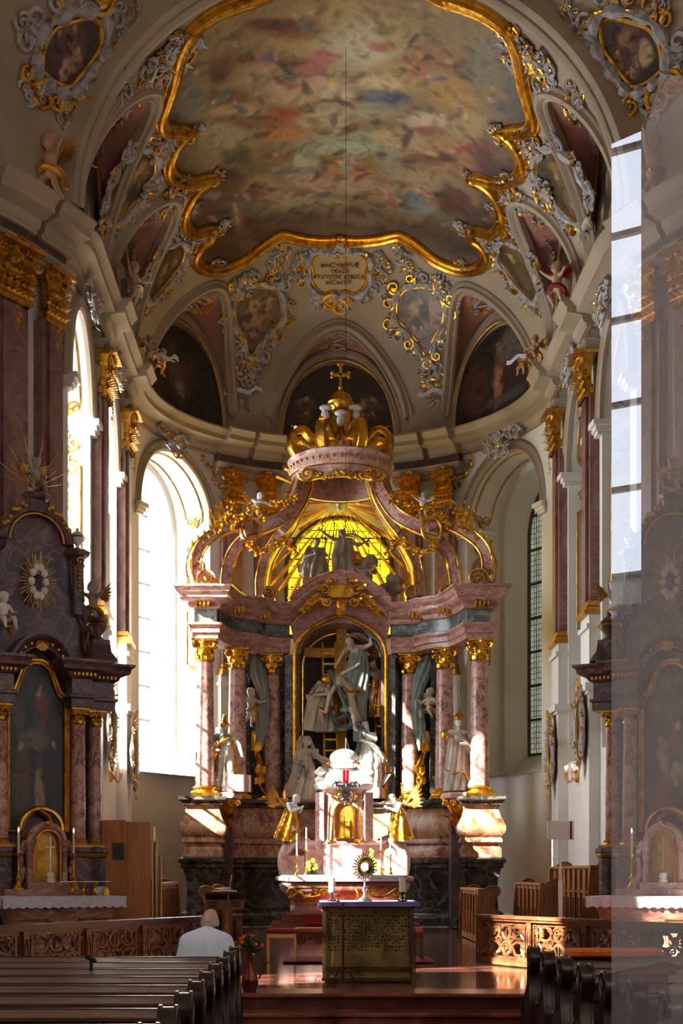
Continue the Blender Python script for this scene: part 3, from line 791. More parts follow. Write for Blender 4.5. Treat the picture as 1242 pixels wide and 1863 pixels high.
mb = MB(); mb.sweep(loop, [(-.05,-.05),(-.05,.08),(-.02,.12),(.03,.12),(.06,.07),(.10,.08),(.13,.15),(.19,.18),(.24,.15),(.26,.07),(.30,.07),(.32,.03),(.32,-.06)], nr, closed=True)
o = mb.build('fresco_frame', 'gold'); tag(o, 'scalloped gilded moulding framing the vault fresco', 'frame')

# ------------------------------------------------------------ stucco and gilt ornament
def plane_at(p, fn=base_z):
    n = cnorm(p, fn); u = V((0, 0, 1))-n*n.z
    if u.length < .1: u = V((0, 1, 0))
    u.normalize(); return u.cross(n).normalized(), u, n          # right, up (in the surface), out into the room
def cluster(name, label, p, x, y, n, w, h, seed, group=None, gold=.4, cat='stucco ornament', lift=0.05, pts=None, leaves=1.0):
    r = random.Random(seed); t = thing(name, label, cat, p, 0, group); S = MB(); G = MB(); Z = V((0,0,0))
    k = max(5, int(10*leaves))
    for e in (-1, 1):
        for i in range(k):
            f = (i+.5)/k; a = x*e*w*.5*r.uniform(.15, 1)*math.sin(PI*f*.9+.2)+y*h*(f-.5)+n*lift
            rr = min(w, h)*r.uniform(.12, .26); m = G if r.random() < gold else S
            m.scroll(a, x*e, y, rr, r.uniform(.9, 1.5), .2, r.choice((-1, 1)), seg=5, n=12)
            m = G if r.random() < gold*1.2 else S
            m.leaf(a+n*.02, x*e*r.uniform(.2, 1)+y*r.uniform(-1, 1), n, rr*r.uniform(1.0, 2.0), rr*.26, .4)
            if r.random() < .6: S.leaf(a, x*e*r.uniform(-.2, 1)+y*r.uniform(-1, 1), n, rr*1.6, rr*.24, .5)
    S.tube(smooth_pts([n*lift+x*w*.12*s_+y*h*(q-.5) for q, s_ in ((0,0),(.2,1),(.45,-1.3),(.7,1.2),(1,0))], 5), min(w, h)*.05, 6)
    S.build('stucco_scroll', 'stucco', t); G.build('gilded_leaf', 'gold', t); return t
def ring_frame(t, pts, nr, th, seed, gold=.45):   # C-scroll frame round a closed outline
    r = random.Random(seed); S = MB(); G = MB(); n = len(pts)
    S.tube([p+m*.03 for p, (o, m) in zip(pts, nr)], [th*(1+.4*math.sin(i*.9)) for i in range(n)], 7, closed=True, up=nr[0][1])
    G.tube([p-o*th*1.1+m*.02 for p, (o, m) in zip(pts, nr)], th*.42, 6, closed=True, up=nr[0][1])
    st = max(2, n//14)
    for i in range(0, n, st):
        p, (o, m) = pts[i], nr[i]; d = o.cross(m); s_ = 1 if (i//st) % 2 else -1
        q = G if r.random() < gold else S; rr = th*r.uniform(1.7, 2.7)
        q.scroll(p+o*rr*.9+m*.05, -o, d*s_, rr, 1.3, .26, 1, seg=6, n=14)
        (G if r.random() < gold else S).leaf(p+o*th+m*.06, o+d*s_*.9, m, rr*1.7, rr*.30, .6)
        S.leaf(p+o*th*.4+m*.05, d*s_+o*.35, m, rr*1.8, rr*.28, .5)
        S.scroll(p+o*rr*1.5+d*s_*rr*.9+m*.05, o, d*-s_, rr*.6, 1.3, .3, 1, seg=6, n=12)
        if r.random() < .5: G.leaf(p+m*.08, d*-s_+o*.2, m, rr*1.6, rr*.22, .5)
    S.build('stucco_scroll', 'stucco', t); G.build('gilded_scroll', 'gold', t)
def cartouche(poly, label, fn, th=.09, seed=1, group=None, mirror=False, m='painting_dark'):
    P = [chit(a, b) for a, b in poly]
    if mirror: P = [V((-p.x, p.y, p.z)) for p in P]
    P = smooth_pts(P, 6, closed=True); c = sum(P, V())/len(P); c.z = base_z(c.x, c.y)-.04
    t = thing('painted_cartouche', label, 'cartouche', c, 0, group); n = len(P); K = 26
    N0 = cnorm(c); U = plane_at(c)
    mb = MB(); vs = [V((0,0,0))]
    for k in range(1, K+1):
        for p in P:
            q = c+(p-c)*k/K; q.z = base_z(q.x, q.y)-.045; vs.append(q-c)
    mb.add(vs, [(0, 1+i, 1+(i+1) % n) for i in range(n)]+[(1+(k-1)*n+i, 1+(k-1)*n+(i+1) % n, 1+k*n+(i+1) % n, 1+k*n+i) for k in range(1, K) for i in range(n)])
    o = mb.build('painting', m, t)
    xs = [v.dot(U[0]) for v in vs]; ys = [v.dot(U[1]) for v in vs]; x0, x1, y0, y1 = min(xs), max(xs), min(ys), max(ys)
    sg = -1 if mirror else 1
    paint(o, lambda q: fn((V(q).dot(U[0])-x0)/(x1-x0), (V(q).dot(U[1])-y0)/(y1-y0)))
    nr = []
    for i, p in enumerate(P):
        d = (P[(i+1) % n]-P[i-1]).normalized(); m_ = cnorm(p); o_ = d.cross(m_).normalized()
        if o_.dot(p-c) < 0: o_ = -o_
        nr.append((o_, m_))
    ring_frame(t, [p-c for p in P], nr, th, seed); return t
PAL = [(178,136,96),(150,120,92),(120,84,60),(196,164,120),(96,70,58)]
for mi in (False, True):
    sd = SIDE[1 if mi else -1]
    cartouche([(432,536),(448,520),(470,516),(500,522),(516,548),(514,582),(494,604),(476,626),(462,650),(446,646),(440,620),(424,590),(422,560)],
      'oval painted cartouche between end-wall and diagonal lunettes, %s' % ('under the pale winged figure' if False else sd), blobs((104,84,72), [(.5,.55,.26,.2,(160,134,104)),(.6,.6,.12,.16,(110,66,56)),(.4,.7,.1,.1,(190,160,120)),(.5,.2,.3,.1,(120,90,84)),(.35,.45,.12,.14,(80,62,56))]+figs(4+mi, 5, .2, .3, .8, .75, .08, PAL), (126,104,86)), .085, 11+mi, mirror=mi)
    cartouche([(194,412),(188,384),(196,346),(214,304),(240,278),(264,268),(284,286),(284,312),(266,340),(246,368),(216,402)],
      'slender olive painted cartouche between the two side lunettes, %s' % sd, blobs((84,70,40), [(.6,.7,.2,.2,(150,112,44)),(.5,.4,.2,.3,(120,108,72)),(.4,.25,.12,.14,(140,120,84)),(.7,.5,.1,.2,(60,48,30))]+figs(9+mi, 6, .3, .1, .8, .8, .07, PAL)), .085, 21+mi, mirror=mi)
    cartouche([(268,552),(264,520),(272,484),(292,458),(318,440),(338,446),(334,474),(314,502),(292,530)],
      'narrow brown painted cartouche beside the diagonal lunette, %s' % sd, blobs((80,64,38), [(.6,.7,.2,.2,(120,92,44)),(.4,.35,.2,.3,(104,92,60))]+figs(19+mi, 5, .3, .1, .8, .8, .07, PAL)), .08, 31+mi, mirror=mi)
    cartouche([(66,130),(70,80),(92,42),(126,26),(170,20),(194,44),(190,90),(170,124),(146,156),(128,172),(104,166),(84,152)],
      'large brown painted cartouche on the pendentive before the chancel arch, %s' % sd, blobs((76,54,44), [(.5,.55,.2,.28,(122,84,62)),(.45,.65,.1,.12,(150,110,80)),(.35,.4,.12,.2,(96,62,50)),(.7,.3,.15,.2,(60,42,36))]+figs(29+mi, 7, .2, .2, .8, .8, .08, PAL)), .11, 41+mi, mirror=mi)
def to_mesh(o, parent):
    dg = bpy.context.evaluated_depsgraph_get(); me = bpy.data.meshes.new_from_object(o.evaluated_get(dg)); nm = o.name; bpy.data.objects.remove(o)
    q = bpy.data.objects.new('lettering', me); COL.objects.link(q); q.parent = parent; return q
# inscription cartouche at the foot of the fresco
c = chit(621, 497); c.x = 0; x, y, n = plane_at(c); c = c+n*.02
t = thing('inscription_cartouche', 'cream inscription cartouche in silver and gilt scrolls below the fresco', 'cartouche', c)
sh = smooth_pts([x*a*.80+y*b*.66 for a, b in ((-.62,1),(0,.86),(.62,1),(1,.62),(.96,.1),(1,-.3),(.66,-.86),(.2,-.8),(0,-1),(-.2,-.8),(-.66,-.86),(-1,-.3),(-.96,.1),(-1,.62))], 5, closed=True)
mb = MB(); mb.slab([p-n*.02 for p in sh], n*.09); mb.build('plaque', 'panel_tan', t, smooth=False)
ring_frame(t, [p*1.06+n*.05 for p in sh], [(p.normalized(), n) for p in sh], .10, 5, .3)
mats_t = [MATS['lettering'], MATS['lettering_red']]
rot = Matrix((x, y, n)).transposed().to_4x4()
for k, line in enumerate(('sanCtIssIMÆ', 'trIaDI', 'aVgVstInI soboLes', 'saCraVIt.')):
    cu = bpy.data.curves.new('inscription', 'FONT'); cu.body = line; cu.align_x = 'CENTER'; cu.size = .19; cu.small_caps_scale = .74; cu.extrude = .006
    cu.space_character = 1.0
    for m_ in mats_t: cu.materials.append(m_)
    for i, ch in enumerate(line):
        bf = cu.body_format[i]
        if ch.islower(): bf.use_small_caps = True
        elif ch.isupper() and ch != 'Æ': bf.material_index = 1
    o = bpy.data.objects.new('inscription', cu); COL.objects.link(o); o.parent = t
    o = to_mesh(o, t); o.matrix_local = Matrix.Translation(y*(.24-k*.165)+n*.10) @ rot
S = MB(); G = MB()
for e in (-1, 1):
    S.leaf(y*.7+x*e*.3+n*.08, x*e+y*.8, n, .6, .14, .3); S.scroll(y*.78+x*e*.25+n*.12, x*e, y, .2, 1.4, .25, 1); G.scroll(-y*.75+x*e*.2+n*.1, x*e, -y, .16, 1.3, .25, 1)
    for i in range(5): S.leaf(x*e*(.85+.05*i)+y*(.5-.26*i)+n*.05, x*e+y*(.9-.5*i), n, .45, .11, .3)
    G.leaf(x*e*1.1+y*.4+n*.05, x*e+y*1.2, n, .6, .1, .3); S.scroll(x*e*.9-y*.75+n*.06, x*e, y, .24, 1.3, .2, -1)
S.ell(y*.85+n*.12, (.2,.2,.12), 10, 6); S.scroll(-y*.95+n*.1, x, y, .22, 1.5, .25, 1); G.leaf(-y*.72+n*.15, y, n, .2, .10, .2); G.scroll(y*1.12+n*.2, x, y, .16, 1.2, .35, -1)
S.build('crowning_shell', 'stucco', t); G.build('gilded_crest', 'gold', t)
# rocaille along the fresco frame
CL = [(322,92,1.1,1.0,'at the upper frame bend'),(288,120,.9,.9,'beside the chancel arch below the frame bend'),(348,240,.55,.45,'on the middle nub of the frame'),(392,318,.6,.35,'on the lower nub of the frame'),
      (296,262,.7,.8,'between olive cartouche and frame'),(318,352,1.2,.9,'between the bays beside the frame'),(396,412,.55,.5,'at the last nub of the frame'),(352,440,.7,.6,'at the foot of the scalloped frame'),
      (222,172,1.2,.5,'along the crest of the nearest lunette vault'),(262,352,.8,.7,'beside the olive cartouche'),(330,396,.5,1.0,'in the angle above the narrow cartouche'),
      (505,465,.5,.9,'beside the inscription cartouche'),(436,520,.6,.6,'above the oval cartouche'),(540,482,.4,.8,'close against the inscription scrolls'),
      (444,690,.8,.9,'under the oval cartouche'),(398,480,.6,.3,'below the frame corner'),(246,448,.5,1.0,'above the middle side lunette'),(185,230,.7,.8,'over the pink lining of the nearest lunette'),(232,60,.4,1.1,'on the plain plaster near the arch')]
for k, (a, b, w, h, wh) in enumerate(CL):
    for mi in (-1, 1):
        p = chit(a, b, zceil); p.x *= -mi; x, y, n = plane_at(p, base_z); p = p+n*.02
        cluster('rocaille_ornament', 'rocaille cluster %s, %s' % (wh, 'white-window side' if mi < 0 else 'leaded-window side'), p, x, y, n, w, h, 100+k*2+(mi > 0), 'rocaille clusters on the vault', .35)
# lunette paintings and their gilt edges, sprays on the pink linings
LD = ['end-wall lunette painting, dark scene with a pale altar figure', 'diagonal lunette painting', 'lunette painting over the middle side bay', 'lunette painting over the bay nearest the arch']
LB = {(0,0): [(.25,.3,.14,.3,(26,20,18)),(.34,.45,.07,.2,(112,92,84)),(.3,.25,.06,.14,(96,60,54)),(.8,.5,.2,.4,(48,42,36)),(.35,.65,.1,.1,(90,80,72))],
      (1,1): [(.5,.42,.06,.32,(130,60,50)),(.49,.35,.03,.25,(176,130,90)),(.5,.75,.035,.06,(170,130,100)),(.7,.7,.2,.2,(110,100,86)),(.25,.4,.12,.3,(96,60,48)),(.8,.35,.15,.2,(70,50,44)),(.62,.18,.3,.05,(90,84,76))],
      (1,-1): [(.5,.35,.12,.22,(110,76,64)),(.48,.3,.06,.1,(150,126,110)),(.4,.5,.05,.3,(96,88,80)),(.6,.5,.07,.2,(90,56,50)),(.3,.2,.2,.1,(70,46,42))]}
for li, (sc, hw, hh) in enumerate(LUN):
    for sg in ((-1,) if li == 0 else (-1, 1)):
        lab = LD[li]+('' if li == 0 else (', hooded figures in gloom, white-window side' if sg < 0 else ', red-cloaked figure, leaded-window side') if li == 1 else (', white-window side' if sg < 0 else ', leaded-window side'))
        c = wp(sc, ZC, .3, sg) if li else V((0, YC+WY-.1, ZC))
        t = thing('lunette_painting', lab, 'painting', c)
        def LPt(q, v, o):
            s = sc+q*hw*.84; p = vpt(s, .012+o, sg, 0, lambda a, b: ZC+v*hh*.86*math.sqrt(max(0, 1-q*q))); return p-c
        mb = MB(); mb.grid(lambda u, v: LPt(-math.cos(PI*u), v-.04, 0), 50, 30); o = mb.build('painted_panel', 'painting_dark', t)
        f = blobs((52,42,38), LB.get((li, sg), figs(50+li*3+sg, 7, .2, .1, .8, .6, .07, PAL)), (62,54,46))
        n0 = wn(sc, sg); tg = V((-n0.y, n0.x, 0))
        if tg.x < 0: tg = -tg
        paint(o, lambda q: f(.5+V(q).dot(tg)/(2*hw*.84), q[2]/(hh*.86)))
        mb = MB(); mb.tube([LPt(-math.cos(PI*i/48)*1.01, 1.01, .008) for i in range(49)], .035, 6); mb.build('gilded_edge', 'gilt', t)
        mb = MB(); A = [LPt(-math.cos(PI*i/48)*1.09, 1.10, .0) for i in range(49)]
        mb.tube(A, .10, 6, up=n0, flat=.6); mb.tube([p*1.0+V((0,0,.10)) for p in A], .05, 6); mb.build('arch_moulding', 'plaster', t)
        # spray on the pink
        q = 0.0; g = groin_t(sc, hw, hh, 0, WY if li == 0 else WX, HV); 
        p = vpt(sc, g*.5, sg, -.07, lambda a, b: ZC+hh+KR*g*.5*WX); n = V((n0.x*.5, n0.y*.5, -1)).normalized(); u = (V((0,0,1))-n*n.z).normalized(); x = u.cross(n).normalized()
        cluster('gilded_spray', 'stucco and gilt spray over the %s%s' % (['end-wall lunette', 'diagonal lunette', 'middle side lunette', 'lunette nearest the arch'][li], '' if li == 0 else (', white-window side' if sg < 0 else ', leaded-window side')), p, x, u, n, 1.5 if li else 1.1, .55, 300+li*2+sg, 'sprays on the pink vault linings', .55)
# stucco crests over the niche arches and gilt vine sprigs beside them
for sg in (-1, 1):
    for k, (sc, hw) in enumerate(NICHES):
        n = wn(sc, sg); x = V((-n.y, n.x, 0)); p = wp(sc, ZAP+.32, .16, sg)
        cluster('stucco_crest', 'grey scrolled stucco crest over the arch of the %s, %s' % (['apse window', 'middle bay', 'bay nearest the side altar'][k], 'white-window side' if sg < 0 else 'leaded-window side'), p, x, V((0,0,1)), n, 1.3, .85, 400+k*2+sg, 'crests over the window arches', .2, lift=.12)
    sc, hw = NICHES[0]
    for k, (ds, z) in enumerate(((-1.5, 12.9),)):
        p = wp(sc+ds, z, .05, sg); n = wn(sc+ds, sg); x = V((-n.y, n.x, 0))*(1 if True else -1)
        t = thing('gilded_sprig', 'small gilded leaf sprig beside the apse window arch, %s' % ('white-window side' if sg < 0 else 'leaded-window side'), 'ornament', p)
        mb = MB(); r = random.Random(sg)
        for i in range(14): q = -x*sg*0+V((0,0,.35-.06*i))+x*(.25-.045*i)*(1 if plan(sc+ds)[0] else 1)*sg; mb.leaf(q+n*.03, V((r.uniform(-1,1), r.uniform(-.3,.3), r.uniform(-1,1))), n, .16, .05, .2)
        mb.build('leaves', 'gold_dark', t)
# ------------------------------------------------------------ figures
STAND = dict(head=(0,-.01,.93), neck=(0,0,.865), chest=(0,0,.74), waist=(0,.01,.62), pelvis=(0,.01,.53),
    sl=(-.115,0,.81), el=(-.145,.02,.64), wl=(-.15,-.05,.50), sr=(.115,0,.81), er=(.145,.02,.64), wr=(.15,-.05,.50),
    hl=(-.055,0,.52), kl=(-.06,-.02,.28), al=(-.055,.02,.045), hr=(.055,0,.52), kr=(.06,-.02,.28), ar=(.055,.02,.045))
BABY = dict(head=(0,-.02,.86), neck=(0,0,.74), chest=(0,0,.62), waist=(0,-.01,.5), pelvis=(0,.01,.40),
    sl=(-.14,0,.68), el=(-.22,.0,.56), wl=(-.24,-.08,.46), sr=(.14,0,.68), er=(.22,0,.56), wr=(.24,-.08,.46),
    hl=(-.08,0,.38), kl=(-.10,-.05,.22), al=(-.09,.0,.05), hr=(.08,0,.38), kr=(.10,-.05,.22), ar=(.09,.0,.05))
def human(mb, H, base, pose, fat=1.0, headr=.062, fingers=True, look=(0,-1,0), beard=False, haircap=True):
    J = dict(base); J.update(pose); J = {k: V(v)*H for k, v in J.items()}; f = fat*H
    mb.cap(J['chest'], J['waist'], .088*f, .075*f, 14); mb.cap(J['waist'], J['pelvis'], .075*f, .088*f, 14)
    mb.cap(J['sl'].lerp(J['chest'], .25), J['sr'].lerp(J['chest'], .25), .058*f, .058*f); mb.cap(J['chest'], J['neck'], .07*f, .032*f)
    lk = V(look).normalized(); hd = J['head']; r = headr*H; mb.cap(J['neck'], hd, .032*f, .036*f)
    up = (hd-J['neck']).normalized(); sd = lk.cross(up).normalized(); fw = up.cross(sd).normalized()
    if fw.dot(lk) < 0: fw = -fw
    M = Matrix((sd*.80, fw*.95, up*1.12)).transposed(); mb.ell(hd, (r, r, r), 16, 12, M)
    mb.ell(hd-up*r*.55+fw*r*.25, (r*.55, r*.55, r*.5), 10, 8)                      # jaw
    mb.cap(hd+fw*r*.92+up*r*.1, hd+fw*r*1.12-up*r*.2, r*.10, r*.17, 6)             # nose
    for e in (-1, 1):
        mb.ell(hd+sd*e*r*.80-up*r*.05, (r*.14, r*.2, r*.26), 6, 5); mb.ell(hd+fw*r*.86+sd*e*r*.3+up*r*.28, r*.15, 6, 5)
        mb.ell(hd+fw*r*.72+sd*e*r*.38-up*r*.2, r*.24, 6, 5)
    mb.ell(hd+fw*r*.84-up*r*.48, (r*.22, r*.12, r*.1), 6, 5)
    if haircap:
        for k in range(16): 
            a = 2*PI*k/16+.3; q = hd+sd*math.cos(a)*r*.72-fw*(.35-.6*math.sin(a))*r*.6+up*r*(.55+.25*math.sin(k*2.1)); mb.ell(q, r*.34, 6, 5)
        mb.ell(hd+up*r*.3-fw*r*.3, (r*.9, r*.95, r*.95), 10, 8)
    if beard: mb.ell(hd-up*r*1.05+fw*r*.5, (r*.5, r*.5, r*.75), 8, 6); mb.ell(hd-fw*r*.6-up*r*.5, (r*.8, r*.6, r*.9), 8, 6)
    for a, b, c, r0, r1, r2 in (('sl','el','wl',.042,.034,.022), ('sr','er','wr',.042,.034,.022)):
        mb.cap(J[a], J[b], r0*f, r1*f); mb.cap(J[b], J[c], r1*f*.95, r2*f)
        d = (J[c]-J[b]).normalized(); w = J[c]; u = d.cross(V((0,0,1)) if abs(d.z) < .9 else V((0,1,0))).normalized(); v = u.cross(d)
        mb.cap(w, w+d*.04*H, .02*f, .024*f, 8)
        if fingers:
            for i in range(4):
                q = w+d*.045*H+u*(i-1.5)*.013*f; L = (.036, .042, .04, .031)[i]*H
                mb.cap(q, q+d*L*.6+v*L*.15, .0085*f, .0075*f, 6); mb.cap(q+d*L*.6+v*L*.15, q+d*L+v*L*.5, .0075*f, .006*f, 6)
            mb.cap(w+d*.015*H+u*.02*f, w+d*.04*H+u*.038*f+v*.012*H, .010*f, .008*f, 6)
    for a, b, c, r0, r1, r2 in (('hl','kl','al',.062,.044,.028), ('hr','kr','ar',.062,.044,.028)):
        mb.cap(J[a], J[b], r0*f, r1*f, 12); mb.cap(J[b], J[b].lerp(J[c], .35), r1*f, r1*f*.98, 10); mb.cap(J[b].lerp(J[c], .35), J[c], r1*f*.95, r2*f, 10)
        d = (J[c]-J[b]).normalized(); t = fw-d*fw.dot(d)
        if t.length < .1: t = fw
        t.normalize(); mb.cap(J[c]-t*.01*H+d*.015*H, J[c]+t*.085*H+d*.028*H, .026*f, .016*f, 8)
    return J
def wings(mb, c, H, spread=.5, up=.35, back=.12):
    for e in (-1, 1):
        a = V(c)+V((e*.03*H, .06*H, 0))
        for i in range(7):
            q = i/6; d = V((e*(spread+.1*q), back, up-.75*q)).normalized(); mb.leaf(a+V((e*.05*H*q, .01*i*H*.2, .02*H)), d, V((0,.9,.3)), H*(.42-.16*q), H*.05, -.2)
        mb.cap(a, a+V((e*.16*H*spread*2, .03*H, .14*H)), .03*H, .018*H, 8)
def robe(mb, pts, rads, folds=9, amp=.13, flat=.8, seg=56, up=V((0,1,0)), n=5):
    P = smooth_pts(pts, n); R_ = [v.x for v in smooth_pts([(r, 0, 0) for r in rads], n)]
    mb.tube(P, R_, seg, flat=flat, up=up, fold=folds, amp=amp)
def sash(mb, pts, w, folds=5, amp=.25, n=6, th=.35): P = smooth_pts(pts, n); mb.tube(P, [w*(.7+.4*math.sin(PI*i/len(P)+.3)) for i in range(len(P))], 26, flat=th, fold=folds, amp=amp)
PUTTI = {}
def putto_mesh(kind):
    if kind in PUTTI: return PUTTI[kind]
    P = dict(sit=dict(hl=(-.08,-.02,.38), kl=(-.15,-.24,.36), al=(-.12,-.26,.16), kr=(.13,-.24,.38), ar=(.20,-.20,.18), el=(-.25,-.05,.6), wl=(-.34,-.14,.70), er=(.22,-.06,.54), wr=(.16,-.22,.52)),
        reach=dict(el=(-.26,-.05,.76), wl=(-.38,-.12,.88), er=(.25,-.08,.62), wr=(.40,-.14,.66), kl=(-.12,-.12,.24), al=(-.16,.04,.08), kr=(.08,.02,.20), ar=(.12,.14,.02)),
        fly=dict(el=(-.27,-.06,.66), wl=(-.42,-.10,.60), er=(.26,-.08,.74), wr=(.40,-.16,.82), kl=(-.16,.02,.24), al=(-.30,.12,.14), kr=(.02,.06,.20), ar=(-.10,.22,.06)),
        lean=dict(head=(.12,-.06,.82), neck=(.08,-.02,.72), chest=(.05,0,.61), el=(-.16,-.14,.60), wl=(-.06,-.30,.56), er=(.30,-.12,.62), wr=(.42,-.24,.54), kl=(-.2,-.1,.28), al=(-.28,.02,.12), kr=(.06,-.16,.26), ar=(.02,-.08,.06)))[kind]
    mb = MB(); human(mb, 1.0, BABY, P, fat=1.25, headr=.125, fingers=True, look=(P.get('wl', (0,-1,0))[0]*.4, -1, -.1))
    PUTTI[kind] = bake(mb, .017, 5); return PUTTI[kind]
WING = None
def putto(kind, label, loc, H=.9, rz=0, m='flesh', drape='gilt', group='putti', banner=False, wing=True, name='putto'):
    global WING
    t = thing(name, label, 'putto', loc, rz, None)
    me = putto_mesh(kind)
    if me.materials[0] != MATS[m]: me = me.copy(); me.materials[0] = MATS[m]
    o = mesh_obj('body', me, t); o.scale = (H,)*3
    mb = MB(); sash(mb, [V((-.16,-.05,.34))*H, V((0,-.12,.42))*H, V((.16,-.02,.38))*H, V((.2,.1,.22))*H, V((.3,.08,.05))*H], .07*H, th=.6); sash(mb, [V((-.17,-.02,.36))*H, V((0,.12,.38))*H, V((.16,.0,.36))*H], .05*H, th=.6); mb.build('drapery', drape, t)
    if wing: mb = MB(); wings(mb, V((0,.05,.66))*H, H); mb.build('wings', drape if drape != 'statue_teal' else 'stucco', t)
    if banner:
        mb = MB(); P = smooth_pts([V((-.62,-.15,.55))*H, V((-.4,-.22,.5))*H, V((-.1,-.26,.62))*H, V((.25,-.24,.56))*H, V((.5,-.2,.74))*H, V((.7,-.15,.68))*H], 5)
        mb.sweep(P, [(-.0,-.07*H),(.012,-.07*H),(.012,.07*H),(0,.07*H)], [(V((0,-1,0)), V((.1,0,1)))]*len(P)); mb.build('banner', 'cloth', t)
    return t
def wpart(mb, name, m, root, **k): o = mb.build(name, m, root, **k); o.location = -root.location; return o
def pbody(mb, m, root, name='body', voxel=.022): o = mesh_obj(name, bake(mb, voxel, 5, m), root); return o

# ------------------------------------------------------------ high altar
HA = thing('high_altar', 'monumental red marble columned high altar under a gilded crown canopy', 'altar', (0, 34.5, ZN))
U3 = V((0,0,1))
def outn(path, flip=1):
    out = []
    for i, p in enumerate(path):
        a, b = path[max(0, i-1)], path[min(len(path)-1, i+1)]; d = V((b.x-a.x, b.y-a.y, 0)).normalized(); out.append((V((d.y, -d.x, 0))*flip, U3))
    return out
def mitre(path, closed=False):
    out = []; n = len(path)
    for i, p in enumerate(path):
        a = path[i-1] if (i > 0 or closed) else None; b = path[(i+1) % n] if (i < n-1 or closed) else None
        ns = []
        for q0, q1 in ((a, p), (p, b)):
            if q0 is None or q1 is None: continue
            d = V((q1.x-q0.x, q1.y-q0.y, 0))
            if d.length > 1e-6: d.normalize(); ns.append(V((d.y, -d.x, 0)))
        m = sum(ns, V()); m.normalize(); k = 1/max(.45, m.dot(ns[0])); out.append((m*k, U3))
    return out
podium = [V((-3.02,34.6,0)), V((-2.95,33.75,0)), V((-2.2,33.9,0)), V((-1.5,34.5,0)), V((-1.1,34.62,0)), V((0,34.66,0))]
podium = podium+[V((-p.x, p.y, 0)) for p in podium[-2::-1]]
LOWER = [(.28,.35),(.28,.55),(.20,.60),(.16,.66),(.16,.72),(.05,.8),(.02,1.3),(.05,1.6),(.10,1.72),(.10,1.80),(.16,1.84),(.16,1.93),(.22,1.97),(.22,2.05),(.12,2.10)]
UPPER = [(.12,2.09),(.12,2.3),(.06,2.36),(.06,2.42),(.14,2.46),(.14,2.52),(.10,2.58),(.20,2.7),(.22,2.85),(.10,3.1),(.05,3.28),(.10,3.38)]
TOPP = [(.0,3.36),(.14,3.38),(.16,3.45),(.22,3.50),(.22,3.58),(-.9,3.60)]
nr = mitre(podium)
for pf, nm, m in ((LOWER, 'lower_podium', 'marble_dark'), ([(a*.6, b) for a, b in UPPER], 'upper_podium', 'marble_orange'), (TOPP, 'podium_cornice', 'marble_dark')):
    mb = MB(); mb.sweep(podium, pf, nr); wpart(mb, nm, m, HA)
for sg in (-1, 1):
    sq = [V((sg*3.42+a*.36, 32.75+b*.36, 0)) for a, b in ((-1,1),(-1,-1),(1,-1),(1,1))]; nr = mitre(sq, True)
    for pf, nm, m in ((LOWER, 'pedestal_foot', 'marble_dark'), (UPPER, 'pedestal', 'marble_orange'), (TOPP[:-1]+[(-.36,3.6)], 'pedestal_cornice', 'marble_dark')):
        mb = MB(); mb.sweep(sq, pf, nr, closed=True); wpart(mb, nm, m, HA)
    mb = MB(); mb.box((sg*3.0, 33.5, 1.97), (.5, .9, 3.25)); wpart(mb, 'linking_wall', 'marble_purple', HA, smooth=False)
COLS = [(-3.40,32.78),(-2.67,34.05),(-1.80,34.95),(1.84,34.95),(2.68,34.05),(3.43,32.78)]
CB, CT = 3.6, 7.5
def column(parent, loc, z0, z1, r, mshaft, mcap='gold', mbase='gold', capname='capital', plinth=True, caph=None):
    H = z1-z0; ch = caph or r*2.3; bh = r*1.1
    mb = MB(); mb.lathe([(r*1.0, bh*.9), (r, H*.33), (r*.86, H-ch), (r*.9, H-ch+.02)], seg=28); s = mb.build('column', mshaft, parent); s.location = loc
    mb = MB(); 
    if plinth: mb.box((0,0,bh*.14), (r*3.1, r*3.1, bh*.28))
    mb.lathe([(r*1.45,bh*.28),(r*1.5,bh*.36),(r*1.42,bh*.5),(r*1.18,bh*.56),(r*1.12,bh*.68),(r*1.28,bh*.74),(r*1.3,bh*.84),(r*1.1,bh*.95),(r*1.02,bh*1.02)], seg=24); mb.build('column_base', mbase, s)
    mb = MB(); zc = H-ch; mb.lathe([(r*.9,zc),(r*.98,zc+.01),(r*.86,zc+ch*.1),(r*.88,zc+ch*.5),(r*1.15,zc+ch*.86)], seg=20)
    w = r*2.6; mb.box((0,0,H-ch*.07), (w,w,ch*.12))
    for row, (zz, L, k, ph) in enumerate(((.06,.42,8,0),(.34,.40,8,PI/8))):
        for i in range(k):
            a = 2*PI*i/k+ph; d = V((math.cos(a), math.sin(a), 0)); mb.leaf(V((0,0,zc+ch*zz))+d*r*.86, U3+d*.12, d, L*ch, r*.34, .7)
    for i in range(4):
        a = PI/4+PI/2*i; d = V((math.cos(a), math.sin(a), 0)); mb.scroll(V((0,0,zc+ch*.76))+d*r*1.25, d, U3, r*.42, 1.3, .32, -1); 
        q = V((math.cos(PI/2*i), math.sin(PI/2*i), 0)); mb.ell(V((0,0,zc+ch*.86))+q*r*1.15, r*.22, 7, 5)
        for e in (-1, 1): mb.scroll(V((0,0,zc+ch*.74))+q*r*.98+V((-q.y,q.x,0))*e*r*.75, V((-q.y,q.x,0))*e, U3, r*.36, 1.3, .3, -1)
    mb.build(capname, mcap, s); return s
for x, y in COLS: column(HA, V((x, y, CB))-HA.location, CB, CT, .24, 'marble_column')
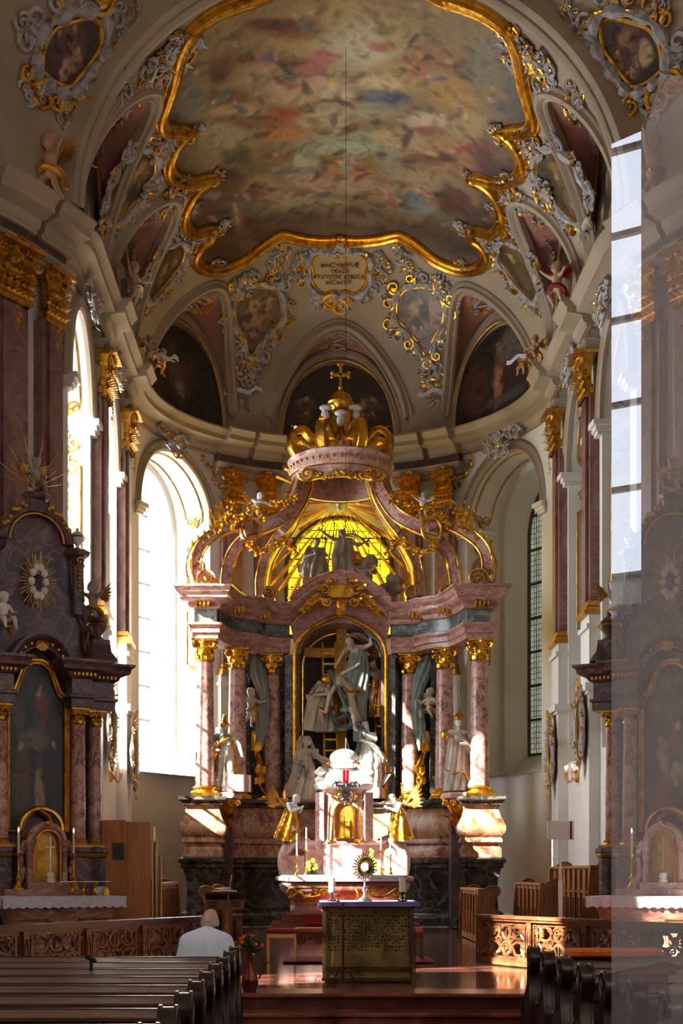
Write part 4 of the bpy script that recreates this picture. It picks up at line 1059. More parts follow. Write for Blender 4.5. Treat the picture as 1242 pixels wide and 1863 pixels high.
# entablature through the columns, with the arched middle
half = [V((-3.68,33.6,0)), V((-3.68,32.46,0)), V((-3.05,32.46,0)), V((-2.95,33.0,0)), V((-2.75,33.65,0)), V((-2.2,34.0,0)), V((-1.95,34.5,0)), V((-1.32,34.62,0))]
for sg in (-1, 1):
    path = half if sg < 0 else [V((-p.x, p.y, p.z)) for p in half[::-1]]
    nr = mitre(path)
    for pf, nm, m in (([(-.5,7.48),(.0,7.48),(.0,7.60),(.05,7.62),(.05,7.74),(.12,7.80),(.12,7.86),(-.02,7.88)], 'architrave', 'marble_cornice'), ([(.0,7.86),(-.04,7.9),(-.04,8.22),(0,8.25)], 'frieze', 'marble_green')):
        mb = MB(); mb.sweep(path, pf, nr); wpart(mb, nm, m, HA)
    mb = MB()
    for k, (x, y) in enumerate(((3.42,32.40),(2.62,33.42),(2.0,34.16))):
        if k: pass
        for i in range(4): mb.box((sg*(x-.15+.1*i), y-.1-(.0 if k == 0 else .02), 8.33), (.06,.12,.22)); mb.ell((sg*(x-.15+.1*i), y-.17, 8.25), .04, 6, 4)
    wpart(mb, 'gilded_console', 'gold', HA)
mid = []
for i in range(41):
    x = -1.32+2.64*i/40; c = math.cos(PI*x/2.64); mid.append(V((x, 34.62-.12*c, .80*(c**.75 if c > 0 else 0))))
full = half[:-1]+mid+[V((-p.x, p.y, p.z)) for p in half[-2::-1]]
CORN = [(-.1,8.2),(.06,8.22),(.10,8.28),(.10,8.33),(.24,8.37),(.30,8.44),(.30,8.52),(.36,8.56),(.40,8.66),(.44,8.68),(.44,8.73),(-.5,8.76)]
mb = MB(); mb.sweep(full, CORN, mitre(full)); wpart(mb, 'cornice', 'marble_cornice', HA)
# arch field under the bowed cornice, niche, frames
mb = MB(); N = 30
AR = [V((1.12*math.cos(PI*(1-i/N)), 0, 7.35+.95*math.sin(PI*(1-i/N)))) for i in range(N+1)]
top = [V((p.x*1.18, 0, max(7.6, 8.25+.8*max(0, math.cos(PI*p.x*1.18/2.64))**.75))) for p in AR]
mb.add([p+V((0,34.75,0)) for p in AR]+[p+V((0,34.75,0)) for p in top], [(i, i+1, N+2+i, N+1+i) for i in range(N)])
mb.add([p+V((0,34.75,0)) for p in AR]+[p+V((0,35.9,0)) for p in AR], [(i, i+1, N+2+i, N+1+i) for i in range(N)])
wpart(mb, 'arch_field', 'marble_cornice', HA)
for sg in (-1, 1):
    mb = MB(); mb.box((sg*1.33,34.85,5.5), (.24,.25,3.9)); wpart(mb, 'green_pier', 'marble_green', HA, smooth=False)
    mb = MB(); mb.box((sg*1.13,35.3,5.5), (.08,1.1,3.9)); wpart(mb, 'niche_side', 'marble_purple', HA, smooth=False)
    mb = MB(); mb.box((sg*2.0,35.5,5.55), (1.3,.15,3.9)); mb.box((sg*2.55,35.0,5.55), (.35,.5,3.9)); wpart(mb, 'back_pier', 'marble_dark', HA, smooth=False)
mb = MB(); mb.slab([V((-1.2,36.0,3.5)), V((1.2,36.0,3.5))]+[V((p.x*1.07, 36.0, p.z+.05)) for p in AR[::-1]], (0,.1,0)); wpart(mb, 'niche_back', 'niche', HA, smooth=False)
mb = MB()
F1 = [V((-1.20,34.70,3.62)), V((-1.20,34.70,7.35))]+[V((p.x*1.07, 34.68, p.z*1.0+.06+(.12 if abs(p.x) < .6 else 0)*(1-abs(p.x)/.6))) for p in AR]+[V((1.20,34.70,7.35)), V((1.20,34.70,3.62))]
mb.tube(F1, .055, 8, up=V((0,1,0))); 
F2 = [V((-.98,35.9,3.62)), V((-.98,35.9,7.3))]+[V((p.x*.88, 35.9, 7.3+(p.z-7.35)*.95)) for p in AR]+[V((.98,35.9,7.3)), V((.98,35.9,3.62))]
mb.tube(F2, .03, 6, up=V((0,1,0)))
F3 = [V((q.x*1.02, 34.5, 8.12+.70*max(0, math.cos(PI*q.x/2.64))**.75)) for q in mid[3:-3]]; mb.tube(F3, .035, 6, up=V((0,1,0)))
wpart(mb, 'gilded_frame', 'gold', HA)
# gilt cartouche on the bowed cornice
S = MB(); c = V((0.0, 34.25, 8.98)); X = V((1,0,0)); Y_ = V((0,-1,0))
S.slab([c+X*a*.34+U3*b*.13 for a, b in ((-1,-.6),(-.6,-1),(.6,-1),(1,-.6),(1,.6),(.6,1),(-.6,1),(-1,.6))], (0,-.06,0))
for e in (-1, 1):
    for i, (dx, dz, r) in enumerate(((.42,.05,.16),(.34,-.24,.13),(.22,.28,.12),(.6,-.1,.12),(.78,-.28,.1),(.95,-.42,.08))):
        S.scroll(c+X*e*dx+U3*dz+Y_*.08, X*e, U3, r, 1.4, .28, (-1)**i); S.leaf(c+X*e*dx+U3*dz+Y_*.1, X*e+U3*(.6-i*.25), Y_, r*2.4, r*.4, .3)
    for i in range(8): S.ell(c+X*e*(.62+.05*i)+U3*(-.22-.045*i+.03*math.sin(i*3))+Y_*.1, .055, 6, 5)
for i in range(7): S.leaf(c+U3*.12+X*(i-3)*.07, U3+X*(i-3)*.22, Y_, .3, .05, .2)
S.ell(c-U3*.32+Y_*.12, (.13,.08,.15), 8, 6); S.leaf(c-U3*.4+Y_*.1, -U3, Y_, .35, .12, .2)
wpart(S, 'gilded_cartouche', 'gold', HA)
# canopy ring
RC = V((0, 34.3, 0))
mb = MB(); mb.lathe([(1.08,11.67),(1.2,11.67),(1.22,11.77),(1.26,11.80),(1.26,11.95),(1.30,11.98),(1.33,12.11),(1.30,12.23),(1.36,12.27),(1.38,12.35),(1.30,12.39),(1.08,12.39),(1.08,11.67)], RC, 48, cap=False); wpart(mb, 'canopy_ring', 'marble_rose', HA)
mb = MB()
for k in range(44): a = 2*PI*k/44; d = V((math.cos(a), math.sin(a), 0)); mb.ell(RC+d*1.33+U3*12.15, (.035,.035,.05), 6, 5); mb.ell(RC+d*1.30+U3*12.05, .025, 5, 4)
mb.lathe([(1.27,11.95),(1.31,11.97),(1.27,11.99)], RC, 48, cap=False); mb.lathe([(1.2,11.65),(1.24,11.68),(1.2,11.71)], RC, 48, cap=False)
wpart(mb, 'ring_studs', 'gold', HA)
def band(pts, w, th, name, scr=None, m='marble_column'):
    P = smooth_pts([V(p) for p in pts], 6); n = len(P); nr = []
    for i in range(n):
        d = (P[min(n-1, i+1)]-P[max(0, i-1)]).normalized(); rad = V((P[i].x-RC.x, P[i].y-RC.y, 0)).normalized(); sd = V((-rad.y, rad.x, 0)); nr.append((sd, sd.cross(d).normalized()))
    B = MB(); B.sweep(P, [(-w/2,-th/2),(w/2,-th/2),(w/2,th/2),(-w/2,th/2),(-w/2,-th/2)], nr)
    G = MB()
    for a in (-1, 1):
        for b in (-1, 1): G.tube([p+s*a*w/2+u*b*th/2 for p, (s, u) in zip(P, nr)], .028, 6)
    if scr:
        c, x, r = V(scr[0]), V(scr[1]).normalized(), scr[2]
        sd = nr[0][0]
        B.lathe([(r*.9,-w/2),(r*.9,w/2)], (0,0,0), 20); k = len(B.v)-40
        M = Matrix((x, U3, x.cross(U3))).transposed()
        for i in range(k, len(B.v)): q = V(B.v[i]); q = M @ q+c; B.v[i] = (q.x, q.y, q.z)
        for e in (-1, 1):
            G.scroll(c+x.cross(U3)*e*(w/2+.02), x, U3, r, 1.9, .13, scr[3], seg=6, n=26); G.ell(c+x.cross(U3)*e*(w/2+.05), r*.22, 8, 6)
    o = wpart(B, name, m, HA); g = G.build('gilded_edging', 'gold', o); return o
for mi in (1, -1):
    def A(px, py, y): p = at(px, py, y); p.x = abs(p.x+.0)*-mi if True else p.x; return p
    band([A(357,1058,32.8),A(352,1030,32.8),A(360,1000,32.85),A(385,975,32.95),A(425,955,33.1),A(458,960,33.2)], .38, .26, 'volute', (A(375,1056,32.8), (1,0,0), .27, -mi))
    band([A(440,968,33.2),A(480,958,33.3),A(515,938,33.4),A(538,905,33.6),A(551,870,33.8),A(560,845,34.0)], .34, .30, 'upper_band')
    band([A(412,1078,34.0),A(412,1050,34.0),A(420,1015,34.0),A(438,988,33.8),A(460,972,33.5)], .30, .26, 'volute', (A(429,1078,34.0), (1,0,0), .2, -mi))
    band([A(478,1085,34.9),A(478,1055,34.9),A(486,1020,34.9),A(505,985,34.8),A(528,955,34.7),A(548,910,34.6),A(562,868,34.5)], .30, .26, 'volute', (A(489,1080,34.9), (1,0,0), .2, -mi))
    band([A(512,968,34.0),A(530,945,34.0),A(552,905,34.0),A(562,855,34.0)], .22, .2, 'upper_band')
    for (px, py, y, w, h) in ((375,1080,32.8,.5,.28),(429,1102,34.0,.4,.3),(489,1102,34.9,.42,.34)):
        q = A(px, py, y); mb = MB(); mb.lathe([(w*.62,-h/2),(w*.62,-h/2+.05),(w*.5,-h/4),(w*.44,h/3),(w*.55,h/2)], q, 4, a0=PI/4, a1=2*PI+PI/4); wpart(mb, 'volute_block', 'marble_green', HA, smooth=False)
    # medallion, garlands and leaves
    G = MB(); q = A(457,964,32.95); G.tube([q+V((math.cos(a)*.24, -.05, math.sin(a)*.3)) for a in [2*PI*i/20 for i in range(20)]], .04, 6, closed=True, up=V((0,1,0)))
    r = random.Random(8)
    def gar(pts, n, w):
        P = smooth_pts(pts, 8)
        for i in range(n):
            c = P[int(i*(len(P)-1)/(n-1))]
            for _ in range(3): G.ell(c+V((r.uniform(-w,w), r.uniform(-w,w)-.03, r.uniform(-w,w))), w*r.uniform(.4,.8), 5, 4)
            if i % 2 == 0: G.leaf(c, V((r.uniform(-1,1), -.3, r.uniform(-1,1))), V((0,-1,0)), w*2.4, w*.6, .3)
    gar([A(425,955,32.8),A(440,938,32.8),A(462,928,32.8),A(478,940,32.8)], 12, .09)
    gar([A(488,915,33.2),A(515,918,33.2),A(535,905,33.2)], 12, .08)
    gar([A(452,992,32.9),A(470,1004,33.1),A(500,992,33.6),A(520,985,33.8),A(540,1010,34.0)], 20, .09)
    gar([A(400,965,32.7),A(415,935,32.7),A(420,915,32.7)], 6, .08); 
    for px, py in ((400,945),(410,938),(418,930)): G.leaf(A(px-10, py+12, 32.75), U3+V((-.3*mi,0,0)), Y_, .5, .07, .3)
    for i in range(6): G.leaf(A(357+i*11, 1000-i*9, 32.7), U3+V((-.5*mi,0,0)), Y_, .3, .07, .3)
    gar([A(566,858,33.2),A(590,868,33.1),A(620,858,33.0)], 16, .06)
    G.scroll(A(558,862,33.1), X*-mi, U3, .2, 1.6, .25, -1)
    wpart(G, 'gilded_garland', 'gold', HA)
# crown above the ring
for k in range(8):
    a = PI/8+PI/4*k; d = V((math.cos(a), math.sin(a), 0)); sd = V((-d.y, d.x, 0))
    P = [RC+d*r+U3*z for r, z in ((1.20,12.38),(1.34,12.62),(1.30,12.95),(1.06,13.08),(.86,12.92),(.66,12.84),(.46,13.0),(.34,13.3),(.28,13.62))]
    P = smooth_pts(P, 5); mb = MB(); n = len(P); nr = []
    for i in range(n): t_ = (P[min(n-1, i+1)]-P[max(0, i-1)]).normalized(); nr.append((sd, sd.cross(t_)))
    mb.sweep(P, [(-.11,-.07),(.11,-.07),(.13,0),(.11,.07),(-.11,.07),(-.13,0),(-.11,-.07)], nr)
    for e in (-1, 1): mb.tube([p+sd*e*.11+q[1]*.07 for p, q in zip(P, nr)], .022, 5); mb.scroll(RC+d*1.16+sd*e*.1+U3*12.52, d, U3, .14, 1.3, .28, 1)
    mb.leaf(RC+d*1.2+U3*13.0, U3+d*.5, d, .3, .1, .5); mb.leaf(RC+d*1.2+U3*12.45, U3+d*.15, d, .4, .1, .2)
    wpart(mb, 'crown_arch', 'gold_dark' if k % 2 else 'gold', HA)
mb = MB(); mb.lathe([(.1,13.35),(.36,13.44),(.32,13.56),(.14,13.62)], RC, 20); mb.ell(RC+U3*13.92, (.31,.31,.30), 20, 14); mb.lathe([(.31,13.88),(.345,13.92),(.31,13.96)], RC, 24, cap=False); mb.lathe([(.1,14.2),(.05,14.26),(.07,14.32),(.03,14.38)], RC, 10)
mb.box(RC+U3*14.62, (.07,.06,.6)); mb.box(RC+U3*14.66, (.44,.06,.07))
for x, z in ((-.22,14.66),(.22,14.66),(0,14.94)):
    for e in (-1, 1): mb.ell(RC+V((x+(e*.05 if x == 0 else 0), 0, z+(e*.05 if x else 0))), .05, 6, 5)
wpart(mb, 'orb_and_cross', 'gold', HA)
mb = MB()
for a in (-2.5, -PI/2, -.65): d = V((math.cos(a), math.sin(a), 0)); z = 13.3 if abs(a+PI/2) < .1 else 13.5; mb.ell(RC+d*.5+U3*z, (.11,.11,.15), 8, 6); mb.ell(RC+d*.48+U3*(z+.2), (.17,.08,.09), 8, 6); mb.leaf(RC+d*.4+U3*z, V((d.x,d.y,.8)), d, .3, .08, .2)
wpart(mb, 'carved_ornament', 'statue_white', HA)
# sunburst, clouds, dove
c = at(616, 915, 36.6); SB_ = thing('sunburst', 'gilded sunburst of long rays before the yellow window', 'sunburst', c); r = random.Random(5); mb = MB()
for k in range(64):
    a = 2*PI*k/64+r.uniform(-.02,.02); down = -math.sin(a); L = (1.35+.5*r.random()) if down < .2 else (2.0+1.5*down*r.uniform(.75,1.0)); 
    if abs(math.cos(a)) > .75: L = r.uniform(1.3,1.9)
    if k % 5 == 4: continue
    d = V((math.cos(a), 0, math.sin(a))); w = .035+.012*L; s_ = d.cross(V((0,1,0)))
    mb.add([d*.28-s_*.008, d*.28+s_*.008, d*L+s_*w, d*L-s_*w, d*.28-V((0,.015,0)), d*L-V((0,.05,0))], [(0,1,2,3),(0,4,5,3),(1,2,5,4),(0,1,4),(3,5,2)])
mb.build('rays', 'gold', SB_, smooth=False)
t = thing('dove', 'small pale carved dove at the centre of the sunburst', 'dove', c+V((0,-.2,0)))
mb = MB(); mb.ell((0,0,0), (.1,.1,.2), 10, 8); mb.ell((0,-.05,-.22), .07, 8, 6)
for e in (-1, 1): 
    for i in range(5): mb.leaf((e*.05,0,.05), V((e*1,0,.6-.22*i)), V((0,-1,0)), .38-.03*i, .05, .1)
mb.build('body', 'statue', t)
def cloud(label, pts, m='statue_grey', s=.2, seed=1):
    r = random.Random(seed); c = sum([V(p) for p in pts], V())/len(pts); t = thing('carved_cloud', label, 'cloud', c); mb = MB()
    for p in pts:
        for _ in range(5): mb.ell(V(p)-c+V((r.uniform(-s,s), r.uniform(-s,s)*.7, r.uniform(-s,s))), s*r.uniform(.5,.95), 10, 8)
    me = bake(mb, .035, 4, m); mesh_obj('cloud_mass', me, t)
cloud('grey carved cloud bank above the dove', [at(592,898,36.2), at(615,892,36.2), at(640,898,36.2)], s=.2)
cloud('grey carved clouds under the enthroned group', [at(575,1060,35.5), at(600,1065,35.4), at(635,1060,35.4), at(660,1040,35.5), at(640,1030,35.6)], s=.26, seed=2)
cloud('round grey carved cloud on the slope of the bowed cornice', [at(705,1085,34.9), at(715,1065,34.9), at(698,1095,34.9)], s=.2, seed=3)
# gilded consoles beneath the two saints
for sg in (-1, 1):
    c = V((sg*2.95, 33.1, 3.55)); t = thing('gilded_console', 'gilded leafy console under the %s' % ('armoured saint' if sg < 0 else 'crowned saint'), 'console', c)
    mb = MB(); mb.lathe([(.02,-.95),(.08,-.8),(.10,-.6),(.2,-.35),(.34,-.15),(.42,-.05),(.44,0),(.0,0)], seg=20)
    for i in range(7): a = -PI*i/6; d = V((math.cos(a), math.sin(a), 0)); mb.leaf(d*.12+V((0,0,-.75)), U3+d*.5, d, .6, .12, .4); mb.scroll(d*.4+V((0,0,-.12)), V((-d.y,d.x,0)), U3, .1, 1.2, .3, 1)
    mb.build('carving', 'gold', t)
# ------------------------------------------------------------ the deposition group and the saints on the high altar
def statue(name, label, loc, H, pose, m, parts, rz=0, fat=1.0, look=(0,-1,0), beard=False, cat='statue', lying=None, vox=.016, headr=.062):
    t = thing(name, label, cat, loc, rz); mb = MB(); human(mb, H, STAND, pose, fat=fat, look=look, beard=beard, headr=headr)
    me = bake(mb, vox, 4, m); o = mesh_obj('body', me, t)
    for nm, mm, fn in parts: q = MB(); fn(q, H); q.build(nm, mm, t)
    return t
def skirt(folds=11, amp=.13, r0=.085, r1=.17, sh=(0,0,0), z0=.64, y=0.0):
    return lambda mb, H: robe(mb, [V((0,0,z0))*H, V((sh[0]*.2,y,.5))*H, V((sh[0]*.6,y,.28))*H, V((sh[0],y,.02))*H], [r0*H, (r0+.02)*H, (r0+r1)/2*H, r1*H], folds, amp, .8)
def cape(side=1, m=None):
    def f(mb, H):
        sash(mb, [V((-.10*side,.05,.84))*H, V((.02*side,-.10,.74))*H, V((.12*side,-.09,.58))*H, V((.16*side,.02,.42))*H, V((.20*side,.06,.22))*H], .07*H, 4)
        robe(mb, [V((.0,.07,.84))*H, V((.0,.12,.6))*H, V((.0,.15,.3))*H, V((.0,.17,.03))*H], [.09*H, .13*H, .16*H, .19*H], 8, .2, .3)
    return f
def base_rock(w, d, h, seed=1):
    def f(mb, H):
        mb.lathe([(w,-h),(w*1.02,-h*.5),(w*.92,-.01),(0,0)], (0,0,0), 24, fold=5, amp=.08, sy=d/w)
    return f
HZ = 3.62
# armoured saint and crowned saint on their consoles
statue('saint_statue', 'armoured saint statue with plumed gilt helmet and gilded cloak', (-2.93,33.05,3.72), 1.75,
    dict(el=(-.2,-.08,.66), wl=(-.1,-.18,.60), er=(.22,-.05,.66), wr=(.26,-.2,.52), kr=(.10,-.16,.30), ar=(.14,-.06,.05)), 'statue',
    [('tunic', 'silver', skirt(9,.12,.10,.14,z0=.66,y=0)), ('cloak', 'gold_dark', cape(-1)), ('base_rock', 'marble_rose', base_rock(.42,.4,.16)),
     ('plumed_helmet', 'gold', lambda mb, H: (mb.ell(V((0,0,.965))*H, (.075*H,.085*H,.06*H), 12, 8), mb.tube(smooth_pts([V((0,-.05,1.02))*H, V((0,.0,1.09))*H, V((0,.09,1.06))*H, V((0,.13,.96))*H], 4), [.03*H]*13, 8))),
     ('millstone', 'marble_rose', lambda mb, H: mb.lathe([(.0,0),(.30,0),(.30,.42),(0,.42)], (.38,-.12,0), 18)), ('breastplate', 'silver', lambda mb, H: mb.ell(V((0,-.01,.73))*H, (.105*H,.095*H,.12*H), 14, 10))])
statue('saint_statue', 'robed saint statue wearing a gilt crown and holding a gilded vessel', (2.95,33.05,3.72), 1.85,
    dict(head=(.0,-.02,.93), el=(-.2,-.08,.70), wl=(-.22,-.22,.70), er=(.2,-.06,.66), wr=(.05,-.19,.64)), 'statue',
    [('robe', 'statue', skirt(12,.14,.10,.19,z0=.68)), ('mantle', 'statue', cape(1)), ('gilded_hem', 'gilt', lambda mb, H: sash(mb, [V((-.19,-.1,.30))*H, V((-.1,-.19,.24))*H, V((.02,-.2,.26))*H, V((.12,-.15,.14))*H], .03*H)),
     ('base_rock', 'marble_rose', base_rock(.44,.4,.16)), ('crown', 'gold', lambda mb, H: (mb.lathe([(.05*H,.965*H),(.072*H,.98*H),(.08*H,1.02*H),(.05*H,1.06*H),(.015*H,1.1*H)], (0,0,0), 16), mb.ell((0,0,1.11*H), .02*H, 6, 5))),
     ('vessel', 'gold', lambda mb, H: mb.lathe([(.0,0),(.05,.0),(.02,.05),(.09,.12),(.10,.22),(.06,.26),(.0,.34)], V((-.22,-.27,.66))*H, 14)),
     ('ewer', 'statue', lambda mb, H: mb.lathe([(0,0),(.11,.02),(.16,.16),(.10,.34),(.06,.40),(.09,.46),(0,.46)], V((.18,-.14,0.0))*H, 16))])
# veiled mourner seated at the foot
statue('mourner_statue', 'veiled mourner statue in pale robes holding a teal cloth beside the ladder', (-.92,34.75,3.66), 1.75,
    dict(head=(.03,-.06,.84), neck=(0,-.02,.78), chest=(-.02,0,.66), waist=(-.02,.02,.54), sl=(-.12,0,.72), sr=(.11,0,.72), el=(-.16,-.08,.56), wl=(-.06,-.2,.52), er=(.22,-.06,.62), wr=(.36,-.1,.58), pelvis=(-.02,.02,.44), kl=(-.1,-.16,.32), kr=(.08,-.18,.34)), 'statue',
    [('robe', 'statue', lambda mb, H: (robe(mb, [V((-.01,0,.66))*H, V((-.02,-.03,.46))*H, V((-.04,-.06,.26))*H, V((-.08,-.05,.0))*H], [.10*H,.15*H,.18*H,.25*H], 9, .16, .8), sash(mb, [V((.1,-.02,.7))*H, V((.22,-.08,.58))*H, V((.3,-.06,.5))*H, V((.3,.0,.3))*H], .06*H))),
     ('veil', 'statue', lambda mb, H: (sash(mb, [V((-.02,-.02,.94))*H, V((-.07,.03,.8))*H, V((-.12,.04,.6))*H, V((-.2,.02,.3))*H, V((-.26,-.05,.02))*H], .085*H, 4), mb.ell(V((.03,-.02,.87))*H, (.075*H,.08*H,.08*H), 12, 8), sash(mb, [V((.05,0,.9))*H, V((.12,.0,.76))*H, V((.14,.0,.6))*H], .06*H))),
     ('held_cloth', 'statue_teal', lambda mb, H: sash(mb, [V((-.05,-.22,.56))*H, V((-.04,-.25,.42))*H, V((-.05,-.24,.33))*H], .04*H)), ('base_rock', 'marble_rose', base_rock(.55,.4,.1))])
# woman reaching up
statue('reaching_statue', 'statue in sunlit white robes reaching up to the hanging feet', (.72,34.7,3.95), 1.72,
    dict(head=(-.03,-.03,.93), sl=(-.12,0,.82), el=(-.2,-.1,.90), wl=(-.22,-.16,1.02), sr=(.1,0,.81), er=(.12,-.14,.72), wr=(-.02,-.2,.78), kr=(.12,-.12,.3)), 'statue_white',
    [('robe', 'statue_white', lambda mb, H: robe(mb, [V((0,0,.78))*H, V((.0,0,.6))*H, V((.02,-.02,.35))*H, V((-.03,-.02,-.14))*H], [.09*H,.11*H,.17*H,.22*H], 10, .15, .8)),
     ('sash', 'statue_white', lambda mb, H: (sash(mb, [V((-.1,-.08,.72))*H, V((.04,-.12,.66))*H, V((.14,-.08,.56))*H, V((.24,0,.4))*H, V((.26,.02,.14))*H], .07*H))),
     ('mantle', 'marble_rose', lambda mb, H: sash(mb, [V((.14,.02,.62))*H, V((.24,.02,.42))*H, V((.27,.0,.2))*H, V((.2,-.05,.02))*H], .08*H)), ('base_rock', 'marble_rose', base_rock(.5,.4,.3))], look=(-.3,-.6,.7))
# the taken-down body carried on the cloth
statue('crucified_body_statue', 'limp pale body with outflung arm lowered head first across the teal cloth', (.05,34.85,5.55), 1.85,
    dict(head=(-.22,-.1,.66), neck=(-.14,-.06,.68), chest=(-.05,-.03,.66), waist=(.05,-.02,.58), pelvis=(.12,-.02,.50), sl=(-.09,.06,.72), sr=(-.06,-.12,.62), el=(.06,.02,.80), wl=(.20,-.04,.87), er=(-.18,-.16,.44), wr=(-.22,-.2,.26),
        hl=(.13,.02,.46), kl=(.16,-.06,.26), al=(.28,-.02,.06), hr=(.11,-.06,.46), kr=(.13,-.14,.24), ar=(.24,-.08,.02)), 'statue',
    [('loincloth', 'gilt', lambda mb, H: (sash(mb, [V((.02,-.08,.56))*H, V((.1,-.1,.5))*H, V((.2,-.06,.52))*H, V((.3,-.02,.46))*H], .05*H), sash(mb, [V((.04,-.08,.46))*H, V((.02,-.12,.36))*H], .03*H)))], look=(-.6,-.8,0))
statue('bearer_statue', 'bearded bearer statue bending on the ladder under the limp body', (-.34,34.95,5.40), 1.6,
    dict(head=(.03,-.14,.80), neck=(.03,-.08,.76), chest=(.02,-.02,.68), sl=(-.12,-.04,.74), sr=(.12,-.04,.76), el=(-.2,-.12,.62), wl=(-.02,-.24,.62), er=(.2,-.12,.72), wr=(.2,-.22,.78), kl=(-.1,-.18,.30), al=(-.04,-.04,.1), kr=(.10,-.14,.34), ar=(.06,.0,.12)), 'statue',
    [('tunic', 'statue_grey', skirt(9,.16,.10,.19,z0=.68,y=-.02)), ('cloak', 'statue', lambda mb, H: (robe(mb, [V((-.06,.0,.84))*H, V((-.16,.02,.62))*H, V((-.22,.0,.36))*H, V((-.26,.0,.04))*H], [.08*H,.12*H,.13*H,.16*H], 6, .22, .45), sash(mb, [V((-.16,0,.8))*H, V((-.26,-.02,.68))*H, V((-.28,-.02,.54))*H], .07*H))),
     ('gilded_lining', 'gold', lambda mb, H: (sash(mb, [V((-.12,-.17,.4))*H, V((-.02,-.22,.34))*H, V((.06,-.2,.42))*H, V((.14,-.16,.36))*H], .06*H), mb.ell(V((-.02,-.22,.86))*H, .085*H, 12, 8)))], look=(0,-.8,-.6), beard=True)
statue('bearer_statue', 'hooded bearer statue leaning over the arm of the great cross', (.42,35.1,6.35), 1.7,
    dict(head=(-.10,-.12,.86), neck=(-.05,-.08,.82), chest=(0,-.02,.74), sl=(-.12,-.04,.80), sr=(.13,0,.80), el=(-.22,-.12,.66), wl=(-.30,-.18,.50), er=(.24,-.06,.84), wr=(.22,-.08,.98)), 'statue',
    [('tunic', 'statue', skirt(8,.16,.09,.15,z0=.7)), ('hood', 'statue_grey', lambda mb, H: (sash(mb, [V((-.18,-.08,.88))*H, V((-.06,-.08,.98))*H, V((.06,-.04,.98))*H, V((.16,0,.92))*H, V((.30,0,.86))*H, V((.4,0,.68))*H], .06*H)))], look=(-.5,-.8,-.4), beard=True)
statue('helper_statue', 'helper statue with gilt belt climbing the right-hand ladder', (.98,35.35,5.85), 1.55,
    dict(head=(-.06,-.1,.9), el=(-.2,-.1,.72), wl=(-.26,-.14,.82), er=(.16,-.1,.92), wr=(.08,-.14,1.04), kl=(-.1,-.18,.34), al=(-.08,0,.16), kr=(.08,-.06,.24), ar=(.08,.02,.0)), 'statue',
    [('tunic', 'gold', skirt(8,.16,.09,.12,z0=.66)), ('cloak', 'statue_grey', lambda mb, H: robe(mb, [V((.05,.08,.86))*H, V((.1,.12,.6))*H, V((.16,.1,.4))*H], [.07*H,.12*H,.12*H], 6, .2, .4))], look=(-.5,-.8,-.1))
c = at(655, 1200, 34.95); t = thing('hanging_shroud', 'long pleated teal shroud hanging from the cross beam', 'cloth', (c.x, c.y, 3.9)); mb = MB(); o_ = V((c.x, c.y, 3.9))
def ap(px, py, y): return at(px, py, y)-o_
robe(mb, [ap(656,1185,35.0), ap(650,1215,34.95), ap(644,1255,34.9), ap(648,1295,34.85), ap(656,1330,34.8)], [.16,.30,.34,.26,.16], 13, .12, .35, seg=80)
sash(mb, [ap(604,1300,34.75), ap(620,1325,34.65), ap(650,1318,34.6), ap(655,1345,34.6), ap(648,1372,34.6)], .16, 7, .3); sash(mb, [ap(600,1220,34.8), ap(620,1260,34.6), ap(628,1300,34.6), ap(600,1310,34.65)], .13, 6)
sash(mb, [ap(664,1150,34.9), ap(690,1165,34.8), ap(700,1180,34.8)], .14, 6); mb.build('shroud', 'statue_teal', t)
# cross and ladders
t = thing('gilded_cross', 'tall gilded wooden cross standing in the dark niche', 'cross', (-.0,35.75,3.6)); c0 = V((0,35.75,3.6)); mb = MB()
a, b = at(621,1138,35.75)-c0, at(621,1400,35.75)-c0; mb.box((a+b)/2, (.27,.14,a.z-b.z)); q = at(621,1188,35.7)-c0; mb.box(q, (2.0,.13,.26)); mb.build('beams', 'panel_tan' if False else 'gilt', t, smooth=False)
mb = MB(); q = at(621,1150,35.6)-c0; mb.box(q, (.25,.03,.36))
mb.build('title_board', 'gold_dark', t, smooth=False)
for lab, A, B, w in (('slender gilded ladder leaning in the niche beneath the bent bearer', at(602,1400,34.85), at(598,1168,35.5), .34), ('long dark gilt-edged ladder leaning against the far arm of the cross', at(700,1335,35.0), at(660,1180,35.6), .34)):
    t = thing('ladder', lab, 'ladder', A); d = B-A; u = d.normalized(); x = V((1,0,0)); mb = MB()
    for e in (-1, 1): mb.bar(x*e*w/2, d+x*e*w/2, .05, .05)
    n = int(d.length/.30); 
    mb.build('rails', 'gold', t, smooth=False); mb = MB()
    for i in range(n): p = u*(.22+i*.30); mb.bar(p-x*w/2, p+x*w/2, .045, .045)
    mb.build('rungs', 'gold', t, smooth=False)
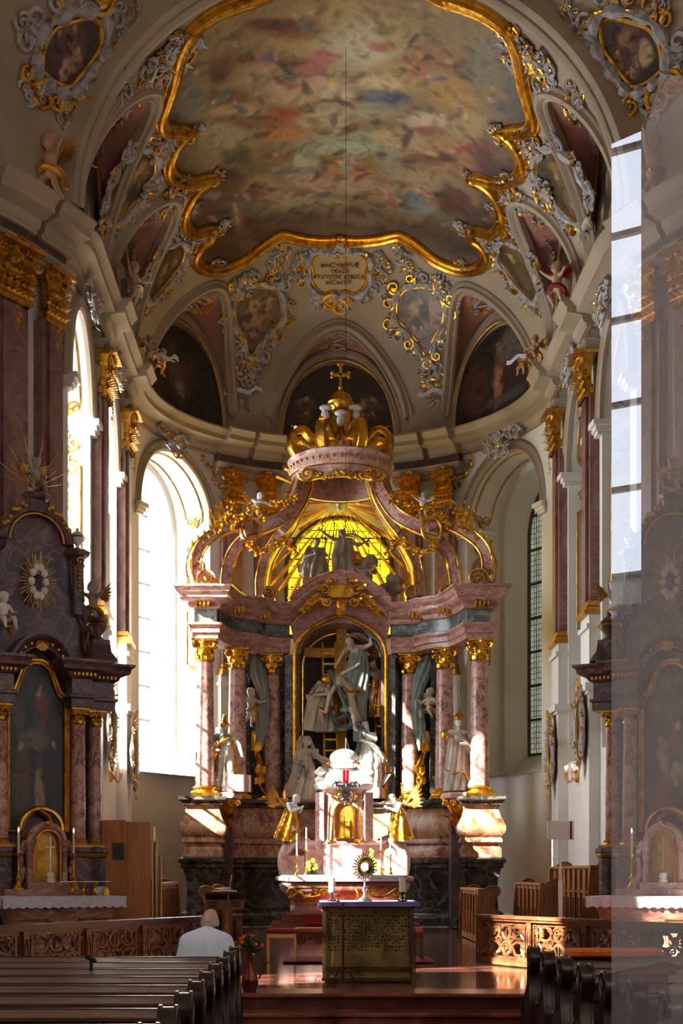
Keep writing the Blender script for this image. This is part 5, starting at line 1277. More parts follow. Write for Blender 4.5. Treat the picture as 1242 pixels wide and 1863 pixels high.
# enthroned group above the cornice
statue('enthroned_statue', 'bearded enthroned figure statue with raised arm high before the yellow window', at(624,1068,35.6), 1.65,
    dict(head=(-.02,-.05,.86), neck=(0,-.02,.80), chest=(0,0,.70), sl=(-.12,0,.76), sr=(.12,0,.76), el=(-.24,-.04,.82), wl=(-.36,-.08,.90), er=(.24,-.08,.66), wr=(.36,-.14,.70), pelvis=(0,.02,.48), kl=(-.12,-.2,.44), al=(-.12,-.18,.16), kr=(.12,-.2,.42), ar=(.12,-.16,.14)), 'statue_grey',
    [('robe', 'statue_grey', lambda mb, H: (robe(mb, [V((0,0,.74))*H, V((0,-.04,.5))*H, V((.04,-.1,.34))*H, V((.1,-.08,.08))*H], [.11*H,.17*H,.2*H,.24*H], 8, .18, .8), sash(mb, [V((-.08,0,.8))*H, V((.1,.05,.86))*H, V((.3,.05,.8))*H, V((.42,0,.66))*H], .07*H)))], beard=True, look=(.1,-1,-.1))
statue('seated_statue', 'seated grey statue with folded arms at the edge of the yellow window', at(574,1072,35.4), 1.45,
    dict(head=(.03,-.06,.84), neck=(0,-.02,.78), chest=(0,0,.68), sl=(-.12,0,.74), sr=(.12,0,.74), el=(-.2,-.1,.58), wl=(-.02,-.22,.6), er=(.2,-.1,.6), wr=(.02,-.2,.64), pelvis=(0,.02,.44), kl=(-.12,-.2,.4), kr=(.12,-.2,.4), al=(-.1,-.14,.12), ar=(.1,-.14,.12)), 'statue_grey',
    [('robe', 'statue_grey', lambda mb, H: (robe(mb, [V((0,0,.74))*H, V((0,-.04,.46))*H, V((.0,-.1,.3))*H, V((.02,-.08,.02))*H], [.12*H,.19*H,.22*H,.24*H], 8, .2, .8), sash(mb, [V((-.1,0,.8))*H, V((-.2,.02,.6))*H, V((-.26,0,.3))*H], .09*H)))], beard=True, look=(.5,-1,-.1))
t = thing('gilded_globe', 'gilded globe resting on the cloud beside the enthroned figure', 'globe', at(646,1022,35.4)); mb = MB(); mb.ell((0,0,0), .24, 18, 12); mb.lathe([(.24,-.03),(.26,0),(.24,.03)], seg=20); mb.build('orb', 'gold', t)
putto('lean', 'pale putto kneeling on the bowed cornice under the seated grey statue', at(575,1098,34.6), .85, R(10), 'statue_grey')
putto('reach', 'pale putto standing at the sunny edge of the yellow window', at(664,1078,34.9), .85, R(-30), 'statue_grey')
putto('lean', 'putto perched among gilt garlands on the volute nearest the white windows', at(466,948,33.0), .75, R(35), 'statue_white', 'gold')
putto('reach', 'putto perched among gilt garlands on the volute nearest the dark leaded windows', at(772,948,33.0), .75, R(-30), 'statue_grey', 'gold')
# curtains and the angels that hold them
for mi in (1, -1):
    def A(px, py, y): p = at(px, py, y); p.x = -p.x if mi < 0 else p.x; return p
    c = A(465,1195,34.8); t = thing('curtain', 'long teal curtain with gilt fringe drawn between columns, %s' % ('on the mourner side' if mi > 0 else 'on the sunlit statue side'), 'curtain', c); mb = MB()
    robe(mb, [A(462,1190,34.9)-c, A(466,1215,34.85)-c, A(475,1245,34.7)-c, A(482,1275,34.6)-c], [.22,.22,.16,.1], 8, .14, .5); sash(mb, [A(480,1272,34.6)-c, A(478,1300,34.6)-c, A(474,1335,34.6)-c, A(470,1365,34.7)-c], .13, 7, .25); mb.build('drape', 'statue_teal', t)
    mb = MB(); sash(mb, [A(466,1330,34.65)-c, A(466,1365,34.6)-c, A(474,1395,34.65)-c, A(472,1425,34.7)-c, A(484,1450,34.7)-c], .11, 7, .3); mb.build('gilded_hem', 'gold', t)
    putto('reach' if mi > 0 else 'sit', 'angel clutching the teal curtain %s' % ('on the mourner side' if mi > 0 else 'on the sunlit statue side'), A(456,1318,34.3), .95, R(40*mi), 'statue' if mi > 0 else 'statue_grey', 'gilt')

# ------------------------------------------------------------ high altar table, tabernacle and adoring angels
TB = thing('altar_table', 'swelling rose marble altar table with gilt swags on red-carpeted steps', 'altar table', (0.02, 30.9, ZN))
def rr_lathe(mb, prof, hx, hy, c=(0,0,0), n=6): # soft-cornered block with a vertical profile (offset, z)
    pts = []
    for cx, cy, a0 in ((hx, hy, 0), (-hx, hy, PI/2), (-hx, -hy, PI), (hx, -hy, 3*PI/2)):
        rr = min(hx, hy)*.35
        for i in range(n+1):
            a = a0+PI/2*i/n; pts.append((cx-math.copysign(rr, cx)+rr*math.cos(a), cy-math.copysign(rr, cy)+rr*math.sin(a), math.cos(a), math.sin(a)))
    m = len(pts); vs = [V((x+ox*o, y+oy*o, z))+V(c) for o, z in prof for x, y, ox, oy in pts]
    k = len(prof); mb.add(vs, [(i*m+j, i*m+(j+1) % m, (i+1)*m+(j+1) % m, (i+1)*m+j) for i in range(k-1) for j in range(m)]+[tuple(range(m))[::-1], tuple((k-1)*m+j for j in range(m))])
mb = MB(); mb.box((0,.1,.10), (3.4,2.2,.2)); mb.box((0,.1,.30), (2.9,1.8,.2)); mb.build('step', 'marble_step', TB, smooth=False)
mb = MB(); mb.box((0,-.85,.208), (1.8,.5,.02)); mb.box((0,-.75,.408), (1.8,.4,.02)); mb.box((0,-1.0,.2), (1.8,.02,.42)); mb.build('carpet', 'carpet', TB, smooth=False)
mb = MB(); rr_lathe(mb, [(-.28,.40),(-.26,.48),(-.34,.52),(-.36,.6),(-.30,.72),(-.14,.85),(-.02,.98),(.02,1.08),(-.02,1.14),(-.08,1.16)], 1.5, .7); mb.build('sarcophagus', 'marble_rose', TB)
mb = MB(); rr_lathe(mb, [(.0,1.16),(.08,1.18),(.10,1.24),(.06,1.28)], 1.5, .7); mb.build('table_top', 'marble_rose', TB)
mb = MB(); S = mb
mb.tube([V((.30*math.cos(a), -.72+.1*math.sin(a), .84+.24*math.sin(a))) for a in [2*PI*i/24 for i in range(24)]], .03, 6, closed=True, up=V((0,1,0)))
for e in (-1, 1):
    mb.tube(smooth_pts([V((e*.4,-.68,.96)), V((e*.65,-.72,.82)), V((e*.9,-.72,.82)), V((e*1.15,-.74,.98))], 5), .028, 6); mb.scroll((e*1.2,-.72,.9), (e,0,0), U3, .12, 1.4, .2, 1); mb.scroll((e*.5,-.74,.9), (-e,0,0), U3, .1, 1.4, .2, 1)
    for i in range(4): mb.leaf((e*(.6+.18*i),-.73,.88), V((e,0,.6*(-1)**i)), V((0,-1,0)), .22, .04, .2)
    mb.tube([V((e*.42,-.74,1.06)), V((e*1.3,-.74,1.06))], .014, 5); mb.tube([V((e*.42,-.62,.66)), V((e*1.15,-.60,.66))], .012, 5)
mb.build('gilded_swag', 'gold', TB)
t = thing('altar_cloth', 'white altar cloth along the rose marble high altar table', 'cloth', (0.02, 30.9, ZN+1.28)); mb = MB(); mb.box((0,-.10,.012), (2.9,1.36,.024)); mb.box((0,-.785,-.05), (2.7,.02,.14)); mb.build('cloth', 'cloth', t, smooth=False)
TC = V((.02, 31.15, ZN+1.31)); TN = thing('tabernacle', 'domed marble tabernacle with gilded door standing on the altar table', 'tabernacle', TC)
mb = MB(); rr_lathe(mb, [(0,0),(0,.18),(-.03,.2),(-.03,.7),(0,.72),(.05,.76),(.05,.8)], .95, .35, (0,.1,0)); mb.build('predella', 'marble_rose', TN)
for e in (-1, 1):
    mb = MB(); P = smooth_pts([V((e*1.38,0,.0)), V((e*1.42,0,.35)), V((e*1.3,0,.68)), V((e*1.05,0,.80)), V((e*.82,0,.62)), V((e*.78,0,.2))], 5)
    mb.tube(P, [.15]*len(P), 10, up=V((0,1,0))); mb.scroll((e*.86,-.12,.62), (e,0,0), U3, .17, 1.5, .3, 1); mb.box((e*1.2,0,.2), (.55,.4,.5)); mb.build('side_scroll', 'marble_rose', TN)
mb = MB(); rr_lathe(mb, [(0,.0),(0,.7),(.04,.74),(.0,.8),(-.02,.85),(-.04,1.9),(.0,1.95),(.08,2.0),(.10,2.08)], .50, .42); 
for e in (-1, 1): mb.box((e*.52,-.28,1.35), (.22,.25,1.15), rz=e*.5)
mb.build('shrine', 'marble_rose', TN)
mb = MB(); rr_lathe(mb, [(.12,2.0),(.18,2.06),(.20,2.12),(.12,2.16),(.0,2.22),(-.1,2.4),(-.22,2.5)], .50, .40); mb.ell((0,-.05,2.75), (.34,.3,.22), 20, 12); mb.lathe([(.3,2.5),(.36,2.6),(.34,2.66),(.3,2.7)], (0,-.05,0), 20)
for e in (-1, 1): mb.lathe([(.0,0),(.10,.02),(.14,.14),(.06,.22),(.16,.3),(.02,.44)], (e*.56,-.2,2.1), 12)
mb.build('dome', 'statue_white', TN)
mb = MB()
for a in range(20): mb.ell((.36*math.cos(2*PI*a/20), -.05+.32*math.sin(2*PI*a/20), 2.62), .035, 6, 4)
D = [V((-.22,-.46,.85)), V((-.22,-.46,1.45))]+[V((.22*math.cos(PI-PI*i/12), -.46, 1.45+.24*math.sin(PI*i/12))) for i in range(13)]+[V((.22,-.46,.85))]
mb.tube(D, .03, 6, closed=True, up=V((0,1,0)))
for e in (-1, 1): mb.tube(smooth_pts([V((e*.36,-.45,.8)), V((e*.34,-.46,1.5)), V((e*.26,-.47,1.75)), V((e*.1,-.5,1.88))], 5), .022, 6); mb.scroll((e*.16,-.5,1.85), (e,0,0), U3, .12, 1.3, .3, -1); mb.scroll((e*.30,-.47,.78), (e,0,0), U3, .08, 1.3, .3, -1)
for i in range(5): mb.leaf((0,-.48,1.82), V(((i-2)*.4,0,1)), V((0,-1,0)), .26, .06, .3)
mb.build('gilded_relief', 'gold', TN)
mb = MB(); mb.slab([p+V((0,.03,0)) for p in D], (0,.02,0)); mb.build('door', 'gilt', TN, smooth=False)
mb = MB(); mb.slab([V((a*.2, -.41, .12+.5*b)) for a, b in ((-1,0),(-1,.8),(-.6,1),(.6,1),(1,.8),(1,0))], (0,.03,0)); mb.build('painted_panel', 'panel_tan', TN, smooth=False)
t = thing('reliquary_cross', 'small gilt cross in the golden niche of the tabernacle', 'cross', TC+V((0,-.52,.86))); mb = MB(); mb.lathe([(.1,0),(.1,.04),(.03,.1),(.0,.12)], seg=12); mb.box((0,0,.3), (.03,.03,.4)); mb.box((0,0,.36), (.18,.03,.03)); mb.build('stem', 'gold', t)
for e in (-1, 1):
    nm = 'mourner' if e < 0 else 'reaching statue'
    statue('kneeling_angel', 'gilded kneeling angel with raised wings on the altar scroll, %s side' % ('white-window' if e < 0 else 'leaded-window'), TC+V((e*1.28,-.05,.76)), 1.3,
        dict(head=(0,-.14,.78), neck=(0,-.09,.72), chest=(0,-.03,.63), waist=(0,0,.52), pelvis=(0,.04,.42), sl=(-.11,-.04,.69), sr=(.11,-.04,.69), el=(-.16,-.12,.56), wl=(-.03,-.24,.62), er=(.16,-.12,.56), wr=(.03,-.24,.62), hl=(-.06,.04,.4), kl=(-.08,-.12,.24), al=(-.08,.12,.12), hr=(.06,.04,.4), kr=(.08,-.1,.22), ar=(.08,.14,.1)), 'statue_white',
        [('robe', 'gold', lambda mb, H: robe(mb, [V((0,-.02,.62))*H, V((0,0,.44))*H, V((0,.02,.26))*H, V((0,.06,.04))*H], [.10*H,.13*H,.18*H,.22*H], 8, .16, 1.0)), ('wings', 'gilt', lambda mb, H: wings(mb, V((0,.06,.66))*H, H*1.1, .4, .7, .3))], rz=R(-60*e), cat='angel', look=(0,-1,-.3), headr=.075)
# ------------------------------------------------------------ side altars
def L_(root): return lambda v: V(v)
def side_altar(sg):
    side = 'white-window side' if sg < 0 else 'leaded-window side'
    A0 = V((sg*5.3, 22.1, ZN)); rz = R(28)*-sg*-1 if False else (R(28) if sg < 0 else R(-28))
    T = thing('side_altar', 'dark purple marble side altar with columns and sunburst attic, %s' % side, 'altar', A0, rz)
    def place(x, y, z): return Matrix.Rotation(rz, 3, 'Z') @ V((x, y, z))+A0
    MP = 'marble_purple'
    def B(name, m, fn, smooth=True, parent=None): mb = MB(); fn(mb); return mb.build(name, m, parent or T, smooth=smooth)
    # body: lower block with stepped pedestals
    B('back_wall', MP, lambda mb: (mb.box((0,.35,2.45), (2.3,.3,4.9)), mb.box((0,.15,.9), (2.1,.5,1.8))), False)
    for x, y in ((-.66,-.12),(.66,-.12),(-1.02,.10),(1.02,.10)):
        B('pedestal', MP, lambda mb: rr_lathe(mb, [(.04,0),(.04,.2),(0,.25),(0,1.6),(.03,1.64),(.06,1.70),(.06,1.76),(.0,1.78)], .2, .2, (x,y,0), 1), False)
        B('gilded_band', 'gilt', lambda mb: rr_lathe(mb, [(.03,1.62),(.06,1.66),(.03,1.69)], .2, .2, (x,y,0), 1), False)
        column(T, (x, y, 1.78), 0, 2.35, .125, 'marble_column', 'gold_dark', 'gilt')
    def ent(mb, prof, xs=1.0):
        path = [V((-1.32,.45,0)), V((-1.32,-.10,0)), V((-.88,-.10,0)), V((-.86,-.34,0)), V((-.47,-.34,0)), V((-.45,.0,0))]
        for e in (-1, 1):
            p = path if e < 0 else [V((-q.x, q.y, 0)) for q in path[::-1]]
            mb.sweep(p, prof, mitre(p))
    B('entablature', MP, lambda mb: ent(mb, [(-.3,4.13),(0,4.13),(.0,4.26),(.04,4.29),(.04,4.32),(-.02,4.34),(-.02,4.60),(.05,4.64),(.08,4.70),(.20,4.74),(.22,4.82),(.27,4.86),(.27,4.90),(-.3,4.98)]))
    B('gilded_dentil', 'gilt', lambda mb: [mb.box((e*(.50+.07*i), -.42, 4.67), (.035,.05,.05)) for e in (-1, 1) for i in range(6)]+[mb.box((e*(.94+.07*i), -.18, 4.67), (.035,.05,.05)) for e in (-1, 1) for i in range(6)], False)
    # painting with its stepped gilt frame
    O = [(-.50,2.05),(-.50,4.25),(-.36,4.38),(-.30,4.55),(-.22,4.78),(-.08,4.88),(.08,4.88),(.22,4.78),(.30,4.55),(.36,4.38),(.50,4.25),(.50,2.05),(.3,2.03),(.18,2.3),(0,2.42),(-.18,2.3),(-.3,2.03)]
    OP = [V((x, .05, z)) for x, z in O]
    mb = MB(); k = 40
    mb.grid(lambda u, v: V((-.5+u, .08, 2.0+2.9*v)) if True else None, k, k*3)
    # keep only what lies inside the frame
    def inside(x, z):
        c = False; n = len(O)
        for i in range(n):
            x0, z0 = O[i]; x1, z1 = O[(i+1) % n]
            if (z0 > z) != (z1 > z) and x < (x1-x0)*(z-z0)/(z1-z0)+x0: c = not c
        return c
    mb.f = [f for f in mb.f if inside(sum(mb.v[i][0] for i in f)/4, sum(mb.v[i][2] for i in f)/4)]
    o = mb.build('altar_painting', 'painting_dark', T)
    if sg < 0: f = blobs((46,46,40), [(.55,.78,.2,.12,(64,64,56)),(.56,.74,.09,.09,(140,70,60)),(.55,.82,.05,.035,(196,160,128)),(.6,.68,.12,.07,(120,52,44)),(.48,.68,.08,.06,(40,62,80)),(.45,.55,.25,.07,(110,100,84)),(.25,.3,.14,.24,(96,66,48)),(.24,.5,.05,.03,(186,148,116)),(.55,.25,.09,.14,(150,130,96)),(.55,.42,.08,.06,(60,70,84)),(.8,.4,.07,.1,(40,44,60)),(.8,.52,.04,.025,(176,140,110)),(.5,.06,.3,.05,(80,66,50)),(.2,.68,.1,.08,(100,80,66))])
    else: f = blobs((50,52,44), [(.4,.75,.3,.1,(90,88,72)),(.2,.78,.1,.06,(126,90,70)),(.55,.55,.08,.1,(150,86,70)),(.6,.62,.04,.03,(200,164,130)),(.35,.42,.1,.12,(170,150,116)),(.3,.55,.05,.03,(190,150,120)),(.7,.5,.1,.1,(80,96,110)),(.3,.2,.2,.14,(150,44,44)),(.6,.35,.14,.07,(176,160,130)),(.75,.25,.12,.12,(110,90,66)),(.5,.88,.25,.06,(120,110,90)),(.2,.35,.08,.12,(34,40,60))])
    paint(o, lambda q: f(q[0]+.5, (q[2]-2.0)/2.9))
    B('gilded_picture_frame', 'gold', lambda mb: (mb.tube(OP, .045, 8, closed=True, up=V((0,1,0))), mb.tube([p*1.0+V((p.x*.08,-.03,.04 if p.z > 4 else 0)) for p in OP], .02, 6, closed=True, up=V((0,1,0)))))
    # bowed pediment over the painting
    P = smooth_pts([V((-.62,-.1,4.72)), V((-.45,-.12,4.86)), V((-.28,-.14,5.12)), V((0,-.15,5.24)), V((.28,-.14,5.12)), V((.45,-.12,4.86)), V((.62,-.1,4.72))], 5)
    nr = []
    for i, p in enumerate(P): d = (P[min(len(P)-1, i+1)]-P[max(0, i-1)]).normalized(); nr.append((V((0,-1,0)), V((0,-1,0)).cross(d)*-1 if V((0,-1,0)).cross(d).z*-1 > 0 else V((0,-1,0)).cross(d)))
    B('bowed_pediment', MP, lambda mb: mb.sweep(P, [(-.3,-.1),(.0,-.1),(.02,-.02),(.12,.0),(.18,.06),(.18,.1),(-.3,.12)], nr))
    B('gilded_bead', 'gilt', lambda mb: (mb.tube([p+V((0,-.03,-.12)) for p in P], .018, 5), [mb.box(p+V((0,-.1,-.05)), (.03,.04,.04)) for p in P[::2]], [mb.leaf((0,-.25,5.05), V(((i-3)*.35,-.1,1)), V((0,-1,0)), .2, .05, .3) for i in range(7)]))
    # concave-shouldered attic
    half_ = [(1.25,4.95),(1.1,5.05),(.92,5.12),(.86,5.3),(.84,5.6),(.72,5.85),(.70,6.2),(.66,6.2),(.62,7.0),(.5,7.25),(.3,7.42),(0,7.5)]
    out_ = [V((x, .2, z)) for x, z in half_]+[V((-x, .2, z)) for x, z in half_[-2::-1]]
    out_ = smooth_pts(out_, 3)
    B('attic', MP, lambda mb: (mb.slab(out_, (0,.25,0)), mb.tube([p+V((0,-.02,0)) for p in out_], .06, 8, up=V((0,1,0)))))
    for e in (-1, 1):
        B('attic_pier', MP, lambda mb: (rr_lathe(mb, [(0,5.75),(0,6.55),(.03,6.6),(.0,6.62),(.02,6.7),(.10,6.76),(.12,6.84),(.0,6.88)], .09, .09, (e*.72,.12,0), 1), mb.lathe([(.13,5.0),(.16,5.1),(.1,5.3),(.2,5.5),(.12,5.75)], (e*.98,.1,0), 12)), False)
        B('gilded_drop', 'gilt', lambda mb: ([mb.ell((e*.72,.0,6.5-.07*i), .03, 6, 5) for i in range(6)], mb.scroll((e*.72,-.02,6.65), (e,0,0), U3, .07, 1.2, .3, 1), mb.tube(smooth_pts([V((e*.98,-.02,5.1)), V((e*.86,-.02,5.3)), V((e*.92,-.02,5.6)), V((e*1.06,-.02,5.3))], 4), .014, 5)))
        B('volute', MP, lambda mb: (mb.scroll((e*1.0,.1,5.2), (e,0,0), U3, .22, 1.4, .3, 1, seg=8), mb.tube(smooth_pts([V((e*1.1,.1,5.0)), V((e*.98,.1,5.5)), V((e*.78,.1,5.9)), V((e*.74,.1,6.3))], 5), [.09]*16, 8)))
        B('pyramid_base', MP, lambda mb: rr_lathe(mb, [(.06,4.95),(.04,5.0),(-.06,5.12),(-.09,5.28),(-.08,5.32)], .24, .24, (e*1.05,-.02,0), 2))
    B('arched_cornice', MP, lambda mb: mb.tube([V((.56*math.cos(PI*i/20), .1, 6.92+.56*math.sin(PI*i/20))) for i in range(21)], .085, 8, up=V((0,1,0))))
    B('gilded_arch', 'gilt', lambda mb: mb.tube([V((.46*math.cos(PI*i/20), .05, 6.92+.46*math.sin(PI*i/20))) for i in range(21)], .022, 6, up=V((0,1,0))))
    B('top_block', MP, lambda mb: rr_lathe(mb, [(0,7.4),(0,7.6),(.05,7.64),(.08,7.70),(0,7.74)], .16, .12, (0,.12,0), 1), False)
    B('gilded_garland', 'gilt', lambda mb: [mb.ell((e*(.2+.05*i), .03, 7.48-.03*i*i*.25+.04*math.sin(i*2)), .045, 6, 5) for e in (-1, 1) for i in range(8)])
    B('sunburst', 'gilt', lambda mb: [mb.bar((.10*math.cos(a)*1.0, .0, 6.22+.14*math.sin(a)), (.30*math.cos(a)*(1+.2*math.sin(k*2.3)), .0, 6.22+.44*math.sin(a)*(1+.2*math.sin(k*2.3))), .02, .012) for k in range(40) for a in [2*PI*k/40]], False)
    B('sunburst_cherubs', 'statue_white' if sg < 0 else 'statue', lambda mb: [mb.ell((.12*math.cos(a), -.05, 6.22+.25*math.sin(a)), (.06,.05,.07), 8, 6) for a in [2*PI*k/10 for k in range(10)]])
    # small arched shrine on the table
    B('shrine', 'marble_rose' if sg > 0 else 'marble_cornice', lambda mb: (mb.box((0,-.55,.98), (1.5,.34,.20)), mb.box((0,-.52,1.12), (.72,.3,.14)), mb.tube([V((.27*math.cos(PI*i/16), -.52, 1.85+.27*math.sin(PI*i/16))) for i in range(17)], .07, 8, up=V((0,1,0))), [mb.lathe([(.075,1.12),(.06,1.2),(.05,1.5),(.07,1.75),(.10,1.82),(.10,1.88)], (e*.29,-.52,0), 12) for e in (-1, 1)], [mb.tube(smooth_pts([V((e*.36,-.5,1.85)), V((e*.44,-.5,1.6)), V((e*.40,-.5,1.35)), V((e*.50,-.5,1.1))], 4), .05, 8) for e in (-1, 1)]))
    B('shrine_back', 'gilt', lambda mb: mb.slab([V((-.22,-.42,1.19)), V((.22,-.42,1.19))]+[V((.22*math.cos(PI*i/12), -.42, 1.85+.22*math.sin(PI*i/12))) for i in range(13)], (0,.03,0)), False)
    B('gilded_arch_line', 'gold', lambda mb: (mb.tube([V((.20,-.60,1.19)), V((.20,-.60,1.85))]+[V((.20*math.cos(PI*i/12), -.60, 1.85+.20*math.sin(PI*i/12))) for i in range(13)]+[V((-.20,-.60,1.19))], .014, 5), mb.ell((0,-.6,2.16), .05, 8, 6), mb.tube([V((.36*math.cos(PI*i/16), -.2, 2.06+.36*math.sin(PI*i/16))) for i in range(17)], .04, 6, up=V((0,1,0)))))
    # table
    B('table', 'marble_cornice', lambda mb: rr_lathe(mb, [(-.02,0),(-.02,.10),(-.12,.16),(-.10,.45),(-.03,.70),(.0,.76),(.0,.86),(.04,.9),(.05,.95)], .88, .42, (0,-1.05,0), 2))
    B('gilded_panel_line', 'gilt', lambda mb: ([mb.tube([V((x0,-1.42,.26)), V((x1,-1.42,.26)), V((x1,-1.44,.62)), V((x0,-1.44,.62))], .014, 5, closed=True) for x0, x1 in ((-.76,-.24),(.24,.76))], [mb.scroll((e*.1,-1.44,.5), (e,0,0), U3, .1, 1.3, .2, 1) for e in (-1, 1)]))
    t = thing('lace_altar_cloth', 'white lace-edged cloth on the side altar table, %s' % side, 'cloth', place(0,-1.05,.95), rz); mb = MB(); mb.box((0,0,.012), (2.02,.98,.024)); mb.grid(lambda u, v: V((-1.0+2*u, -.495-.01*math.sin(u*60), .01-(.16+.012*math.sin(u*90))*v)), 120, 2)
    mb.grid(lambda u, v: V((1.012, -.49+.98*u, .01-.16*v)), 10, 2); mb.grid(lambda u, v: V((-1.012, -.49+.98*u, .01-.16*v)), 10, 2); mb.build('cloth', 'cloth', t, smooth=False)
    # things that stand on the altar
    for k, (x, nm) in enumerate(((-.5, 'beside the far post' if False else 'outer'), (.42, 'inner'))):
        if sg > 0 and k == 1: continue
        t = thing('candlestick', 'tall gilt candlestick with a burning candle on the %s table, %s end' % (side.replace(' side', ''), nm), 'candlestick', place(x,-.62,1.08), rz)
        mb = MB(); mb.lathe([(.0,0),(.09,0),(.09,.02),(.04,.08),(.03,.14),(.05,.18),(.02,.22),(.013,.5),(.03,.54),(.04,.58),(.0,.6)], seg=12); mb.build('stand', 'gold', t)
        mb = MB(); mb.lathe([(.02,.58),(.02,.92),(.0,.93)], seg=10); c_ = mb.build('candle', 'wax', t); mb = MB(); mb.lathe([(0,.93),(.012,.95),(.009,.98),(0,1.01)], seg=8); mb.build('flame', 'flame', c_)
    t = thing('altar_cross', 'pale altar cross standing in the arched shrine, %s' % side, 'cross', place(.02,-.64,1.19), rz); mb = MB(); mb.lathe([(.0,0),(.07,0),(.07,.05),(.055,.06),(.055,.09),(.07,.10),(.06,.16),(.0,.17)], seg=14); mb.build('foot', 'wax', t); mb = MB(); mb.bar((0,0,.15), (0,0,.75), .02); mb.bar((-.08,0,.58), (.08,0,.58), .02); mb.build('cross', 'silver', t)
    # figures and urns on top
    W_ = 'on the %s altar' % side.replace(' side', '')
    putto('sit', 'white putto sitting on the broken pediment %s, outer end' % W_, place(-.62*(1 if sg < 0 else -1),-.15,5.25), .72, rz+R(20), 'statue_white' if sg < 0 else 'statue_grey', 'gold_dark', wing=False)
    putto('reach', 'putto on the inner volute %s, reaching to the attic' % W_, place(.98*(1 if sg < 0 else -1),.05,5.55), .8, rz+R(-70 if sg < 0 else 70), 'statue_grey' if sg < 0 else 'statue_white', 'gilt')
    putto('sit', 'putto crowning the attic %s before thin gilt rays' % W_, place(0,.12,7.74-.1), .7, rz, 'statue_grey', 'gold_dark')
    t = thing('ray_crest', 'spiky crest of thin gilt rays %s' % W_, 'ornament', place(0,.25,7.75), rz); mb = MB()
    for k in range(13): a = PI*(.08+.84*k/12); mb.bar((0,0,.1), ((.5+.2*(k % 2))*math.cos(a), 0, .1+(.55+.3*(k % 2))*math.sin(a)), .022, .01)
    mb.build('rays', 'gilt', t, smooth=False)
    for x, y, z, s, m_, wh in ((1.05,-.02,5.32,1.0,'marble_purple','outer corner'), (-1.05,-.02,5.32,1.0,'marble_purple','far corner'), (.72,.12,6.88,.75,'statue_white','attic pier'), (-.72,.12,6.88,.75,'statue_white','other attic pier')):
        t = thing('urn', 'gilt-trimmed stone urn on the %s, %s' % (wh.replace('outer', 'inner' if (x > 0) == (sg < 0) else 'outer').replace('far corner', 'outer corner' if sg < 0 else 'inner corner').replace('other attic pier', 'outer attic pier' if sg < 0 else 'inner attic pier'), W_[3:] ), 'urn', place(x,y,z), rz)
        mb = MB(); mb.lathe([(.0,0),(.08*s,0),(.04*s,.06*s),(.05*s,.09*s),(.13*s,.18*s),(.15*s,.26*s),(.11*s,.30*s),(.14*s,.32*s),(.09*s,.38*s),(.03*s,.42*s),(.045*s,.46*s),(0,.5*s)], seg=16); mb.build('vase', m_, t)
        mb = MB(); mb.lathe([(.15*s,.25*s),(.165*s,.27*s),(.15*s,.29*s)], seg=16, cap=False); [mb.scroll((e*.16*s,0,.24*s), (e,0,0), U3, .05*s, 1.2, .3, 1) for e in (-1, 1)]; mb.build('gilded_rim', 'gold', t)
    return place, rz, side
PL, RZL, _ = side_altar(-1); PR, RZR, _ = side_altar(1)
# chalices under a glass plate and cruets, left altar
for k in range(3):
    t = thing('chalice', '%s of three gilt chalices under the glass plate on the side altar' % ('outermost','middle','innermost')[k].replace('innermost', 'one nearest the cruets'), 'chalice', PL(.28+.19*k,-.98,.976), RZL, 'gilt chalices on the side altar')
    mb = MB(); mb.lathe([(.0,0),(.055,0),(.05,.015),(.015,.05),(.025,.09),(.015,.12),(.03,.15),(.05,.19),(.052,.225),(.048,.225),(.0,.17)], seg=16); mb.build('cup', 'gold', t)
t = thing('glass_plate', 'clear glass plate resting across three chalices', 'plate', PL(.47,-.98,1.205), RZL); mb = MB(); mb.box((0,0,0), (.85,.2,.012)); mb.build('plate', 'silver', t, smooth=False)
t = thing('cruet', 'small glass cruet with yellow oil beside a folded white napkin', 'cruet', PL(.84,-1.02,.976), RZL); mb = MB(); mb.lathe([(.0,0),(.05,0),(.055,.06),(.04,.1),(.02,.12),(.03,.14),(0,.14)], seg=14); mb.build('jar', 'petal_yellow', t)
t = thing('napkin', 'folded white napkin heaped beside the cruet on the side altar', 'napkin', PL(.80,-.88,.976), RZL); mb = MB(); rr_lathe(mb, [(0,0),(.01,.06),(-.01,.12),(-.03,.15)], .12, .06); mb.build('cloth', 'cloth', t)

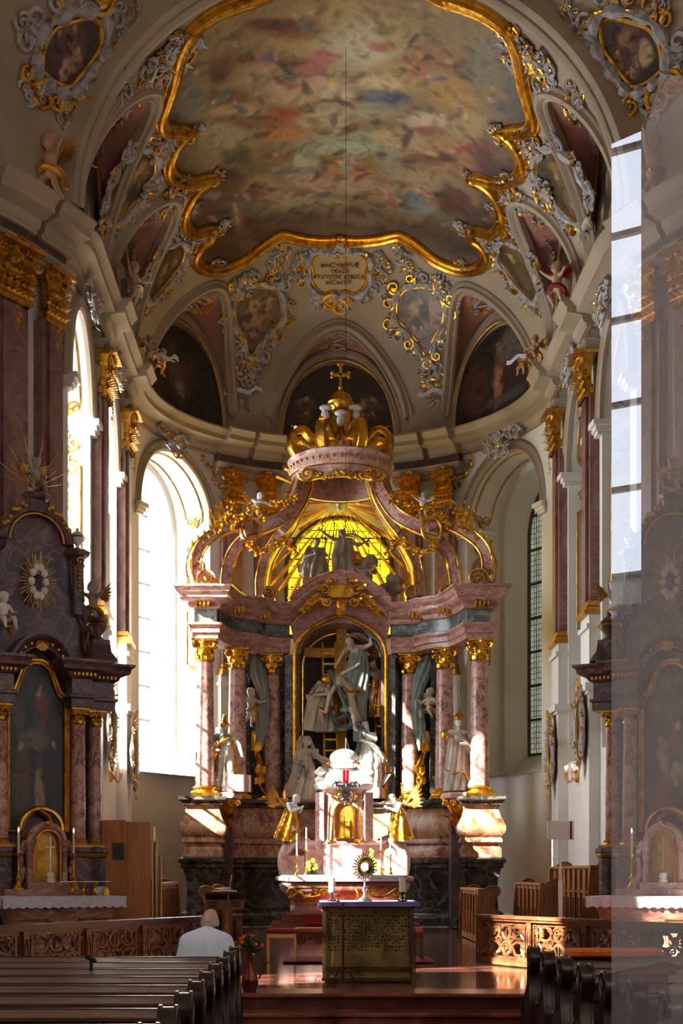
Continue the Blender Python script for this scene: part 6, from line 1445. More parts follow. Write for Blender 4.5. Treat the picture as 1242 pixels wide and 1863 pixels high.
# ------------------------------------------------------------ oval pictures, sconces, cornice figures
for sg in (-1, 1):
    for k, sc in enumerate((PIL[3][0], PIL[2][0])):
        n = wn(sc, sg); p = wp(sc, 4.85-.25*k, .30, sg); rz = math.atan2(n.y, n.x)+PI/2
        t = thing('oval_picture', 'oval picture in gilt rocaille frame on the %s pier, %s' % (('chancel', 'apse')[k], 'white-window side' if sg < 0 else 'leaded-window side'), 'picture', p, rz, 'oval pictures on the piers')
        E = [V((.36*math.cos(a), -.03, .66*math.sin(a))) for a in [2*PI*i/32 for i in range(32)]]
        mb = MB(); vs = [V((0,-.0,0))]+[V((e.x*q, -.01, e.z*q)) for q in (.25,.5,.75,1) for e in E]; mb.add(vs, [(0,1+i,1+(i+1) % 32) for i in range(32)]+[(1+32*j+i, 1+32*j+(i+1) % 32, 33+32*j+(i+1) % 32, 33+32*j+i) for j in range(3) for i in range(32)])
        o = mb.build('picture', 'painting', t); f = blobs((150,120,84), [(.5,.5,.2,.3,(110,100,96)),(.5,.75,.08,.07,(190,160,130)),(.6,.3,.15,.15,(150,140,130))]); paint(o, lambda q: f(q[0]/.72+.5, q[2]/1.32+.5))
        ring_frame(t, [e*1.06 for e in E], [(V((e.x,0,e.z)).normalized(), V((0,-1,0))) for e in E], .045, 60+k+sg, .85)
        mb = MB(); [mb.leaf((0,-.04,.72), V(((i-2)*.4,-.1,1)), V((0,-1,0)), .42, .08, .2) for i in range(5)]; [mb.leaf((0,-.04,-.7), V(((i-1)*.3,-.1,-1)), V((0,-1,0)), .45, .06, .1) for i in range(3)]; mb.build('crest', 'gilt', t)
SCN = [(-1, 30.6, 3.95, 'between the two left piers' ), (1, 30.6, 3.95, ''), (1, 26.2, 3.95, '')]
for i, (sg, y, z, _) in enumerate(SCN):
    s = s_of_y(y); n = wn(s, sg); rz = math.atan2(n.y, n.x)+PI/2; p = wp(s, z, .02, sg)
    t = thing('wall_sconce', ['lit gilt wall sconce with curved arms under the white windows', 'lit gilt wall sconce with curved arms between the oval pictures', 'lit gilt wall sconce half hidden behind the side altar columns'][i], 'sconce', p, rz)
    mb = MB(); mb.lathe([(0,-.16),(.06,-.1),(.04,0),(.07,.1),(0,.16)], (0,-.03,0), 10)
    for a in (-1,-.35,.35,1): mb.tube(smooth_pts([V((0,-.04,0)), V((a*.18,-.18,-.14)), V((a*.36,-.3+.1*abs(a),-.06)), V((a*.36,-.3+.1*abs(a),.06))], 6), .011, 6); mb.lathe([(0,.05),(.04,.07),(.03,.08)], (a*.36,-.3+.1*abs(a),0), 10)
    mb.build('arms', 'gilt', t); 
    for a in (-1,-.35,.35,1):
        q = (a*.36,-.3+.1*abs(a),.08); mb = MB(); mb.lathe([(.011,0),(.011,.09),(0,.092)], q, 8); c_ = mb.build('candle', 'wax', t); mb = MB(); mb.lathe([(0,.09),(.016,.11),(.012,.14),(0,.17)], q, 8); mb.build('bulb', 'bulb', c_)
FG = [((92,372,24.0),'reach',1.15,-40,'flesh','gilt','large putto reaching from the corner of the cornice',False),((132,350,24.6),'lean',.85,30,'flesh','stucco','smaller putto leaning out behind the large cornice putto',False),
      ((244,592,28.6),'reach',.95,60,'flesh','statue_grey','winged putto climbing at the cornice edge below the pink spandrel',False),((272,690,32.0),'sit',.75,50,'flesh','gold_dark','putto peering over the cornice with a companion',False),
      ((290,712,32.6),'lean',.7,40,'flesh','gold_dark','putto beside its companion holding a small ribbon on the cornice',True),((437,758,37.0),'fly',.85,10,'flesh','statue_teal','putto unrolling a banner above the cornice beside the end-wall lunette',True)]
for (px, py, y), kd, H, rz, m_, dr, lab, ban in FG:
    p = at(px, py, y)
    for sg in (-1, 1):
        q = V((p.x*-sg if p.x < 0 else p.x, p.y, max(p.z, 13.98)+.02+(.12 if kd == 'fly' else 0))) if True else p
        q.x = sg*abs(p.x); 
        putto(kd, lab+(', white-window side' if sg < 0 else ', leaded-window side'), q, H, R(rz)*(1 if sg < 0 else -1), m_, dr if not (sg > 0 and 'climbing' in lab) else 'carpet', banner=ban)
cu = bpy.data.curves.new('banner_word', 'FONT'); cu.body = 'lilium'; cu.size = .13; cu.extrude = .002; cu.materials.append(MATS['lettering'])
bt = [o for o in COL.objects if o.type == 'EMPTY' and str(o.get('label', '')).startswith('putto unrolling') and o.location.x < 0][0]
o = bpy.data.objects.new('banner_word', cu); COL.objects.link(o); o = to_mesh(o, bt); o.location = (-.42,-.245,.40); o.rotation_euler = (PI/2, 0, 0)
# hanging sanctuary lamp
LP_ = at(629, 1413, 27.0); t = thing('sanctuary_lamp', 'red glass sanctuary lamp hanging in silver openwork on a long chain', 'lamp', LP_)
mb = MB(); mb.lathe([(0,-.13),(.065,-.13),(.07,.12),(.06,.13),(0,.13)], seg=16); mb.build('glass', 'redglass', t)
mb = MB()
for k in range(8):
    a = 2*PI*k/8; d = V((math.cos(a), math.sin(a), 0)); mb.scroll(d*.16-U3*.22, d, U3, .13, 1.3, .14, 1); mb.scroll(d*.12-U3*.42, d, U3, .1, 1.3, .16, -1); mb.leaf(d*.1-U3*.2, d+U3*.2, U3, .28, .05, .3)
    if k % 3 == 0: mb.tube([d*.2-U3*.1, d*.14+U3*.3, U3*.8], .006, 4)
mb.lathe([(.0,-.62),(.04,-.58),(.02,-.5),(.10,-.36),(.14,-.2),(.12,-.14),(.0,-.14)], seg=16); mb.build('openwork', 'silver', t)
mb = MB(); top_z = ZC+4.6-LP_.z; mb.tube([V((0,0,.8)), V((0,0,top_z))], .005, 5); mb.build('chain', 'iron', t)
# ------------------------------------------------------------ sanctuary furniture
F0 = ZN
t = thing('free_standing_altar', 'pierced bronze block altar with violet edge standing before the steps', 'altar', (0, 16.9, F0)); 
def perf_mat():
    m = mat('bronze_pierced', [(84,68,36),(124,100,58),(140,118,70)], 4, .42, .65, bump=.2, bscale=30); nt = m.node_tree; N = nt.nodes; L = nt.links; b = N['Principled BSDF']
    src = b.inputs['Base Color'].links[0].from_socket; tc = N.new('ShaderNodeTexCoord'); mp = N.new('ShaderNodeMapping'); mp.inputs['Scale'].default_value = (1,1,1); L.new(tc.outputs['Object'], mp.inputs[0])
    vo = N.new('ShaderNodeTexVoronoi'); vo.inputs['Scale'].default_value = 24; vo.inputs['Randomness'].default_value = .45; L.new(mp.outputs[0], vo.inputs[0])
    lt = N.new('ShaderNodeMath'); lt.operation = 'LESS_THAN'; lt.inputs[1].default_value = .34; L.new(vo.outputs['Distance'], lt.inputs[0])
    sx = N.new('ShaderNodeSeparateXYZ'); L.new(tc.outputs['Object'], sx.inputs[0]); z1 = N.new('ShaderNodeMath'); z1.operation = 'GREATER_THAN'; z1.inputs[1].default_value = .36; L.new(sx.outputs[2], z1.inputs[0])
    m1 = N.new('ShaderNodeMath'); m1.operation = 'MULTIPLY'; L.new(lt.outputs[0], m1.inputs[0]); L.new(z1.outputs[0], m1.inputs[1])
    mx = N.new('ShaderNodeMix'); mx.data_type = 'RGBA'; L.new(m1.outputs[0], mx.inputs[0]); L.new(src, mx.inputs[6]); mx.inputs[7].default_value = (.006,.005,.004,1); L.new(mx.outputs[2], b.inputs['Base Color'])  # body is solid; the shade inside its piercings is painted black
    m2 = N.new('ShaderNodeMath'); m2.operation = 'MULTIPLY_ADD'; m2.inputs[1].default_value = -.65; m2.inputs[2].default_value = .65; L.new(m1.outputs[0], m2.inputs[0]); L.new(m2.outputs[0], b.inputs['Metallic'])
perf_mat()
mb = MB(); vs = []; prof = [(.57,0),(.55,.05),(.535,.5),(.54,.8),(.565,.92)]
for o_, z in prof: vs += [(-o_,-o_*.85,z),(o_,-o_*.85,z),(o_,o_*.85,z),(-o_,o_*.85,z)]
mb.add(vs, [(i*4+k, i*4+(k+1) % 4, i*4+4+(k+1) % 4, i*4+4+k) for i in range(4) for k in range(4)]+[(3,2,1,0),(16,17,18,19)]); mb.build('pierced_body', 'bronze_pierced', t, smooth=False)
mb = MB()
for x in (-.545, .545): mb.bar((x,-.47,0), (x,-.47,.92), .05)
for i in range(36): mb.box((-.52+i*.03,-.485,.135), (.014,.02,.05))
mb.box((0,-.475,.17), (1.08,.03,.02)); mb.box((0,-.49,.02), (1.16,.06,.04)); mb.build('bronze_border', 'bronze', t, smooth=False)
mb = MB(); mb.box((0,0,.94), (1.24,1.06,.04)); mb.build('top_slab', 'bronze', t, smooth=False)
t = thing('altar_cloth', 'flat white cloth with violet border on the bronze block altar', 'cloth', (0, 16.9, F0+.965)); mb = MB(); mb.box((0,0,.008), (1.2,1.02,.016)); mb.build('cloth', 'cloth', t, smooth=False); mb = MB(); mb.box((0,-.54,-.01), (1.26,.02,.055)); mb.box((.625,0,-.01), (.02,1.06,.055)); mb.build('border', 'cloth_violet', t, smooth=False)
for x, l in ((-.45, 'white-window end'), (.44, 'leaded-window end')):
    t = thing('altar_candle', 'thick cream candle in a black iron holder, %s of the bronze altar' % l, 'candle', (x, 16.6, F0+.982))
    mb = MB(); mb.lathe([(.0,0),(.05,.0),(.05,.01),(.012,.02),(.012,.09),(.05,.11),(.05,.12),(0,.12)], seg=14); [mb.bar((0,0,.06), (.07*math.cos(a), .07*math.sin(a), 0), .012) for a in (.5,2.6,4.7)]; mb.build('holder', 'iron', t)
    mb = MB(); mb.lathe([(.042,.12),(.042,.30),(.0,.305)], seg=16); mb.build('candle', 'wax', t)
t = thing('monstrance', 'silver gilt monstrance with leafy rays on the bronze altar', 'monstrance', (-.03, 16.75, F0+.982)); mb = MB(); mb.lathe([(.0,0),(.10,0),(.09,.02),(.03,.06),(.015,.12),(.035,.16),(.012,.2),(.015,.28),(0,.3)], seg=16); mb.build('foot', 'silver', t)
mb = MB(); 
for k in range(26): a = 2*PI*k/26; d = V((math.cos(a), 0, math.sin(a)*1.25)); mb.leaf(V((0,0,.44))+d*.05, d, V((0,-1,0)), .12*(1+.15*(k % 2)), .016, .2); mb.ell(V((0,-.02,.44))+d*.10, .012, 5, 4)
mb.build('rays', 'bronze', t); mb = MB(); mb.lathe([(.0,-.01),(.045,-.01),(.045,.01),(0,.01)], seg=18); 
mb.v = [(x, -z-.03, y+.44) for x, y, z in mb.v]; mb.build('lunette', 'wax', t)
t = thing('table_cross', 'small flat bronze cross lying low on the bronze altar', 'cross', (-.37, 16.5, F0+.982)); mb = MB(); mb.lathe([(0,0),(.03,0),(.01,.02),(0,.02)], seg=10); mb.bar((0,0,.01), (0,0,.10), .01); mb.bar((-.03,0,.07), (.03,0,.07), .01); mb.build('cross', 'bronze', t)
t = thing('microphone_stand', 'thin reddish stand rising in front of the bronze altar', 'stand', (-.32, 16.05, F0)); mb = MB(); mb.tube([V((0,0,.02)), V((0,0,.98))], .012, 8); [mb.tube(smooth_pts([V((0,0,.16)), V((.08*math.cos(a), .08*math.sin(a), .14)), V((.15*math.cos(a), .15*math.sin(a), 0))], 4), .01, 6) for a in (.3,2.4,4.5)]; mb.lathe([(.02,.8),(.03,.84),(.02,.88)], seg=10); mb.build('pole', 'copper', t)
t = thing('microphone_stand', 'thin black stand at the back corner of the bronze altar', 'stand', (.66, 17.4, F0)); mb = MB(); mb.tube([V((0,0,0)), V((0,0,.62))], .008, 6); mb.lathe([(0,0),(.08,0),(.08,.012),(0,.02)], seg=14); mb.build('pole', 'iron', t)
# stools and rug
def stool(name, label, x, y, w, d, h, m, seat, ornate=False):
    t = thing(name, label, 'stool', (x, y, F0))
    for a in (-1, 1):
        for b in (-1, 1): q = MB(); q.bar((a*(w/2-.02), b*(d/2-.02), 0), (a*(w/2-.02), b*(d/2-.02), h-.05), .035); q.build('leg', m, t, smooth=False)
    q = MB(); q.box((0,-d/2+.02,h-.07), (w-.03,.02,.06)); q.box((0,d/2-.02,h-.07), (w-.03,.02,.06)); q.box((w/2-.02,0,h-.07), (.02,d-.03,.06)); q.box((-w/2+.02,0,h-.07), (.02,d-.03,.06))
    if ornate:
        for e in (-1, 1): q.scroll((e*(w/2-.1),-d/2,h-.14), (-e,0,0), U3, .07, 1.3, .25, -1)
        for i in range(6): q.ell((-w/2+.12+i*(w-.24)/5,-d/2,h-.12), .025, 6, 5)
    q.build('apron', m, t, smooth=False); q = MB(); rr_lathe(q, [(-.02,h-.04),(.0,h-.02),(0,h+.015),(-.03,h+.035)], w/2, d/2); q.build('seat', seat, t); return t
stool('stool', 'light wooden stool with red seat beside the bronze altar', -1.17, 20.2, .45, .4, .46, 'wood_light', 'carpet')
stool('leather_stool', 'leather-topped bronze stool just left of the bronze altar', -.74, 20.5, .5, .45, .46, 'bronze', 'leather', True)
stool('leather_stool', 'leather-topped bronze stool emerging right of the bronze altar', .80, 20.5, .42, .45, .46, 'bronze', 'leather', True)
t = thing('rug', 'thin dull red rug under the leather stools', 'rug', (.0, 20.5, F0)); mb = MB(); mb.box((0,0,.006), (2.3,1.3,.012)); mb.build('rug_pile', 'carpet', t, smooth=False)
# lectern
t = thing('lectern', 'pierced bronze lectern with gooseneck microphone behind the kneeling priest', 'lectern', (-1.93, 18.6, F0)); mb = MB()
mb.lathe([(.13,0),(.14,.04),(.10,.08),(.085,.3),(.10,.7),(.13,.9),(.10,.95)], seg=20); mb.build('pillar', 'bronze', t)
mb = MB(); M = Matrix.Rotation(R(-28), 3, 'X'); mb.box((0,.0,1.0), (.54,.30,.03), M=M); mb.box((0,-.14,.90), (.54,.02,.14)); mb.build('book_rest', 'bronze', t, smooth=False)
mb = MB(); [mb.box((x,-.155,.91+z), (.03,.02,.03)) for x in (-.2,-.16,-.12,.12,.16,.2) for z in (-.03,.02)]; mb.build('hole_shade', 'iron', t, smooth=False)  # dark blocks stand in for the shade inside the piercings
mb = MB(); mb.tube(smooth_pts([V((.05,-.1,.95)), V((.06,-.1,1.1)), V((.09,-.12,1.24))], 5), .006, 6); mb.cap((.09,-.12,1.24), (.10,-.13,1.30), .012, .012, 6); mb.build('microphone', 'silver', t)
t = thing('open_book', 'open book lying on the lectern', 'book', (-1.93,18.60,F0+1.03)); mb = MB(); M = Matrix.Rotation(R(-28), 3, 'X'); [mb.box((e*.09,.02,.012), (.17,.22,.025), M=M @ Matrix.Rotation(e*.1, 3, 'Y')) for e in (-1, 1)]; mb.build('pages', 'paper', t, smooth=False)
# stalls, desks
def scroll_end(mb, w, h, x0, y, t_, flip=1, top=.16):
    P = [(-w*.5,0),(w*.5,0),(w*.48,h*.25),(w*.30,h*.42),(w*.22,h*.62),(w*.34,h*.80),(w*.5,h*.88),(w*.46,h*.96),(w*.2,h*1.0),(-w*.1,h*.97),(-w*.32,h*.9),(-w*.5,h*.86)]
    pts = smooth_pts([V((x0+flip*a, y, b)) for a, b in P], 3, closed=True)
    mb.slab(pts, (0,t_,0)); mb.tube([p+V((0,-.008,0)) for p in pts], .016, 5, closed=True, up=V((0,1,0)))
def desk(name, label, x, y0, y1, h, sg, w=.42, rows=1, m='wood_stall'):
    t = thing(name, label, 'choir stall', (x, y0, F0)); L = y1-y0
    for yy, nm in ((0,'near'), (L-.06,'far')): q = MB(); scroll_end(q, w, h*1.1, sg*w*.3, yy, .07, -sg if False else sg); q.build('end_panel', m, t)
    q = MB(); q.box((0, L/2, h*.5), (.05, L-.1, h)); q.box((-sg*.01, L/2, h+.02), (.16, L-.1, .05)); q.box((-sg*.03, L/2, .06), (.06, L-.1, .12)); q.box((-sg*.03, L/2, h*.68 if rows > 1 else h*.95), (.05, L-.12, .05)); q.build('front_panel', m, t, smooth=False)
    n = int(L/.5); q = MB()
    for i in range(n+1): q.box((-sg*.045, .08+(L-.16)*i/n, h*.5), (.05, .06, h*.96))
    for i in range(n):
        for k in range(3): q.box((-sg*.035, .08+(L-.16)*(i+.25*(k+1))/n, h*.34), (.03, .03, h*.5))
    q.build('stile', m, t, smooth=False); q = MB(); q.box((sg*.2, L/2, .42), (.36, L-.14, .05)); q.build('seat', m, t, smooth=False); return t
for sg in (-1, 1):
    sd = 'white-window side' if sg < 0 else 'leaded-window side'
    desk('choir_desk', 'low panelled oak choir desk nearest the high altar, %s' % sd, sg*2.55, 25.3, 28.4, 1.0, sg)
    desk('choir_bench', 'oak choir bench with scrolled ends behind the low desk, %s' % sd, sg*3.6, 24.5, 27.6, 1.12, sg)
    desk('choir_stall', 'tall two-tier oak choir stall against the wall, %s' % sd, sg*4.62, 24.9, 29.2, 1.45, sg, .5, 2)
# wooden cupboard, white lamp panel
t = thing('wooden_cupboard', 'plain tall brown wooden cabinet with open side standing by the stalls', 'cabinet', (-3.9, 22.9, F0)); mb = MB(); mb.box((-.2,0,1.15), (.40,.7,2.2)); mb.box((-.19,0,.05), (.5,.75,.1)); mb.build('body', 'wood_cupboard', t, smooth=False)
mb = MB(); mb.box((.19,-.18,1.25), (.42,.04,1.95), rz=.2); mb.build('door', 'wood_cupboard', t, smooth=False); mb = MB(); mb.box((.2,.1,.24), (.5,.6,.4)); mb.build('plinth', 'wood_stall', t, smooth=False)
mb = MB(); mb.box((-.12,-.36,1.72), (.2,.03,.28)); mb.build('recess_shade', 'wood_dark', t, smooth=False)  # dark block on the face, standing in for a shaded opening
mb = MB(); [mb.box((.44+.05*i, .0+.08*i, 1.25-.1*i), (.025,.3,1.8-.3*i), rz=.1*i) for i in range(3)]; mb.build('leaf_panel', 'wood_light', t, smooth=False)
mb = MB(); mb.box((.5,-.1,1.1), (.02,.05,1.4)); mb.build('chrome_rail', 'silver', t, smooth=False)
t = thing('display_stand', 'white rectangular display panel on a tall slim white pole', 'stand', (3.28, 21.2, F0)); mb = MB(); mb.lathe([(0,0),(.2,0),(.2,.02),(.03,.04),(.035,1.2),(.02,1.25),(.02,1.9),(0,1.9)], seg=16); mb.build('pole', 'white_paint', t); mb = MB(); mb.box((.0,-.02,2.03), (.42,.06,.30)); mb.box((0,-.055,2.03), (.36,.01,.26)); mb.build('panel', 'white_paint', t, smooth=False)
mb = MB(); mb.box((.16,-.062,2.03), (.025,.01,.28)); mb.build('dark_edge', 'iron', t, smooth=False)
# ------------------------------------------------------------ communion rails
def rail(sg):
    a, b = V((sg*1.85, 19.8, 0)), V((sg*4.75, 14.85, 0)); sd = 'white-window side' if sg < 0 else 'leaded-window side'
    d = (b-a).normalized(); L = (b-a).length; ang = math.atan2(d.y, d.x); T = thing('communion_rail', 'carved openwork dark oak communion rail, %s' % sd, 'railing', (a.x, a.y, F0), ang)
    ys = -1 if sg > 0 else 1; H = .72; n = int(L/1.05); w = L/n
    if sg > 0: ys = -1
    mb = MB(); mb.box((L/2,0,H-.02), (L+.1,.20,.045)); mb.box((L/2,0,H-.06), (L+.04,.15,.04)); mb.build('hand_rail', 'wood_dark' if sg < 0 else 'wood_rail', T, smooth=False)
    M_ = 'wood_rail'
    mb = MB(); mb.box((L/2,0,.05), (L+.04,.14,.10)); mb.build('plinth', M_, T, smooth=False)
    for i in range(n+1):
        q = MB(); q.box((i*w,0,H/2-.03), (.16 if i in (0,n) else .10,.13,H-.06)); 
        for e in (-1, 1): q.tube([V((i*w+.03*math.cos(a_), e*.07, .38+.16*math.sin(a_))) for a_ in [2*PI*k/14 for k in range(14)]], .012, 5, closed=True, up=V((0,1,0)))
        q.build('post', M_, T, smooth=False)
    for i in range(n):
        x0 = i*w+.05; W_ = w-.10; q = MB(); c = x0+W_/2
        q.box((c,0,.115), (W_,.05,.03)); q.box((c,0,.615), (W_,.05,.05)); 
        for e in (-1, 1):
            q.box((c+e*(W_/2-.09),0,.36), (.035,.05,.5)); q.box((c+e*(W_/2-.01),0,.36), (.03,.05,.5))
            for z in (.24,.38,.52): q.tube([V((c+e*(W_/2-.05)+.028*math.cos(a_), 0, z+.055*math.sin(a_))) for a_ in [2*PI*k/12 for k in range(12)]], .012, 5, closed=True, up=V((0,1,0)))
        iw = W_-.22
        for r_i, z in enumerate((.24,.48)):
            for k in range(3):
                xx = c+(k-1)*iw*.33; rx = iw*.15*(1 if k != 1 else .8)
                P = [V((xx+rx*math.cos(a_)*(1+.15*math.sin(3*a_+i)), 0, z+.10*math.sin(a_))) for a_ in [2*PI*j/18 for j in range(18)]]
                q.tube(P, .026, 6, closed=True, up=V((0,1,0)), flat=.8)
                q.ell((xx, 0, z+.10*(1 if r_i else -1)), (.03,.035,.03), 6, 5)
                if (k+r_i+i) % 2: q.scroll((xx,-.02,z), (1,0,0), U3, rx*.7, 1.4, .26, 1)
                for f in (-1, 1): q.leaf((xx+f*rx,ys*-.02 if False else -.03,z), V((f,0,.8*(1 if r_i else -1))), V((0,-1,0)), .12, .03, .3); q.leaf((xx+f*rx,.03,z), V((f,0,.8)), V((0,1,0)), .12, .03, .3)
        for f in (-1, 1):
            q.tube(smooth_pts([V((c+f*iw*.5,0,.13)), V((c+f*iw*.42,0,.26)), V((c+f*iw*.5,0,.36)), V((c+f*iw*.4,0,.48)), V((c+f*iw*.5,0,.6))], 5), .03, 6, flat=.8)
            q.scroll((c+f*iw*.16,-.02,.36), (f,0,0), U3, .06, 1.3, .3, 1); q.tube([V((c,0,.13)), V((c,0,.6))], .016, 5)
        q.build('pierced_panel', M_, T)
rail(-1); rail(1)
# ------------------------------------------------------------ pews
ROWS = [12.62, 11.85, 11.02, 10.20, 9.38, 8.56, 7.74, 6.92, 6.1]
ORD = ['front', 'second', 'third', 'fourth', 'fifth', 'sixth', 'seventh', 'eighth', 'ninth']
def pew(sg, length=6.2):
    T = thing('pew', 'x', 'pew', (sg*1.39, ROWS[0], 0))
    # bench end with scrolled shoulder, in the plane across the pew
    P = [(-.40,0),(.12,0),(.13,.35),(.06,.55),(.03,.72),(.09,.80),(.12,.88),(.08,.96),(.0,.985),(-.07,.95),(-.09,.88),(-.05,.80),(-.08,.62),(-.20,.52),(-.38,.46),(-.42,.3)]
    q = MB(); pts = smooth_pts([V((0, -a, b)) for a, b in P], 3, closed=True); q.slab(pts, (sg*.075,0,0)); q.tube([p-V((sg*.004,0,0)) for p in pts], .014, 5, closed=True, up=V((1,0,0))); q.tube([p+V((sg*.079,0,0)) for p in pts], .014, 5, closed=True, up=V((1,0,0)))
    q.lathe([(.05,-.004),(.05,.09),(0,.09)], (0,0,0), 14); k = len(q.v)-42
    for i in range(k, len(q.v)): x, y, z = q.v[i]; q.v[i] = (sg*(z-.01), x+.02, y+.89)
    q.build('bench_end', 'wood_dark', T)
    c = sg*(length/2+.07)
    q = MB(); q.box((c,.03,.62), (length,.035,.46), M=Matrix.Rotation(R(-6), 3, 'X')); q.build('backrest', 'wood_dark', T, smooth=False)  # shade of the gaps between rows put into a very dark wood colour
    q = MB(); q.box((c,-.035,.853), (length,.135,.024), M=Matrix.Rotation(R(15), 3, 'X')); q.build('book_ledge', 'wood_pew', T, smooth=False)
    q = MB(); q.box((c,.045,.872), (length,.04,.03)); q.box((c,-.02,.80), (length,.05,.03)); q.box((c,-.005,.70), (length,.03,.02)); q.build('top_rail', 'wood_dark', T, smooth=False)
    q = MB(); q.box((c,.24,.45), (length,.36,.03)); q.box((c,.40,.42), (length,.03,.06)); q.box((c,-.30,.18), (length,.14,.05)); q.build('seat', 'wood_pew', T, smooth=False)
    return T
for sg in (-1, 1):
    T = pew(sg)
    for i, y in enumerate(ROWS):
        o = T if i == 0 else dup(T, loc=(sg*1.39, y, 0)); o['label'] = '%s pew from the steps with scrolled bench end, %s of the aisle' % (ORD[i], 'priest side' if sg < 0 else 'orange cushion side'); o['group'] = 'pews on the %s of the aisle' % ('priest side' if sg < 0 else 'orange cushion side')
t = thing('bench_cushion', 'long bright orange cushion on the front pew', 'cushion', (2.19, 12.60, .885)); mb = MB(); rr_lathe(mb, [(-.03,0),(0,.02),(.0,.06),(-.03,.085)], .45, .12); mb.build('cushion', 'cushion', t)
t = thing('microphone', 'black gooseneck microphone clamped to a pew ledge', 'microphone', (-2.53, 11.02, .87)); mb = MB(); mb.tube([V((0,0,0)), V((0,0,.09))], .014, 8); mb.cap((-.03,-.0,.115), (.03,-.01,.085), .022, .018, 8); mb.build('microphone', 'iron', t)
t = thing('pew_foot_mat', 'dark kneeling pad rail before the pews', 'kneeler', (-4.4, 13.5, 0))
mb = MB(); mb.box((0,0,.12), (5.8,.25,.24)); mb.build('kneeler', 'wood_dark', t, smooth=False)
# copper jug with flowers
t = thing('flower_jug', 'tall copper jug with curved handle standing on the step', 'jug', (-1.40, 14.95, F0)); mb = MB(); mb.lathe([(.0,0),(.07,0),(.10,.08),(.09,.16),(.05,.25),(.04,.36),(.05,.42),(.0,.40)], seg=20); mb.build('jug_body', 'copper', t); mb = MB(); mb.tube(smooth_pts([V((.05,0,.38)), V((.14,0,.40)), V((.15,0,.26)), V((.10,0,.14))], 6), .010, 6); mb.build('handle', 'copper', t)
t = thing('flower_bouquet', 'bouquet of orange blossoms with dark foliage in the copper jug', 'flowers', (-1.40, 14.95, F0+.42)); r = random.Random(4); mb = MB()
for k in range(80): a = r.uniform(0, 2*PI); e = r.uniform(0, 1.3); d = V((math.cos(a)*math.sin(e), math.sin(a)*math.sin(e), math.cos(e))); mb.leaf(V((0,0,.0))+d*r.uniform(.02,.14), d, U3, r.uniform(.08,.16), .02, .3)
mb.build('foliage', 'green', t)
for k in range(15):
    a = r.uniform(0, 2*PI); e = r.uniform(.1, 1.2); d = V((math.cos(a)*math.sin(e), math.sin(a)*math.sin(e)-.3, math.cos(e))).normalized()*.19+V((-.03,0,.02)); mb = MB()
    for j in range(8): b_ = 2*PI*j/8; u, v, _d = frame_of(d); mb.leaf(d, u*math.cos(b_)+v*math.sin(b_)+d.normalized()*.5, d.normalized(), .035, .013, .3)
    mb.ell(d+d.normalized()*.008, .012, 6, 5); mb.build('blossom', 'petal_orange', t)
# flowers and candles on the high altar table
for k, (x, m_, lab) in enumerate(((-.75,'petal_yellow','low white-yellow flower arrangement on the sunlit end of the high altar table'), (.62,'petal_yellow','tall yellow flower arrangement at the shaded end of the high altar table'))):
    t = thing('flower_arrangement', lab, 'flowers', (x, 30.55, ZN+1.31)); mb = MB(); h = .25 if k == 0 else .5
    for i in range(70): a = r.uniform(0, 2*PI); e = r.uniform(0, 1.4); d = V((math.cos(a)*math.sin(e), math.sin(a)*math.sin(e), math.cos(e)*(1+k*1.6))); mb.leaf(d*.05, d, U3, r.uniform(.15,.26)*(.8+k*.5), .03, .3)
    mb.build('foliage', 'green', t)
    for i in range(12): mb = MB(); z = .12+h*i/12; mb.ell((r.uniform(-.12,.12)*(1.3-i/14), -.12, z), .04, 8, 6); mb.build('blossom', m_, t)
for i, (x, l) in enumerate(((-1.08,'outermost on the sunlit end'),(-.86,'inner on the sunlit end'),(.86,'inner on the shaded end'),(1.08,'outermost on the shaded end'))):
    t = thing('altar_candlestick', 'slim gilt candlestick with tall candle, %s of the high altar' % l, 'candlestick', (x, 30.42, ZN+1.31)); mb = MB(); mb.lathe([(0,0),(.07,0),(.06,.02),(.02,.08),(.035,.14),(.012,.2),(.012,.42+.12*(i % 3 > 0)),(.04,.46+.12*(i % 3 > 0)),(0,.47+.12*(i % 3 > 0))], seg=12); mb.build('stand', 'gold', t); z = .46+.12*(i % 3 > 0); mb = MB(); mb.lathe([(.018,z),(.018,z+.5),(0,z+.51)], seg=10); mb.build('candle', 'wax', t)
# ------------------------------------------------------------ the kneeling priest
PX = V((-1.74, 13.02, 0)); t = thing('person', 'balding person in white vestment bowed in prayer at the front pew', 'person', PX, 0)
mb = MB(); human(mb, 1.72, STAND, dict(head=(.012,.16,.712), neck=(0,.10,.655), chest=(0,.04,.56), waist=(0,.02,.45), pelvis=(0,0,.36), sl=(-.09,.05,.585), sr=(.09,.05,.585), el=(-.125,.10,.48), wl=(-.03,.22,.52), er=(.125,.10,.48), wr=(.03,.22,.52),
    hl=(-.055,.02,.34), kl=(-.06,.14,.14), al=(-.05,-.10,.06), hr=(.055,.02,.34), kr=(.06,.14,.14), ar=(.05,-.10,.06)), look=(0,1,-.9), haircap=False, headr=.058)
o = pbody(mb, 'skin', t, voxel=.009)
mb = MB(); H = 1.72
hd = V((.012,.155,.71))*H
mb.lathe([(.088,-.05),(.094,-.03),(.092,.0),(.085,.01)], (0,0,0), 24, fold=7, amp=.03); mb.v = [(x+hd.x, y*1.05+hd.y-.015, z+hd.z-.015) for x, y, z in mb.v if True]
mb.build('hair_fringe', 'statue_grey', t)
mb = MB(); T2 = MB()
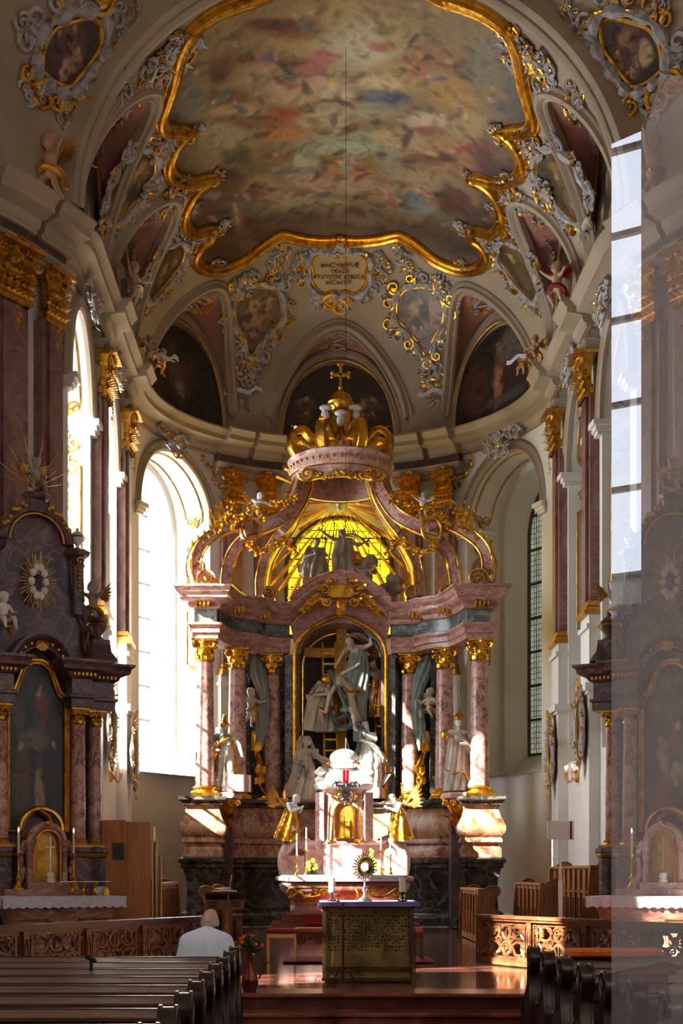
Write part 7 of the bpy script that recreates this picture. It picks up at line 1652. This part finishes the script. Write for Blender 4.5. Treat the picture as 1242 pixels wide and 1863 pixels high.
T2.cap(V((0,.05,.612))*H, V((-.105,.05,.588))*H, .115, .088, 14); T2.cap(V((0,.05,.612))*H, V((.105,.05,.588))*H, .115, .088, 14); T2.cap(V((0,.06,.60))*H, V((0,.09,.635))*H, .10, .062, 14); T2.cap(V((0,.03,.56))*H, V((0,.01,.40))*H, .185, .20, 16); T2.cap(V((-.06,.03,.57))*H, V((-.06,.01,.38))*H, .14, .16, 14); T2.cap(V((.06,.03,.57))*H, V((.06,.01,.38))*H, .14, .16, 14)
for e in (-1, 1): T2.cap(V((e*.105,.05,.585))*H, V((e*.130,.085,.48))*H, .092, .085, 12); T2.cap(V((e*.130,.085,.48))*H, V((e*.05,.20,.50))*H, .085, .07, 12)
T2.cap(V((0,0,.40))*H, V((0,0,.12))*H, .22, .27, 16)
me = bake(T2, .016, 8, 'shirt')
for v in me.vertices:
    c = v.co; a = math.atan2(c.y-.05, c.x); k = .013*math.sin(a*15+c.z*3)*min(1, max(0, (1.03-c.z)*3)); n = V((c.x, c.y-.05, 0)); 
    if n.length > .02: v.co += n.normalized()*k
mesh_obj('vestment', me, t)
mb = MB(); mb.tube([V((.075*math.cos(a), .118+.06*math.sin(a), 1.075+.02*math.sin(a))) for a in [2*PI*i/20 for i in range(20)]], .022, 8, closed=True); mb.build('collar', 'cloth', t)
mb = MB(); mb.box((0,.045,1.085), (.07,.012,.012)); mb.box((0,.045,1.085), (.012,.012,.05)); mb.build('collar_cross', 'gilt', t, smooth=False)
# ------------------------------------------------------------ glass door leaf standing ajar at the aisle, it mirrors the nave
gm = bpy.data.materials.new('pane_glass'); gm.use_nodes = True; N = gm.node_tree.nodes; L = gm.node_tree.links; N.remove(N['Principled BSDF'])
g = N.new('ShaderNodeBsdfGlossy'); g.inputs['Roughness'].default_value = .0; tr = N.new('ShaderNodeBsdfTransparent'); mx = N.new('ShaderNodeMixShader'); mx.inputs[0].default_value = .34; L.new(tr.outputs[0], mx.inputs[1]); L.new(g.outputs[0], mx.inputs[2]); df = N.new('ShaderNodeBsdfDiffuse'); df.inputs[0].default_value = (.8,.76,.8,1); m2 = N.new('ShaderNodeMixShader'); m2.inputs[0].default_value = .16; L.new(mx.outputs[0], m2.inputs[1]); L.new(df.outputs[0], m2.inputs[2]); L.new(m2.outputs[0], N['Material Output'].inputs[0]); MATS['pane_glass'] = gm  # pale diffuse share stands in for the bright veil of reflection
A_ = at(1112, 1590, 4.0); dd = V((.49, -.87, 0)).normalized()
def gp(px, py): # where the pane is met
    k = (px-PX0)/FP; s = (A_.x-CX-k*A_.y)/(k*dd.y-dd.x); q = A_+dd*s; return V((q.x, q.y, CZ+(PY0-py)*q.y/FP))
t = thing('glass_screen', 'tall clear glass screen mirroring the bright nave at the picture edge', 'glass pane', (A_.x, A_.y, 0)); O = V((A_.x, A_.y, 0))
a = gp(1112, 300); b = gp(1112, 262); c = gp(1172, 236); d_ = gp(1206, 134); e_ = gp(1300, 150)
out = [V((A_.x, A_.y, .0)), a, b, c, d_, e_, V((e_.x, e_.y, 0))]
nn = V((dd.y, -dd.x, 0)); mb = MB(); mb.add([p-O for p in out], [tuple(range(7))]); mb.build('pane', 'pane_glass', t, smooth=False)
